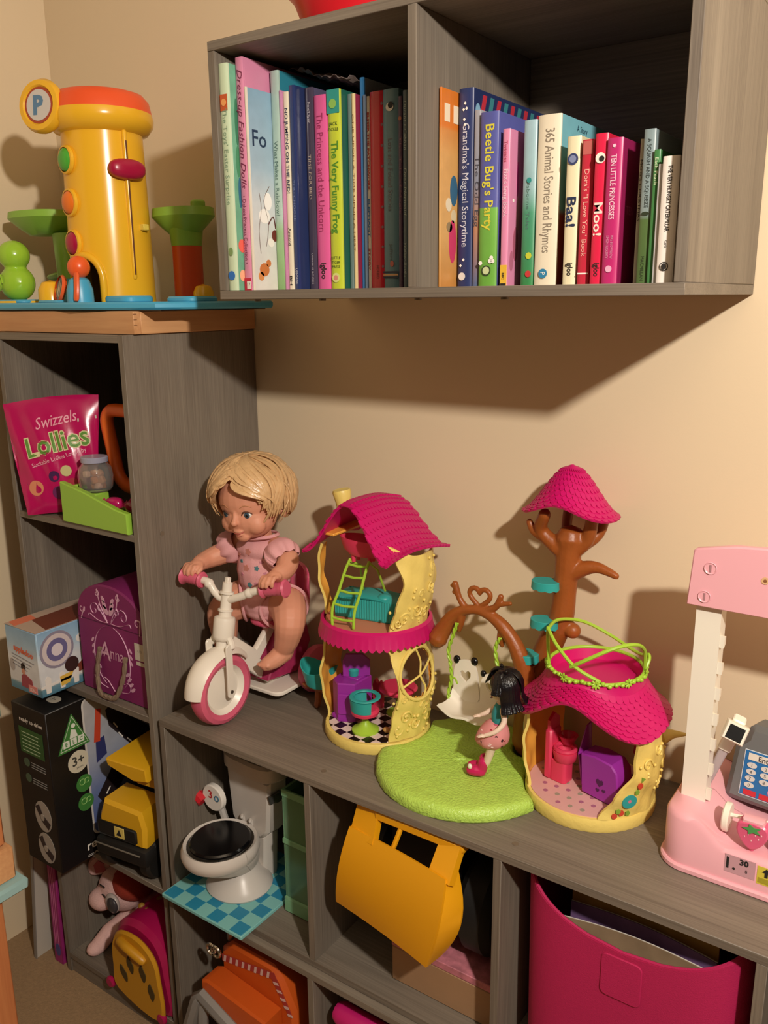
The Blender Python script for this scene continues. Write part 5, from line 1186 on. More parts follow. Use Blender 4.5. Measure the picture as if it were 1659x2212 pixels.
# ---------------------------------------------------------------- toy garage tower on top of the tall shelf
GZ = 1.2480; GC = Vector((-.488, -.165, GZ))
ga = thing('toy_garage', 'yellow toy garage tower with blue base, orange lid and coloured buttons', 'toy garage', tuple(GC))
GY = mat('sunny_yellow_plastic', '#f0b92c', .22); GB = mat('sky_blue_plastic', '#4aa9cf', .35); GO = mat('orange_lid_plastic', '#ef5a2c', .35); GG = mat('leaf_green_plastic', '#8dbf4a', .35); GT = mat('clear_red_plastic', '#d8502a', .25); GM = mat('crimson_plastic', '#a8173f', .28)
def G(x, y, z): return Vector((x, y, z))-GC
MB().prism([(p[0]-GC.x, p[1]-GC.y) for p in [(-.80, -.275), (-.62, -.288), (-.52, -.283), (-.44, -.296), (-.36, -.288), (-.318, -.270), (-.270, -.262), (-.205, -.16), (-.205, -.06), (-.25, -.025), (-.80, -.025)]], .002, .014, None, 0, .003).obj('base_plate', GB, ga)
B(G(-.79, -.268, GZ), G(-.25, -.03, GZ+.002)).obj('base_foot', BLACK, ga)
for (x0, x1, y0, y1, z1) in ((-.405, -.335, -.26, -.20, .024), (-.30, -.235, -.22, -.15, .022), (-.575, -.50, -.272, -.235, .018), (-.79, -.63, -.262, -.20, .020)): MB().prism([(p[0]-GC.x, p[1]-GC.y) for p in rrect(x0, y0, x1, y1, .018)], .012, z1, None, 0, .003).obj('road_block', GB, ga)
R0 = .0675
def cyl_s(u, v):
    a = math.radians(-180+360*u-79); z = .014+.290*v; r = R0+.004*(1-v)
    return (r*math.cos(a), r*math.sin(a), z)
def ghole(u, v):
    da = (u-.5)*360; z = .014+.290*v
    return abs(da) < 27*(1 if z < .05 else math.sqrt(max(0, 1-((z-.05)/.042)**2))) and z < .092
MB().sheet(cyl_s, 90, 60, .003, hole=ghole).obj('tower', GY, ga)
def on_c(deg, z, out=0.0): a = math.radians(deg); r = R0+.0025+out; return Vector((r*math.cos(a), r*math.sin(a), z))
def cf(deg, z, out=0.0):
    a = math.radians(deg); return frame(on_c(deg, z, out), (-math.sin(a), math.cos(a), 0), (0, 0, 1))
ap_ = [on_c(-79-27, .016, .001)]+[on_c(-79-27*math.cos(PI*i/14), .05+.042*math.sin(PI*i/14), .001) for i in range(15)]+[on_c(-79+27, .016, .001)]
MB().tube(ap_, .0065, 10).obj('arch_rim', GY, ga)
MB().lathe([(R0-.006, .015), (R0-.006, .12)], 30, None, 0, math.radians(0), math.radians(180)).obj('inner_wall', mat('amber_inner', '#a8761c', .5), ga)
# lid
MB().lathe([(R0-.002, .290), (R0+.010, .294), (R0+.019, .306), (R0+.0205, .316), (R0+.0185, .325)], 56).obj('lid_ring', GY, ga)
MB().lathe([(R0+.0185, .325), (R0+.0145, .344), (R0+.006, .354), (R0-.004, .357), (.04, .361), (0, .362)], 56).obj('lid_top', GO, ga)
BD = frame(Vector((-.036, -.082, .328)), (.97, .24, 0), (0, .10, 1))
bg = MB().lathe([(0, -.030), (.026, -.028), (.034, -.012), (.0415, 0), (.043, .008), (.039, .016), (.031, .017), (.028, .013), (0, .013)], 36, BD).obj('badge', GY, ga)
MB().cyl((0, 0, .0128), .0285, .0016, 32, BD).obj('badge_ring', mat('rust_ring', '#a8452a', .4), bg); MB().cyl((0, 0, .0142), .0245, .0012, 32, BD).obj('badge_face', C_('#cfcac4'), bg)
lettering('P', .040, BD @ tr(0, 0, .0157), C_('#5a82a4'), bg, bold=.004)
# buttons
for z, m_ in ((.246, mat('green_button', '#4fae3c', .25)), (.178, mat('orange_button', '#ee7a25', .25)), (.112, GM)):
    T = cf(-97, z)
    rb = MB().lathe([(.0195, -.006), (.0235, .000), (.0225, .004), (.0195, .005)], 28, T).obj('button_rim', GY, ga); MB().lathe([(.0195, .001), (.0175, .006), (.011, .010), (0, .0115)], 26, T).obj('button', m_, rb)
# slider slot and handle
MB().tube([on_c(-8, .055+.235*k/12) for k in range(13)], .0045, 10).obj('slot_frame', GY, ga)
MB().tube([on_c(-8, .060+.215*k/12, .0042) for k in range(13)], .0013, 6).obj('slot', mat('slot_brown', '#5a2a14', .7), ga)
hdl = MB().ell((0, .0, .006), (.033, .0165, .014), T=cf(-10, .230), nu=26, nv=12, p=.8).obj('slider_handle', GM, ga)
# ramps, columns and pods
def leaf(c, sx, sy, z, lip, name, parent, m=GG, rz=0):
    pts = [(p.x, p.y) for p in spline([(sx, 0, 0), (sx*.6, sy*.8, 0), (0, sy, 0), (-sx*.7, sy*.7, 0), (-sx, 0, 0), (-sx*.6, -sy*.8, 0), (0, -sy, 0), (sx*.7, -sy*.8, 0)], 4, True)]
    T = tr(c[0]-GC.x, c[1]-GC.y, z-GC.z) @ rot(z=rz); N = len(pts); mb = MB()
    V = [(p[0]*.45, p[1]*.45, -.030) for p in pts]+[(p[0]*.7, p[1]*.7, -.018) for p in pts]+[(p[0], p[1], 0) for p in pts]+[(p[0]*.97, p[1]*.97, lip) for p in pts]+[(p[0]*.92, p[1]*.92, lip) for p in pts]+[(p[0]*.8, p[1]*.8, .002) for p in pts]
    mb.add(V, [(k*N+i, k*N+(i+1) % N, (k+1)*N+(i+1) % N, (k+1)*N+i) for k in range(5) for i in range(N)]+[[5*N+i for i in range(N)], [i for i in range(N)][::-1]], 0, T)
    return mb.obj(name, m, parent)
lf = leaf((-.715, -.135), .085, .060, 1.418, .012, 'tray', ga); MB().cyl(tuple(G(-.665, -.110, 1.285)), .036, .105, 24, r2=.040).obj('column', GG, ga); MB().cyl(tuple(G(-.665, -.110, GZ+.012)), .045, .062, 24, r2=.034).obj('column_foot', GB, ga)
MB().tube([G(-.76, -.10, 1.312), G(-.70, -.11, 1.318), G(-.64, -.10, 1.318)], [.012, .014, .016], 10, flat=.5).obj('ramp', GG, ga)
rt_ = leaf((-.400, -.072), .068, .046, 1.408, .014, 'tray', ga); MB().cyl(tuple(G(-.395, -.072, 1.358)), .027, .046, 20, r2=.032).obj('column_head', GG, ga); MB().cyl(tuple(G(-.395, -.072, GZ+.014)), .0265, .122, 24, bev=.002).obj('column', GT, ga)
MB().cyl((0, 0, 0), .013, .022, 16, tr(*G(-.358, -.075, 1.412)), bev=.003).obj('tray_knob', GG, rt_); B(G(-.4215, -.155, 1.382), G(-.4095, -.143, 1.392), .001).obj('tower_tab', mat('pale_yellow', '#e8cf5a', .4), ga)
MB().lathe([(0, 0), (.018, 0), (.018, .016), (.013, .026), (0, .030)], 18, tr(*G(-.335, -.095, GZ+.0135))).obj('yellow_stub', GY, ga)
bs = MB().lathe([(0, 0), (.022, 0), (.0215, .022), (.016, .038), (.006, .044), (0, .045)], 22, tr(*G(-.455, -.262, GZ+.013))).obj('blue_stub', GB, ga); MB().ell(tuple(G(-.453, -.262, GZ+.071)), .0185, nu=20, nv=12).obj('orange_knob', mat('orange_knob', '#f0622c', .3), ga); MB().tube([G(-.440, -.277, GZ+.058), G(-.436, -.282, GZ+.035), G(-.436, -.284, GZ+.020)], .006, 8, flat=.6).obj('knob_strap', mat('orange_knob', '#f0622c', .3), ga); MB().cyl((0, 0, .016), .005, .003, 12, frame(G(-.453, -.262, GZ+.073), (.8, -.6, 0), (0, 0, 1)) @ rot(y=-30)).obj('knob_hole', mat('knob_hole', '#8a2f14', .5), ga)
mir = MB().lathe([(.030, -.004), (.034, 0), (.030, .004)], 30, frame(G(-.525, -.250, GZ+.037), (.9, -.4, 0), (0, .25, 1)), sy=.72).obj('mirror_rim', mat('orange_knob', '#f0622c', .3), ga)
MB().prism([(.029*math.cos(2*PI*i/26), .021*math.sin(2*PI*i/26)) for i in range(26)], -.001, .001, frame(G(-.525, -.250, GZ+.037), (.9, -.4, 0), (0, .25, 1))).obj('mirror_face', C_('#6d8496'), mir)
for k in range(3): MB().prism([(-.018+k*.014, -.014), (-.012+k*.014, -.014), (-.004+k*.014, .014), (-.010+k*.014, .014)], .0012, .0018, frame(G(-.525, -.250, GZ+.037), (.9, -.4, 0), (0, .25, 1))).obj('mirror_stripe', C_('#c9c0a0'), mir)
MB().lathe([(0, 0), (.022, 0), (.021, .024), (.014, .036), (0, .040)], 18, tr(*G(-.575, -.235, GZ+.013))).obj('yellow_stub', GY, ga)
MB().cyl(tuple(G(-.690, -.215, GZ+.0135)), .065, .004, 30, scl(1, .5, 1) if False else None).obj('yellow_disc', GY, ga)
sn = thing('toy_snail', 'shiny green toy snail figure with a blue eye on the garage base', 'toy figure', (-.705, -.215, GZ+.018), -20)
SG = mat('shiny_lime', '#9fd03c', .2)
so_ = MB(); so_.ell((0, 0, .032), (.037, .032, .033)); so_.ell((.002, -.002, .082), (.031, .029, .027)); blob('body', so_, SG, sn, .003, 3)
MB().tube([(0, -.033+.002*(i/30), .032) if False else ((.019*(1-i/34))*math.cos(i*.45), -.0315-.0012+.006*(((.019*(1-i/34))/.034)**2), .032+(.019*(1-i/34))*math.sin(i*.45)) for i in range(30)], .0014, 6).obj('spiral_relief', SG, sn)
ey = MB().lathe([(0, .006), (.008, .005), (.0125, 0), (.0125, -.004)], 20, frame((-.014, -.024, .086), (.85, -.5, 0), (0, 0, 1))).obj('eye', mat('blue_eye', '#2a4f9a', .2), sn); MB().ell((-.0165, -.0285, .088), (.003, .003, .003), nu=8, nv=6).obj('eye_glint', C_('#8fa8d8'), ey)

# ---------------------------------------------------------------- things in the tall shelf
def disc(parent, T, r, m, name, sy=1.0, seg=24, h=.0005):
    return MB().prism([(r*math.cos(2*PI*i/seg), r*sy*math.sin(2*PI*i/seg)) for i in range(seg)], 0, h, T).obj(name, m, parent)
def quad(parent, T, pts, m, name, h=.0005):
    return MB().prism(pts, 0, h, T).obj(name, m, parent)
# sweet bag
cb = thing('sweet_bag', 'crimson plastic bag of wrapped lollies leaning in the top cube', 'sweet bag', (-.553, -.262, .8840))
FB = frame((.000, -.020, .004), (.76, .62, .08), (-.10, .14, .98))    # bag plane, x right, y up, z to viewer
BG = mat('crimson_film', '#b8155a', .2, var=.08, vscale=25)
def bagp(s_):
    def f(u, v):
        x = -.072+.172*u+.045*(1-v)*(.42-u); y = .205*v-.03*(1-u)*(1-v)*0; puff = .018*(math.sin(PI*min(1, max(0, u)))**.6)*(math.sin(PI*v)**.5)
        cr_ = .0022*math.sin(23*u+9*v)*math.sin(PI*v)
        return FB @ Vector((x, y+.006*math.sin(3*u)*v, s_*(puff+cr_)))
    return f
bgm = MB(); bgm.sheet(bagp(1), 26, 26); bgm.sheet(bagp(-1), 26, 26); bgo = bgm.obj('bag', BG, cb)
bt = BVHTree.FromPolygons([v.co.copy() for v in bgo.data.vertices], [list(p.vertices) for p in bgo.data.polygons])
def drape(o, off=.0006):
    """lay a print onto the bag's puffed surface"""
    for v in o.data.vertices:
        q = FB.inverted() @ v.co; n_ = (FB.to_3x3() @ Vector((0, 0, -1))).normalized()
        h = bt.ray_cast(FB @ Vector((q.x, q.y, .1)), n_)[0]
        if h is not None: v.co = h-n_*(off+q.z*.0)
    return o
def bagtext(txt, size, x, y, m, ang=0, width=None, shear=0, bold=0, off=.0006): return drape(lettering(txt, size, FB @ tr(x, y, 0) @ rot(z=ang), m, cb, width, shear, bold), off)
bagtext('Lollies', .050, .020, .128, C_('#d9cfa0'), 8, .115, 0, .0055, .0006); bagtext('Lollies', .050, .020, .128, C_('#5d8f34'), 8, .112, 0, .001, .0012)
bagtext('Swizzels', .030, .022, .168, C_('#e8a0b4'), 8, .075, .3, .0002, .0008); bagtext('Suckable Lollies Loved by', .011, .020, .098, C_('#e6b3c0'), 12, .10, 0, 0, .0008)
drape(quad(cb, FB, [(-.045, .058), (.075, .092), (.085, .03), (.02, .018), (-.03, .03)], C_('#8a3a55', .15), 'clear_window'), .0004)
for x, y, r_, c in ((-.028, .048, .014, '#d98a68'), (.008, .066, .010, '#4a2a55'), (.030, .074, .010, '#c9c08a'), (.012, .036, .012, '#6d2f5f'), (.038, .048, .012, '#a83a4a')): drape(disc(cb, FB @ tr(x, y, 0), r_, C_(c, .2), 'wrapped_sweet'), .0009)
drape(quad(cb, FB, [(.060, .160), (.092, .164), (.092, .170), (.060, .166)], C_('#b9b0a0'), 'bag_flash'), .0008)
# green and orange toy
gt = thing('toy_scales', 'lime green and orange plastic toy till standing at the front of the top cube', 'toy till', (-.415, -.250, .8835))
GG2 = mat('apple_green_plastic', '#94c244', .35)
MB().prism([(-.088, 0), (.088, 0), (.088, .036), (.060, .040), (-.02, .060), (-.088, .072)], -.012, .0, frame((0, -.044, 0), (1, 0, 0), (0, 0, 1)) @ scl(1, 1, -1) @ tr(0, 0, 0), 0, .002).obj('front_panel', GG2, gt)
MB().box((-.088, -.032, 0), (-.080, -.004, .062), .002).obj('side_panel', GG2, gt); B((.080, -.032, 0), (.088, .060, .034), .002).obj('side_panel', GG2, gt); B((-.030, -.031, 0), (.080, .060, .022), .002).obj('tray', GG2, gt); B((-.080, -.031, 0), (-.0305, .004, .050), .002).obj('step', GG2, gt)
for x in (-.060, -.004): B((x-.005, -.0445, -.0002), (x+.005, -.0438, .017)).obj('foot_slot', BLACK, gt)
ofr = []
for p in rrect(-.045, 0, .045, .140, .030, 5): ofr.append((p[0]-.006-.03*(p[1]/.14), .046, .050+p[1]))
MB().tube(ofr, .012, 10, closed=True).obj('orange_frame', mat('bright_orange_plastic', '#e0661e', .4), gt)
B((-.029, .0585, .0), (.03, .063, .180), .002).obj('dark_panel', mat('deep_maroon', '#3a141c', .4), gt)
MB().tube([(-.010, .046, .115), (.045, .046, .115)], .005, 8).obj('yellow_bar', mat('ochre', '#c98f2a', .5), gt)
jr = thing('sweet_jar', 'small clear jar of pale sweets standing on the green till', 'jar', (-.470, -.2535, .8766))
MB().lathe([(0, .058), (.024, .058), (.029, .064), (.031, .085), (.028, .100), (.021, .108), (.021, .112), (.0195, .112), (.0195, .107), (.0265, .099), (.0292, .085), (.027, .066), (.022, .061), (0, .061)], 30).obj('glass', mat('clear_glass', '#f2f0ee', .05, trans=.9, spec=.5), jr)
MB().lathe([(.0195, .110), (.0235, .110), (.0240, .118), (.0225, .1195), (0, .1195)], 30).obj('lid', mat('lilac_lid', '#9f9fb4', .35), jr)
random.seed(31)
for i in range(11):
    a = random.uniform(0, 6.28); r_ = random.uniform(0, .018); MB().box((-.006, -.006, -.005), (.006, .006, .005), .002, T=tr(r_*math.cos(a), r_*math.sin(a), .068+(i//4)*.010) @ rot(random.uniform(0, 90), random.uniform(0, 90), 0)).obj('sweet', random.choice((C_('#e6b9a0'), C_('#d99a6a'), C_('#efe0cc'), C_('#c97a3a'))), jr)
for k, (x, y, rr, c) in enumerate(((-.412, -.262, 10, '#b51f5c'), (-.362, -.262, -5, '#8f1f3c'), (-.382, -.225, 10, '#c43a70'))):
    w_ = thing('wrapped_sweet', ['shiny magenta wrapped sweet tossed in the green till', 'dark red wrapped sweet at the right of the till tray', 'rose pink wrapped sweet lying behind the other two'][k], 'sweet', (x, y, .907+.0*k), rr)
    MB().ell((0, 0, .012), (.018, .012, .011), nu=12, nv=8, p=.8).obj('sweet', mat('film_'+c[1:], c, .15), w_)
    for s_ in (-1, 1): MB().prism([(0, 0), (.016, .011), (.014, .0), (.017, -.010)], -.0006, .0006, tr(s_*.015, 0, .012) @ scl(s_, 1, 1) @ rot(x=35)).obj('twist', mat('film_'+c[1:], c, .15), w_)
# dog picture box
dbx = thing('toy_dog_box', 'sky blue cardboard box showing a brown toy dog, jutting from the shelf', 'box', (-.586, -.205, .5515))
DBX = paintm('box_sky', [(0, '#4a7f9a'), (.12, '#6f98a8'), (.16, '#d9dde0'), (.5, '#dfe3e6'), (.75, '#a9c8de'), (1, '#8cb4d4')])
B((-.050, -.158, 0), (.048, .150, .128), .002).obj('carton', DBX, dbx)
FX = frame((.0482, 0, 0), (0, 1, 0), (0, 0, 1)); FY = frame((0, -.1582, 0), (1, 0, 0), (0, 0, 1))
quad(dbx, tr(0, 0, .128), [(-.050, -.158), (.048, -.158), (.048, .150), (-.050, .150)], C_('#b9a394'), 'lid_print')
quad(dbx, tr(0, 0, .1286), [(-.020, -.120), (.046, -.135), (.046, .10), (-.030, .08)], C_('#6f3424'), 'lid_picture')
quad(dbx, tr(0, 0, .1287), [(-.048, -.150), (-.020, -.156), (-.020, -.110), (-.046, -.105)], C_('#d9775a'), 'lid_label')
for r_, c, hh in ((.036, '#8d8798', .0005), (.031, '#cfc4c4', .0008), (.022, '#6a6590', .0011), (.012, '#d8cfd4', .0014)): disc(dbx, FX @ tr(-.118, .085, 0), r_, C_(c), 'seal', h=hh)
quad(dbx, FX, [(-.095, .030), (-.06, .05), (-.02, .075), (.02, .085), (.08, .06), (.09, .028), (.02, .020), (-.06, .022)], C_('#7b3b2a'), 'dog_picture', .0004); disc(dbx, FX @ tr(-.090, .046, 0), .015, C_('#3a2320'), 'dog_picture', h=.0006); quad(dbx, FX, [(-.050, .015), (.02, .02), (.03, .045), (-.03, .05)], C_('#a5402f'), 'dog_picture', .0007); disc(dbx, FX @ tr(-.062, .092, 0), .014, C_('#e4e0da'), 'dog_picture', .7, h=.0006); disc(dbx, FX @ tr(-.066, .095, 0), .003, INK, 'dog_picture', h=.0009)
quad(dbx, FX, [(-.118, .030), (-.088, .032), (-.098, .012), (-.116, .010)], C_('#d9b24a'), 'dog_picture', .0006)
quad(dbx, FX, [(-.158, .022), (.15, .034), (.15, .029), (-.158, .017)], C_('#e2ded8'), 'fence_print', .0006)
for k in range(9): quad(dbx, FX, [(-.148+k*.03, .006), (-.138+k*.03, .006), (-.136+k*.03, .034), (-.143+k*.03, .040), (-.149+k*.03, .034)], C_('#e2ded8'), 'fence_print', .0005)
lettering('appledoo', .017, FY @ tr(.004, .083, .0008) @ rot(z=-7), C_('#d9663f'), dbx, .060, 0, .0012)
for k in range(4): quad(dbx, FY, [(-.034, .074-k*.0065), (.034-.008*k, .066-k*.0065), (.034-.008*k, .0645-k*.0065), (-.034, .0725-k*.0065)], C_('#8a8a90'), 'small_print')
disc(dbx, FY @ tr(-.002, .052, 0), .007, C_('#2f2220'), 'girl_picture', 1.2); disc(dbx, FY @ tr(-.002, .043, 0), .005, C_('#c98f78'), 'girl_picture', 1.2, h=.0008); quad(dbx, FY, [(-.012, .012), (.026, .010), (.022, .030), (.0, .040), (-.010, .034)], C_('#9a4450'), 'girl_picture'); quad(dbx, FY, [(.010, .006), (.036, .006), (.036, .020), (.010, .020)], C_('#d98a84'), 'girl_picture', .0008); disc(dbx, FY @ tr(-.036, .050, 0), .008, C_('#a9a4a2'), 'girl_picture', 1.6)
lettering('SEAL', .009, FY @ tr(.023, .012, .0012), C_('#efd9d4'), dbx, None, 0, .0004)
# purple trunk
an = thing('gift_trunk', 'purple domed keepsake trunk with pale swirls and a cord handle', 'trunk', (-.430, -.150, .5515))
APUR = mat('plum_velvet', '#7c1f5c', .6, var=.18, vscale=12)
ol = [(-.0935, 0), (.0935, 0), (.0935, .155)]+[(.0935*math.cos(PI*i/16), .155+.062*math.sin(PI*i/16)) for i in range(1, 16)]+[(-.0935, .155)]
MB().prism(ol, -.132, .132, frame((0, 0, 0), (1, 0, 0), (0, 0, 1)), 0, .003).obj('trunk_body', APUR, an)
FA = frame((0, -.1323, 0), (1, 0, 0), (0, 0, 1)); SWC = C_('#d3a3bd')
MB().tube([FA @ Vector((-.0935+.187*i/10, .142, 0)) for i in range(11)], .0006, 5).obj('lid_seam', C_('#4a1238'), an)
def swirl(pts, w, n=5): MB().tube([FA @ Vector((p[0], p[1], .0001)) for p in spline([(q[0], q[1], 0) for q in pts], n)], w, 6, flat=.25).obj('swirl_print', SWC, an)
def spir(cx, cy, R, d, a0, tail): 
    pts = [(cx+R*(1-i/16)*math.cos(a0+d*i*.5), cy+R*(1-i/16)*math.sin(a0+d*i*.5)) for i in range(14)]
    swirl([tail]+pts, [.0014, .0014, .0010, .0006], 2)
MB().tube([FA @ Vector((.0+.050*math.cos(math.radians(a)), .078+.062*math.sin(math.radians(a)), .0001)) for a in range(-65, 84, 6)], [.0005, .0020, .0006], 6, flat=.25).obj('oval_print', SWC, an); MB().tube([FA @ Vector((.0+.050*math.cos(math.radians(a)), .078+.062*math.sin(math.radians(a)), .0001)) for a in range(98, 246, 6)], [.0006, .0020, .0005], 6, flat=.25).obj('oval_print', SWC, an)
for s_ in (-1, 1):
    spir(s_*.040, .165, .014, s_*-1, 2.2 if s_ > 0 else .9, (s_*.005, .147)); spir(s_*.022, .170, .008, s_*-1, 1.6, (s_*.006, .150)); swirl([(s_*.004, .146), (s_*.030, .146), (s_*.055, .155), (s_*.060, .150)], .0012); spir(s_*.030, .198, .007, s_, 1.5, (s_*.022, .176)); spir(s_*.078, .160, .009, s_, .5, (s_*.082, .140)); swirl([(s_*.02, .015), (s_*.040, .020), (s_*.046, .034), (s_*.036, .038)], .0012); swirl([(0, .012), (s_*.018, .030), (s_*.030, .034)], .0011); 
    for k in range(3): disc(an, FA @ tr(s_*.008*(1+k*.3), .170+k*.010, 0) @ rot(z=-s_*35), .0055-.0009*k, SWC, 'leaf_print', 1.9, 12)
    for k in range(4): disc(an, FA @ tr(s_*(.052-.004*k), .040+k*.009-.012, 0) @ rot(z=s_*-55), .0032, SWC, 'leaf_print', 2.2, 10)
    for k in range(3): disc(an, FA @ tr(s_*.053, .080+k*.012, 0) @ rot(z=s_*40), .0026, SWC, 'leaf_print', 2.2, 10)
lettering('Anna', .034, FA @ tr(.004, .088, .0006), SWC, an, .058, .1, 0)
lettering('A', .052, FA @ tr(-.022, .089, .0005), SWC, an, None, .15, 0, 'initial_print')
B((.066, -.1331, .092), (.092, -.1325, .124)).obj('price_label', C_('#c4bdae'), an); lettering('4.50', .007, FA @ tr(.079, .110, .0010), C_('#8a8478'), an); B((.068, -.1331, .082), (.092, -.1325, .089)).obj('price_label', C_('#c4bdae'), an)
ROPE = mat('silver_brown_cord', '#7d6a58', .7)
for q in (0, 1):
    pts = spline([Vector((-.032, -.134, .092)), Vector((-.036, -.140, .05)), Vector((-.026, -.147, .012)), Vector((.0, -.150, -.004+.012)), Vector((.022, -.147, .014)), Vector((.036, -.140, .05)), Vector((.040, -.134, .088))], 7)
    MB().tube([p+Vector((.0022*math.cos(i*.9+q*PI), .0, .0022*math.sin(i*.9+q*PI))) for i, p in enumerate(pts)], .0032, 7).obj('cord_handle', ROPE, an)
# black road-set box
bx = thing('road_set_box', 'tall black toy box with green triangle badge and a road picture', 'box', (-.566, -.200, .1993))
BLK = mat('black_carton', '#141314', .4, var=.3, vscale=220)
B((-.0535, -.178, 0), (.0535, .165, .334), .0015).obj('carton', BLK, bx)
GX = frame((.0537, 0, 0), (0, 1, 0), (0, 0, 1)); GY_ = frame((0, -.1782, 0), (1, 0, 0), (0, 0, 1)); GNL = C_('#3f7f3a'); ROAD = C_('#241a1c')
quad(bx, GX, rrect(-.098, .045, .155, .330, .012), paintm('box_photo', [(0, '#4a5a94'), (.3, '#6f80b0'), (.6, '#a9b0c0'), (1, '#b9b6b4')]), 'photo_panel', .0004)
quad(bx, GX, rrect(-.102, .041, .157, .332, .014), C_('#c9c6c2'), 'photo_border', .0002)
quad(bx, GX, [(-.085, .120), (-.045, .168), (.005, .190), (-.045, .255), (-.050, .290), (.02, .335), (.06, .330), (.0, .285), (.0, .262), (.060, .205), (.03, .160), (-.01, .140), (-.065, .085)], ROAD, 'road_picture', .0008)
for x, y, a in ((-.06, .122, 50), (-.03, .25, -60), (-.02, .225, -55), (.0, .205, -50), (-.03, .30, 40)): quad(bx, GX @ tr(x, y, .0009) @ rot(z=a), [(-.008, -.0012), (.008, -.0012), (.008, .0012), (-.008, .0012)], INKW, 'road_dash')
MB().torus((.012, .162, .0010), .011, .0011, 22, 5, GX, flat=.4).obj('road_circle', INKW, bx)
quad(bx, GX, [(-.082, .235), (-.068, .232), (-.060, .298), (-.072, .302)], C_('#c4442a'), 'car_picture', .0007); quad(bx, GX, [(-.080, .19), (-.055, .20), (-.058, .24), (-.078, .235)], C_('#2f3568'), 'car_picture', .0006)
tri_ = [(-.028, -.024), (.028, -.024), (0, .034)]
quad(bx, GX @ tr(-.125, .272, 0), [(p[0]*1.25, p[1]*1.25) for p in tri_], GNL, 'badge_triangle', .0012); quad(bx, GX @ tr(-.125, .272, 0), [(p[0]*1.1, p[1]*1.1) for p in tri_], C_('#d6dccc'), 'badge_line', .0014); quad(bx, GX @ tr(-.125, .272, 0), [(p[0]*1.04, p[1]*1.04) for p in tri_], GNL, 'badge_field', .0016)
for k, ch_ in enumerate('ELC'):
    quad(bx, GX @ tr(-.142+k*.016, .258, .0016), [(-.0068, -.0068), (.0068, -.0068), (.0068, .0068), (-.0068, .0068)], C_('#dfe3d6'), 'badge_block'); lettering(ch_, .011, GX @ tr(-.142+k*.016, .258, .0024), GNL, bx, None, 0, .0005)
quad(bx, GX @ tr(-.126, .276, .0016), [(-.008, -.010), (.010, -.010), (.006, .004), (-.003, .008)], C_('#dfe3d6'), 'badge_figure'); disc(bx, GX @ tr(-.124, .290, .0016), .0045, C_('#dfe3d6'), 'badge_figure')
disc(bx, GX @ tr(-.120, .213, .0004), .0225, C_('#cfc9b4'), 'age_spot', 1.0); lettering('3+', .026, GX @ tr(-.120, .216, .0012), C_('#3f3f3a'), bx, None, 0, .0012); lettering('years', .007, GX @ tr(-.118, .200, .0012), C_('#5a5a50'), bx)
for zz in (.163, .122): disc(bx, GX @ tr(-.112, zz, .0004), .0175, GNL, 'green_spot'); MB().torus((-.116, zz+.004, .0012), .006, .0007, 16, 4, GX).obj('spot_line', C_('#8fbf6a'), bx); MB().torus((-.106, zz+.004, .0012), .005, .0007, 16, 4, GX).obj('spot_line', C_('#8fbf6a'), bx)
lettering('ready', .026, GX @ tr(-.090, .024, .0006), INKW, bx, None, 0, .001); lettering('connect to create', .0105, GX @ tr(-.082, .006, .0006), INKW, bx, .075)
lettering('ready to drive', .012, GY_ @ tr(.006, .304, .0006), INKW, bx, .072, 0, .0003)
quad(bx, GY_, [(-.036, .235), (.038, .235), (.038, .288), (-.036, .288)], C_('#2f5a2a'), 'green_panel')
for k in range(6): quad(bx, GY_, [(-.028, .279-k*.0075), (.028-.005*(k % 2), .279-k*.0075), (.028-.005*(k % 2), .2775-k*.0075), (-.028, .2775-k*.0075)], C_('#a9bf9a'), 'small_print', .0008)
for zz in (.215, .182): disc(bx, GY_ @ tr(-.022, zz, 0), .009, C_('#4a5f48'), 'grey_spot'); [quad(bx, GY_, [(-.008, zz+.004-q*.005), (.036, zz+.004-q*.005), (.036, zz+.0025-q*.005), (-.008, zz+.0025-q*.005)], C_('#8a8a86'), 'small_print') for q in range(3)]
for zz in (.110, .042): 
    disc(bx, GY_ @ tr(.012, zz, 0), .026, C_('#a9a196'), 'photo_spot', 1.25); quad(bx, GY_ @ tr(.012, zz, .0006), [(-.022, .016), (-.010, .024), (.0, .004), (.022, -.010), (.014, -.024), (-.004, -.012)], C_('#33282a'), 'photo_track'); disc(bx, GY_ @ tr(.010, zz-.002, .0007), .006, C_('#a9a196'), 'photo_gap', 1.2)
quad(bx, tr(0, 0, .334), [(p[0], p[1]) for p in [(.016*math.cos(2*PI*i/20)+.012, .012*math.sin(2*PI*i/20)-.130) for i in range(20)]], C_('#b9b3a4'), 'top_spot'); lettering('3+', .012, tr(.012, -.130, .3348), INK, bx)
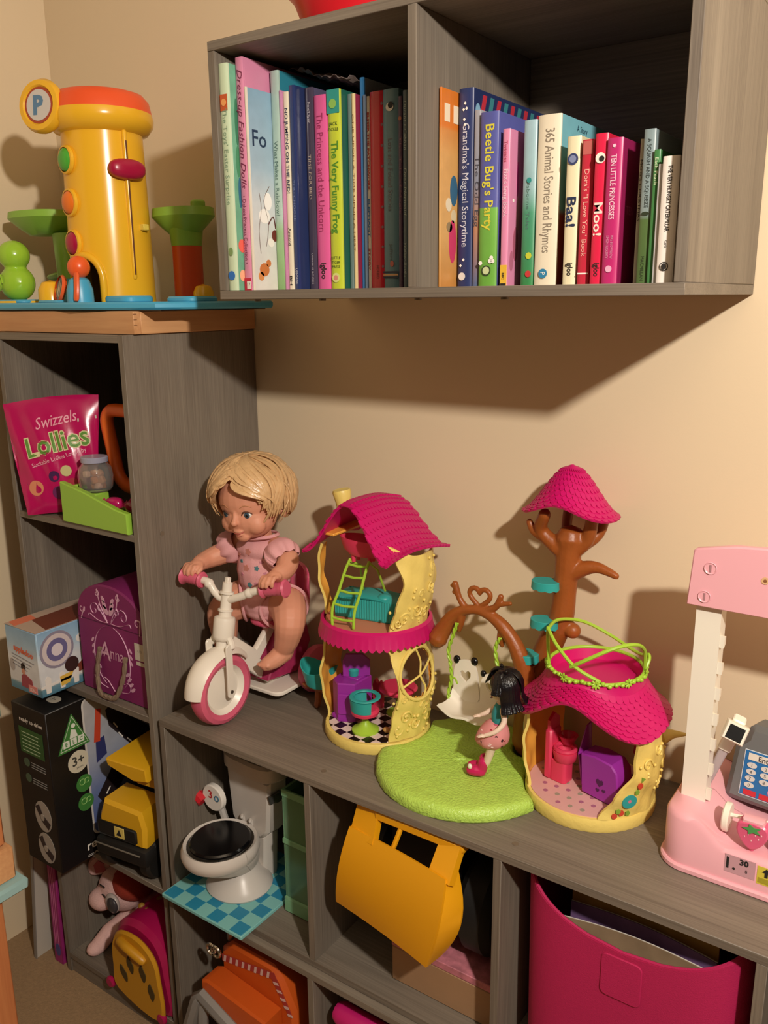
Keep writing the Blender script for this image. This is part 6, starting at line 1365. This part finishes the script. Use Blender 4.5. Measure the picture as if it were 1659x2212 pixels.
# yellow dump truck
dt = thing('dump_truck', 'yellow toy dump truck with black bumper beside the black box', 'toy truck', (-.419, -.225, .1993), 8)
TYL = mat('truck_yellow', '#dba81e', .35); TBK = mat('rubber_black', '#151413', .6)
MB().prism([(-.052, .075), (.056, .075), (.060, .118), (.050, .150), (-.040, .156), (-.054, .120)], -.092, -.020, rot(x=90) @ scl(1, 1, -1), 0, .007).obj('cab', TYL, dt)
B((-.056, -.0945, .082), (.040, -.090, .112), .004).obj('grille', TBK, dt); B((-.013, -.0962, .087), (.011, -.0944, .109), .0005).obj('badge', C_('#d8c46a'), dt); MB().prism([(-.007, -.006), (.006, -.006), (.001, .007)], 0, .0005, frame((-.001, -.0964, .098), (1, 0, 0), (0, 0, 1))).obj('badge_mark', INK, dt)
B((-.062, -.100, .040), (.064, -.02, .076), .008, seg=2).obj('bumper', TBK, dt); MB().tube([(-.060, -.101, .066), (.05, -.101, .066)], .0015, 6).obj('bumper_trim', C_('#6f6a60'), dt)
MB().prism([(-.030, .240), (.066, .240), (.068, .214), (.034, .208), (-.026, .226)], -.085, .14, rot(x=90) @ scl(1, 1, -1), 0, .003).obj('dump_bed', TYL, dt); MB().prism([(-.008, .214), (.064, .207), (.064, .186), (.02, .186), (-.006, .202)], -.06, .13, rot(x=90) @ scl(1, 1, -1), 0, .003).obj('bed_underside', TYL, dt)
B((-.040, -.015, .060), (.045, .140, .185), .006).obj('chassis', TBK, dt)
for s_ in (-1, 1):
    for yy in (-.055, .10): MB().cyl((0, 0, -.013), .040, .026, 26, tr(s_*.050, yy, .040) @ rot(y=90), bev=.005).obj('wheel', TBK, dt)
# plush cat with carrier in the bottom cube
ZB4 = ZF_+.035+t+.0003
pc = thing('plush_cat', 'white and red plush cat peeking behind the magenta carrier', 'plush toy', (-.553, -.165, ZB4+.001), 0)
PW = mat('pale_pink_plush', '#dbb3ae', .95, var=.1, vscale=200, bump=.6, bscale=400)
pm = MB(); pm.ell((0, .02, .055), (.055, .06, .055)); pm.ell((-.030, -.030, .125), (.058, .050, .050)); pm.ell((-.055, -.070, .108), (.030, .026, .024)); pm.tube([(-.02, -.03, .05), (-.035, -.075, .035), (-.038, -.10, .018)], [.022, .019, .018], 12)
pm.ell((-.040, -.105, .016), (.018, .022, .015)); pm.tube([(.01, -.02, .04), (.02, -.06, .022)], [.02, .018], 10)
pb = blob('body', pm, PW, pc, .004, 4)
er = MB().prism([(p.x, p.y) for p in spline([(-.020, 0, 0), (.020, 0, 0), (.016, .030, 0), (-.004, .044, 0), (-.022, .032, 0)], 4, True)], -.006, .006, frame((-.078, -.050, .152), (.6, .78, 0), (-.15, -.2, 1)), 0, .003).obj('ear', PW, pb); MB().prism([(-.010, .004), (.011, .004), (.008, .024), (-.003, .034), (-.013, .024)], .0061, .0075, frame((-.078, -.050, .152), (.6, .78, 0), (-.15, -.2, 1))).obj('ear_lining', mat('rose_felt', '#b9646a', .9), er)
MB().ell((.004, -.028, .150), (.050, .044, .036), nu=18, nv=12).obj('red_fringe', mat('rust_plush', '#9a3320', .95, bump=.6, bscale=400), pb)
for k in range(5): MB().ell((.0+.014*math.cos(k*1.25), -.028+.012*math.sin(k*1.25), .186), (.008, .006, .008), nu=10, nv=8).obj('hair_bow', mat('amber_bow', '#a86a2c', .3), pb)
ee = MB().ell((-.006, -.078, .124), (.021, .010, .022), nu=18, nv=12, T=None).obj('eye', C_('#b9aea8', .3), pb); MB().ell((-.001, -.083, .124), (.016, .008, .018), nu=18, nv=12).obj('pupil', mat('grey_pupil', '#3f3d40', .3), ee)
MB().tube(spline([(-.050, -.074, .148), (-.040, -.079, .154), (-.028, -.079, .153)], 4), .0014, 6).obj('eyebrow', INK, pb); MB().tube(spline([(-.040, -.078, .130), (-.030, -.081, .134), (-.024, -.082, .132)], 4), .0016, 6).obj('eyelash', INK, pb)
cr2 = thing('pet_carrier', 'magenta plastic pet carrier with a yellow slotted door', 'toy carrier', (-.4055, -.152, ZB4))
CM = mat('carrier_magenta', '#a8124f', .35); CY = mat('carrier_yellow', '#c8901f', .4)
prof2 = [(-.080, 0), (.080, 0), (.080, .095), (.070, .140), (.045, .170), (.0, .182), (-.045, .170), (-.070, .140), (-.080, .095)]
MB().prism([(p.x, p.y) for p in spline([(a, b_, 0) for a, b_ in prof2], 3, True)], -.110, .150, frame((0, 0, .002), (1, 0, 0), (0, 0, 1)) @ scl(1, 1, -1) @ scl(1, 1, -1), 0, .010).obj('shell', CM, cr2)
dpts = [(p.x, p.y) for p in spline([(-.055, -.004, 0), (.070, -.020, 0), (.073, .075, 0), (.060, .120, 0), (.02, .145, 0), (-.035, .140, 0), (-.062, .105, 0), (-.066, .05, 0)], 4, True)]
FD = frame((0, -.1560, .022), (1, 0, 0), (0, 0, 1))
dr_ = MB().prism(dpts, 0, .010, FD, 0, .004).obj('door', CY, cr2)
MB().tube(spline([FD @ Vector((-.030, .122, .012)), FD @ Vector((.0, .124, .018)), FD @ Vector((.035, .108, .012))], 4), .0095, 10).obj('handle', CY, dr_)
for x, y, a in ((-.030, .045, 25), (-.008, .074, 15), (.028, .072, 10), (.050, .040, 8)): MB().prism([(p.x, p.y) for p in spline([(0, -.018, 0), (.0095, -.002, 0), (.006, .010, 0), (0, .020, 0), (-.0085, .004, 0)], 4, True)], .0095, .0112, FD @ tr(x, y, 0) @ rot(z=a)).obj('door_slot', mat('slot_olive', '#4a3a12', .7), dr_)
MB().cyl((0, 0, 0), .012, .010, 16, frame((-.080, -.158, .020), (1, 0, 0), (0, 0, 1)), bev=.003).obj('latch', CM, cr2); MB().cyl((0, 0, 0), .012, .010, 16, frame((.072, -.158, .012), (1, 0, 0), (0, 0, 1)), bev=.003).obj('latch', CM, cr2)
for x, y, r_ in ((-.015, -.065, .020), (-.045, -.10, .007), (-.022, -.105, .007), (.012, -.10, .007)): MB().ell((x, y, .178-abs(x)*.12), (r_, r_, .006), nu=14, nv=8).obj('paw_print', mat('paw_gold', '#9a7428', .5), cr2)
# game box and boards between tower and wall
gb_ = thing('game_box', 'worn purple-pink game box wedged upright beside the tall shelf', 'box', (-.6905, -.185, ZF_), 0, ry=2)
B((-.014, -.115, 0), (.014, .12, .30), .0015).obj('carton', mat('magenta_card', '#9a2a72', .5, var=.15, vscale=60), gb_)
for k in range(3): B((-.008+k*.006, -.1156, .03), (-.006+k*.006, -.1149, .26)).obj('edge_line', C_('#c46a9a'), gb_)
MB().prism([(.008*math.cos(2*PI*i/16), .016*math.sin(2*PI*i/16)) for i in range(16)], 0, .0006, frame((.002, -.1156, .035), (1, 0, 0), (0, 0, 1))).obj('blue_badge', C_('#4a4a8a'), gb_)
wbd = thing('white_board', 'thin white board leaning between the game box and wooden toy', 'board', (-.745, -.190, ZF_), 0, ry=7); B((-.003, -.13, 0), (.003, .12, .38), .0008).obj('sheet', mat('off_white_card', '#c4beb2', .7), wbd)
B((-.0045, -.132, .0), (.0045, -.13, .38)).obj('edge_strip', mat('grey_edge', '#8f8a84', .6), wbd)
# wooden painted toy house at the left edge
wh = thing('wooden_dollhouse', 'orange pine dolls house with pale blue trims at the left edge', 'dolls house', (-.405, -.70, ZF_))
TRM = mat('pale_blue_paint', '#8fb3b4', .55)
def wbx(a, b_, bev, m_, nm): return B(a, b_, bev).obj(nm, m_, wh)
for k in range(5): wbx((-.24+k*.074, -.06, 0), (-.1675+k*.074, .06, .60), .003, PINEZ, 'plank')
wbx((.132, -.068, 0), (.146, .068, .60), .003, PINEZ, 'corner_post')
wbx((-.24, -.085, .600), (.162, .085, .652), .003, PINEX, 'storey_beam'); wbx((-.24, -.078, .655), (.156, .078, .850), .003, PINEZ, 'wall_board'); wbx((-.24, -.095, .582), (.176, .095, .600), .004, TRM, 'ledge_trim'); wbx((-.24, -.090, .850), (.168, .090, .872), .004, TRM, 'top_trim')
for z0, z1 in ((.44, .57), (.17, .32)): wbx((.085, -.080, z0), (.095, -.058, z1), .002, TRM, 'window_trim')
wbx((-.2, -.12, .17), (.20, -.06, .185), .003, TRM, 'ledge')

# ---------------------------------------------------------------- things in the low shelves
ZM = .2125+t+.0003; ZQ = ZF_+t+.0003
# tiled mat and toy toilet
tm = thing('tile_mat', 'blue and aqua chequered tile base jutting from the shelf', 'tile mat', (-.1815, -.215, ZM))
AQ = mat('aqua_plastic', '#7fc0be', .4); BT2 = mat('blue_tile', '#2786aa', .4)
MB().prism(rrect(-.098, -.120, .098, .090, .003, 3), 0, .0065, None, 0, .0008).obj('slab', AQ, tm)
tile = None
for i in range(7):
    for j in range(8):
        if (i+j) % 2: continue
        x0 = -.095+i*.0272; y0 = -.117+j*.0258
        if tile is None: tile = B((0, 0, .0064), (.0268, .0254, .0072), .0002).obj('tile', BT2, tm); o = tile
        else: o = tile.copy(); COL.objects.link(o); o.parent = tm
        o.location = (x0, y0, 0)
tt = thing('toy_lavatory', 'white toy toilet with black lid standing on the tile base', 'toy toilet', (-.183, -.235, ZM+.0073), -4)
LW = mat('lavatory_white', '#cfc8c0', .3)
MB().lathe([(0, 0), (.060, 0), (.062, .004), (.056, .016), (.042, .030), (.034, .045), (.036, .055)], 34, sy=.95).obj('foot', LW, tt)
def bowl(u, v):
    a = 2*PI*u; k = v; r0 = .034+(.058-.034)*math.sin(k*PI/2); c = -.004-.032*k
    return (r0*math.cos(a)*.98, c+r0*math.sin(a)*(1.10 if math.sin(a) < 0 else 1.0), .045+.040*k)
def rim(u, v):
    a = 2*PI*u; r0 = .058+.004*math.sin(PI*v); c = -.036
    return (r0*math.cos(a)*.98, c+r0*math.sin(a)*(1.10 if math.sin(a) < 0 else 1.0), .085+.022*v)
MB().sheet(bowl, 36, 8, -.003).obj('bowl', LW, tt); MB().sheet(rim, 36, 5, -.006).obj('rim', LW, tt)
lid = [(.053*math.cos(2*PI*i/36), -.036+.053*math.sin(2*PI*i/36)*(1.10 if math.sin(2*PI*i/36) < 0 else 1.0)) for i in range(36)]
MB().prism(lid, .105, .114, tr(0, 0, 0) @ rot(x=0), 0, .003).obj('lid', CAPB, tt)
for x in (-.014, .008): MB().tube(spline([(x, .030, .108), (x, .026, .120), (x+.006, .020, .121)], 4), .003, 8).obj('hinge', LW, tt)
MB().prism([(p.x, p.y) for p in spline([(-.036, .050, 0), (.036, .050, 0), (.046, .10, 0), (.052, .20, 0), (-.052, .20, 0), (-.046, .10, 0)], 4, True)] if False else [(-.030, .085), (.030, .085), (.048, .105), (.056, .205), (-.056, .205), (-.048, .105)], -.078, -.030, rot(x=90), 0, .006).obj('tank', LW, tt)
MB().prism([(-.030, .0), (.030, .0), (.036, .09), (-.036, .09)], -.070, -.034, rot(x=90), 0, .006).obj('tank_neck', LW, tt)
MB().prism([(p.x, p.y) for p in spline([(-.058, -.030, 0), (0, -.040, 0), (.058, -.030, 0), (.058, .024, 0), (-.058, .024, 0)], 4, True)], .205, .238, tr(0, .058, 0), 0, .005).obj('tank_lid', LW, tt)
ck = MB().cyl((0, 0, 0), .011, .006, 18, tr(.052, .052, .172) @ rot(y=90), bev=.001).obj('flush_cap', mat('dull_chrome', '#8a8783', .25, metal=.8), tt); MB().prism([(-.004, 0), (.012, .004), (.010, -.022), (-.006, -.026)], .004, .008, tr(.052, .052, .178) @ rot(y=90)).obj('flush_lever', mat('dull_chrome', '#8a8783', .25, metal=.8), ck)
dc = thing('toy_dial', 'white toy dial with red knob and number three beside the toilet tank', 'toy dial', (-.2495, -.200, ZM+.0076)); 
MB().tube([(0, 0, .020), (0, 0, .09), (0, -.012, .132)], .007, 8).obj('stand', LW, dc); MB().cyl((0, 0, 0), .026, .012, 26, frame((0, -.016, .145), (1, 0, 0), (0, 0, 1)), bev=.002).obj('dial_face', WHITE, dc); MB().cyl((0, 0, -.0), .016, .02, 16, None, bev=.002).obj('stand_foot', LW, dc)
lettering('3', .022, frame((-.004, -.0285, .152), (1, 0, 0), (0, 0, 1)), C_('#c42a2a'), dc, None, 0, .001); MB().torus((.012, .148, 0), .005, .0012, 14, 5, frame((0, -.0284, 0), (1, 0, 0), (0, 0, 1))).obj('swirl', C_('#3f6f8a'), dc); MB().cyl((0, 0, 0), .011, .02, 8, tr(-.022, -.030, .132) @ rot(y=-60), r2=.013).obj('red_knob', mat('signal_red', '#cf2430', .3), dc)
gc = thing('green_crate', 'translucent green plastic storage drawer beside the toy toilet', 'storage box', (-.026, -.100, ZM))
GCM = mat('green_clear_plastic', '#8fc49a', .15, trans=.55, alpha=1.0); GCR = mat('green_rim_plastic', '#7fb489', .3)
for nm, a, b_ in (('side', (-.045, -.135, .004), (-.042, .09, .235)), ('side', (.056, -.135, .004), (.059, .09, .235)), ('front', (-.042, -.135, .004), (.056, -.132, .235)), ('back', (-.042, .087, .004), (.056, .090, .235)), ('bottom', (-.045, -.135, 0), (.059, .090, .004))): B(a, b_, .001).obj(nm, GCM, gc)
B((-.0455, -.1365, .225), (.0595, -.1315, .238), .001).obj('rim', GCR, gc); B((-.0455, -.1314, .225), (-.0405, .091, .238), .001).obj('rim', GCR, gc); B((-.0455, -.1375, .135), (.0595, -.1325, .145), .001).obj('rib', GCR, gc); B((-.0470, -.132, .135), (-.0420, .09, .145), .001).obj('rib', GCR, gc); B((-.047, -.139, 0), (.060, -.131, .030), .003).obj('foot_rim', GCR, gc)
gl = thing('green_folder', 'dark green plastic folder lying inside the green storage drawer', 'folder', (-.026, -.09, ZM+.146)); B((-.038, -.105, .002), (.050, .07, .060), .01).obj('panel', mat('bottle_green', '#0f4a34', .4), gl)
pk = thing('paper_scraps', 'crumpled pale papers on top of the green drawer', 'paper', (-.026, -.09, ZM+.2385))
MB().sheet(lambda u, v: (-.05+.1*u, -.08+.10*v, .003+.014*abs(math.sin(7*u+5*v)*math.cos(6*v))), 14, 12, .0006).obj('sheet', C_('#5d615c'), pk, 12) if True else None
# yellow digger with big scoop
dg_ = thing('toy_digger', 'big yellow toy digger scoop hanging out of the shelf', 'toy digger', (.20, -.15, ZM))
DY = mat('digger_yellow', '#e3a011', .38)
def Y(x, y, z): return Vector((x-.20, y+.15, z-ZM))
bl, br_, tl, tr_2 = Y(.097, -.300, .362), Y(.285, -.338, .362), Y(.140, -.300, .520), Y(.318, -.312, .520)
ml, mr = Y(.108, -.330, .445), Y(.318, -.345, .455)
def scoop(u, v):
    # u across, v bottom->top ; slightly dished face
    a = bl.lerp(br_, u); m_ = Y(.112, -.322, .435).lerp(Y(.312, -.346, .440), u); b_ = Y(.126, -.300, .502).lerp(Y(.305, -.322, .500), u)
    p = a*(1-v)**2+m_*2*v*(1-v)+b_*v*v
    return p+Vector((0, .003*math.sin(PI*u), 0))
scp = MB(); scp.sheet(scoop, 16, 16, -.004); so2 = scp.obj('scoop_blade', DY, dg_)
def cheek(x_off, nm):
    e0 = 0 if x_off < 0 else 1
    pts = [Vector(scoop(e0, k/10)) for k in range(11)]
    back = [Y(.150, -.262, .40), Y(.150, -.262, .46), Y(.158, -.262, .50)]
    d = Vector((-.016 if e0 == 0 else .020, .0, .0))
    mb = MB(); bk2 = [p+Vector((d.x*math.sin(PI*min(1, .12+k/10*.88)), -.006+.030, .004)) for k, p in enumerate(pts)]
    mb.add(pts+bk2+[p+Vector((0, .004, 0)) for p in bk2], [(k, k+1, 12+k, 11+k) for k in range(10)]+[(11+k, 12+k, 23+k, 22+k) for k in range(10)])
    return mb.obj(nm, DY, so2)
cheek(-1, 'cheek'); cheek(1, 'cheek')
def arm(p, q, r_, w): return MB().prism([(-w, 0), (w, 0), (w*.9, 1), (-w*.9, 1)], -r_, r_, frame(p, (1, -.18, .08), (Vector(q)-Vector(p))) @ scl(1, (Vector(q)-Vector(p)).length, 1), 0, .0)
arm(Y(.150, -.302, .490), Y(.168, -.285, .537), .006, .024).obj('arm', DY, dg_); arm(Y(.292, -.318, .490), Y(.318, -.292, .535), .006, .020).obj('arm', DY, dg_)
B(Y(.165, -.296, .524), Y(.315, -.272, .539), .003).obj('cross_bar', DY, dg_); MB().tube([Y(.205, -.303, .500), Y(.212, -.288, .535)], .004, 8).obj('strut', DY, dg_); MB().tube([Y(.278, -.308, .49), Y(.284, -.286, .535)], .006, 8).obj('strut', DY, dg_)
for k in range(13): MB().ell(tuple(Vector(scoop(.12+.76*k/12, .20))+Vector((0, -.0005, 0))), (.0022, .0012, .0022), nu=8, nv=6).obj('rivet_mark', mat('digger_mark', '#a8720c', .5), so2)
wh_ = MB().cyl((0, 0, -.028), .078, .056, 36, tr(*Y(.306, -.185, .3800)) @ rot(y=90), bev=.012).obj('wheel', TBK, dg_); MB().lathe([(0, .030), (.030, .031), (.046, .0285), (.046, .025)], 30, tr(*Y(.306, -.185, .3800)) @ rot(y=90)).obj('wheel_hub', mat('hub_ochre', '#9a6a18', .45), wh_)
MB().cyl((0, 0, -.028), .078, .056, 36, tr(*Y(.105, -.150, .3800)) @ rot(y=90), bev=.012).obj('wheel', TBK, dg_)
B(Y(.138, -.22, .33), Y(.265, -.04, .50), .010).obj('body', TBK, dg_)
bd2 = thing('wooden_crate', 'low pale wooden tray under the digger wheel with a spotted pink rim', 'tray', (.27, -.16, ZM)); B((-.10, -.10, 0), (.088, .13, .062), .002).obj('tray', mat('pale_ply', '#a07d5c', .6, var=.08), bd2); B((-.10, -.1005, .0622), (.088, .13, .0745), .001).obj('spotted_rim', mat('spotted_pink', '#b9707c', .6, var=.9, vscale=70), bd2)
# pink bin with books
pbn = thing('magenta_bin', 'big magenta fabric bin with dipped front stuffed with papers', 'bin', (.540, -.17, ZM))
PBM = mat('magenta_fabric', '#b01250', .75, var=.04, bump=.3, bscale=700)
def binf(side):
    def f(u, v):
        a = 2*PI*u; ex = .42
        def pw(c): return math.copysign(abs(c)**ex, c)
        rx = .142+.004*v; ry = .118+.004*v
        x = rx*pw(math.cos(a)); y = ry*pw(math.sin(a)); top = .300
        if y < 0: top -= .050*max(0, 1-(x/.135)**2)**.8*min(1, -y/.08)
        return (x, y, .002+(top-.002)*v)
    return f
MB().sheet(binf(0), 96, 10, -.003).obj('wall', PBM, pbn); B((-.13, -.112, 0), (.13, .112, .003), .001).obj('bottom', PBM, pbn)
MB().tube([binf(0)(i/96, 1.0) for i in range(96)], .0028, 6, closed=True).obj('rim_piping', PBM, pbn)
MB().prism(rrect(-.026, .175, .026, .236, .008), 0, .003, frame((0, -.1235, .008), (1, 0, 0), (0, 0, 1)), 0, .001).obj('pull_tab', PBM, pbn)
random.seed(17)
pcs = ['#8f7a60', '#7a5f8a', '#c9a25a', '#3f7f78', '#b9b4ae', '#5a4a3c', '#d8d2c8', '#8a6a4a']
names_ = ['brown-covered magazine at the front of the magenta bin', 'purple comic tilted in the magenta bin', 'golden folder standing in the magenta bin', 'teal card standing in the magenta bin', 'grey leaflet lying across the magenta bin papers', 'brown notebook at the back of the magenta bin', 'white sheet curling in the magenta bin', 'tan booklet at the rear of the magenta bin']
for k, c in enumerate(pcs):
    mgz = thing('magazine', names_[k], 'magazine', (.535+random.uniform(-.012, .012), -.262+k*.022, ZM+.004), random.uniform(-5, 5), 'papers in the magenta bin')
    h_ = .245+.005*k
    MB().sheet(lambda u, v: (-.095+.19*u, .010*math.sin(u*PI)*(v)-.006*v, h_*v), 12, 4, .003).obj('pages', C_('#d2ccc2'), mgz)
    MB().sheet(lambda u, v: (-.095+.19*u, .010*math.sin(u*PI)*(v)-.006*v-.0006, h_*v+.0005), 12, 4, .0012).obj('cover', mat('mag_'+c[1:], c, .25, var=.5, vscale=25), mgz)
# orange truck below
ot = thing('orange_truck', 'orange toy truck with striped edge and grey lifting frame in the bottom row', 'toy truck', (-.10, -.20, ZQ))
OT = mat('truck_orange', '#c8561a', .4, var=.05); OG = mat('dull_silver_plastic', '#7d7a76', .35)
MB().prism([(-.085, .02), (.088, .02), (.088, .215), (.060, .268), (.040, .285), (-.060, .285), (-.085, .262)], -.09, .09, frame((0, 0, 0), (1, 0, 0), (0, 0, 1)) @ scl(1, 1, -1) @ scl(1, 1, -1), 0, .008).obj('body', OT, ot)
MB().prism([(-.095, .160), (.060, .160), (.060, .195), (-.085, .262), (-.095, .262)] if False else [(-.090, .175), (.062, .175), (.062, .215), (-.075, .232), (-.090, .225)], -.0, .045, frame((0, -.0905, 0), (1, 0, 0), (0, 0, 1)), 0, .004).obj('front_step', OT, ot)
STW = C_('#d8b9b0'); STR = C_('#a83a34')
quad(ot, frame((0, -.0906, 0), (1, 0, 0), (0, 0, 1)), [(-.080, .240), (.040, .262), (.075, .205), (.085, .205), (.046, .276), (-.080, .254)], STR, 'stripe_band', .0008)
for k in range(13):
    if k < 8: T = frame((-.074+k*.015, -.0916, .2475+k*.0026), (1, 0, .18), (0, 0, 1)); quad(ot, T, [(-.004, -.006), (.0015, -.006), (.0065, .0065), (.001, .0065)], STW, 'stripe')
    else: T = frame((.049+(k-8)*.0075, -.0916, .257-(k-8)*.0125), (.55, 0, -.83), (.83, 0, .55)); quad(ot, T, [(-.004, -.005), (.0015, -.005), (.005, .005), (0, .005)], STW, 'stripe')
MB().tube([Vector((-.150, -.150, .020)), Vector((-.095, -.140, .190)), Vector((-.088, -.138, .200)), Vector((.060, -.140, .140))], .013, 8).obj('lift_frame', OG, ot); MB().tube([(-.10, -.140, .015), (-.085, -.138, .18)], .010, 8).obj('lift_leg', OG, ot)
MB().tube([(-.075, -.07, .275), (-.070, -.07, .312)], .009, 8).obj('exhaust', mat('tarnished_metal', '#9a8f86', .25, metal=.7), ot); MB().tube([(-.055, -.06, .28), (-.044, -.06, .314)], .006, 8).obj('exhaust_strip', mat('tan_strip', '#8a6f58', .5), ot)
for k, x in enumerate((-.092, -.080)): MB().torus((x, -.105, .268), .010, .003, 16, 6, axis='y').obj('wire_loop', mat('bright_chrome', '#b9b4ae', .15, metal=1.0), ot)
for s_ in (-1, 1): MB().cyl((0, 0, -.015), .045, .03, 26, tr(s_*.062, -.03, .045) @ rot(y=90), bev=.005).obj('wheel', TBK, ot)
pt_ = thing('pink_case', 'bright pink ribbed plastic case in the bottom row under the digger', 'toy case', (.175, -.20, ZQ))
PC = mat('hot_pink_plastic', '#c81f70', .4)
B((-.085, -.080, .0), (.15, .10, .240), .006).obj('body', mat('plum_plastic', '#6a1a5a', .5), pt_); MB().tube([(-.082, -.088, .270), (.055, -.088, .270)], .020, 12).obj('rail', PC, pt_); MB().tube([(-.082, -.094, .232), (.050, -.094, .232)], .018, 12).obj('rail', PC, pt_); MB().tube([(.085, -.085, .262), (.145, -.085, .262)], .020, 12).obj('rail', PC, pt_); MB().cyl((0, 0, 0), .012, .012, 14, tr(.066, -.095, .255) @ rot(y=90), bev=.002).obj('hinge', mat('dull_chrome', '#8a8783', .25, metal=.8), pt_)
# red toy on top of the wall shelf and a pink bag hanging at its end
rt = thing('red_toy_bowl', 'bright red round plastic toy on top of the wall shelf', 'toy', (.055, -.165, ZT+.0003))
MB().lathe([(0, 0), (.060, 0), (.064, .006), (.085, .055), (.12, .090), (.125, .10), (.118, .10), (.08, .06), (0, .05)], 40, scl(1, .85, 1)).obj('bowl', mat('scarlet_plastic', '#d81f2c', .3), rt); MB().torus((0, 0, .004), .062, .004, 36, 8, scl(1, .85, 1)).obj('base_ring', mat('dark_maroon_ring', '#4a1014', .5), rt)
MB().tube([(-.130, -.02, .098), (-.105, -.015, .094)], .012, 10).obj('handle', mat('beige_plastic', '#a8977c', .5), rt)
pg_ = thing('pink_soft_bag', 'pale pink soft bag lying on the wall shelf and drooping over its right end', 'bag', (.505, -.150, ZT+.0004))
PSM = mat('pale_pink_cloth', '#e2a49c', .8, bump=.2, bscale=300)
MB().ell((0, 0, .036), (.050, .060, .036), nu=24, nv=14, p=.85).obj('pouch', PSM, pg_)
MB().sheet(lambda u, v: (.040+.026*min(1, v*1.6)+.004*math.sin(v*6), -.035+.07*u*(1-.5*v), .040-.088*max(0, v-.25)**1.1), 8, 12, .003).obj('flap', PSM, pg_)
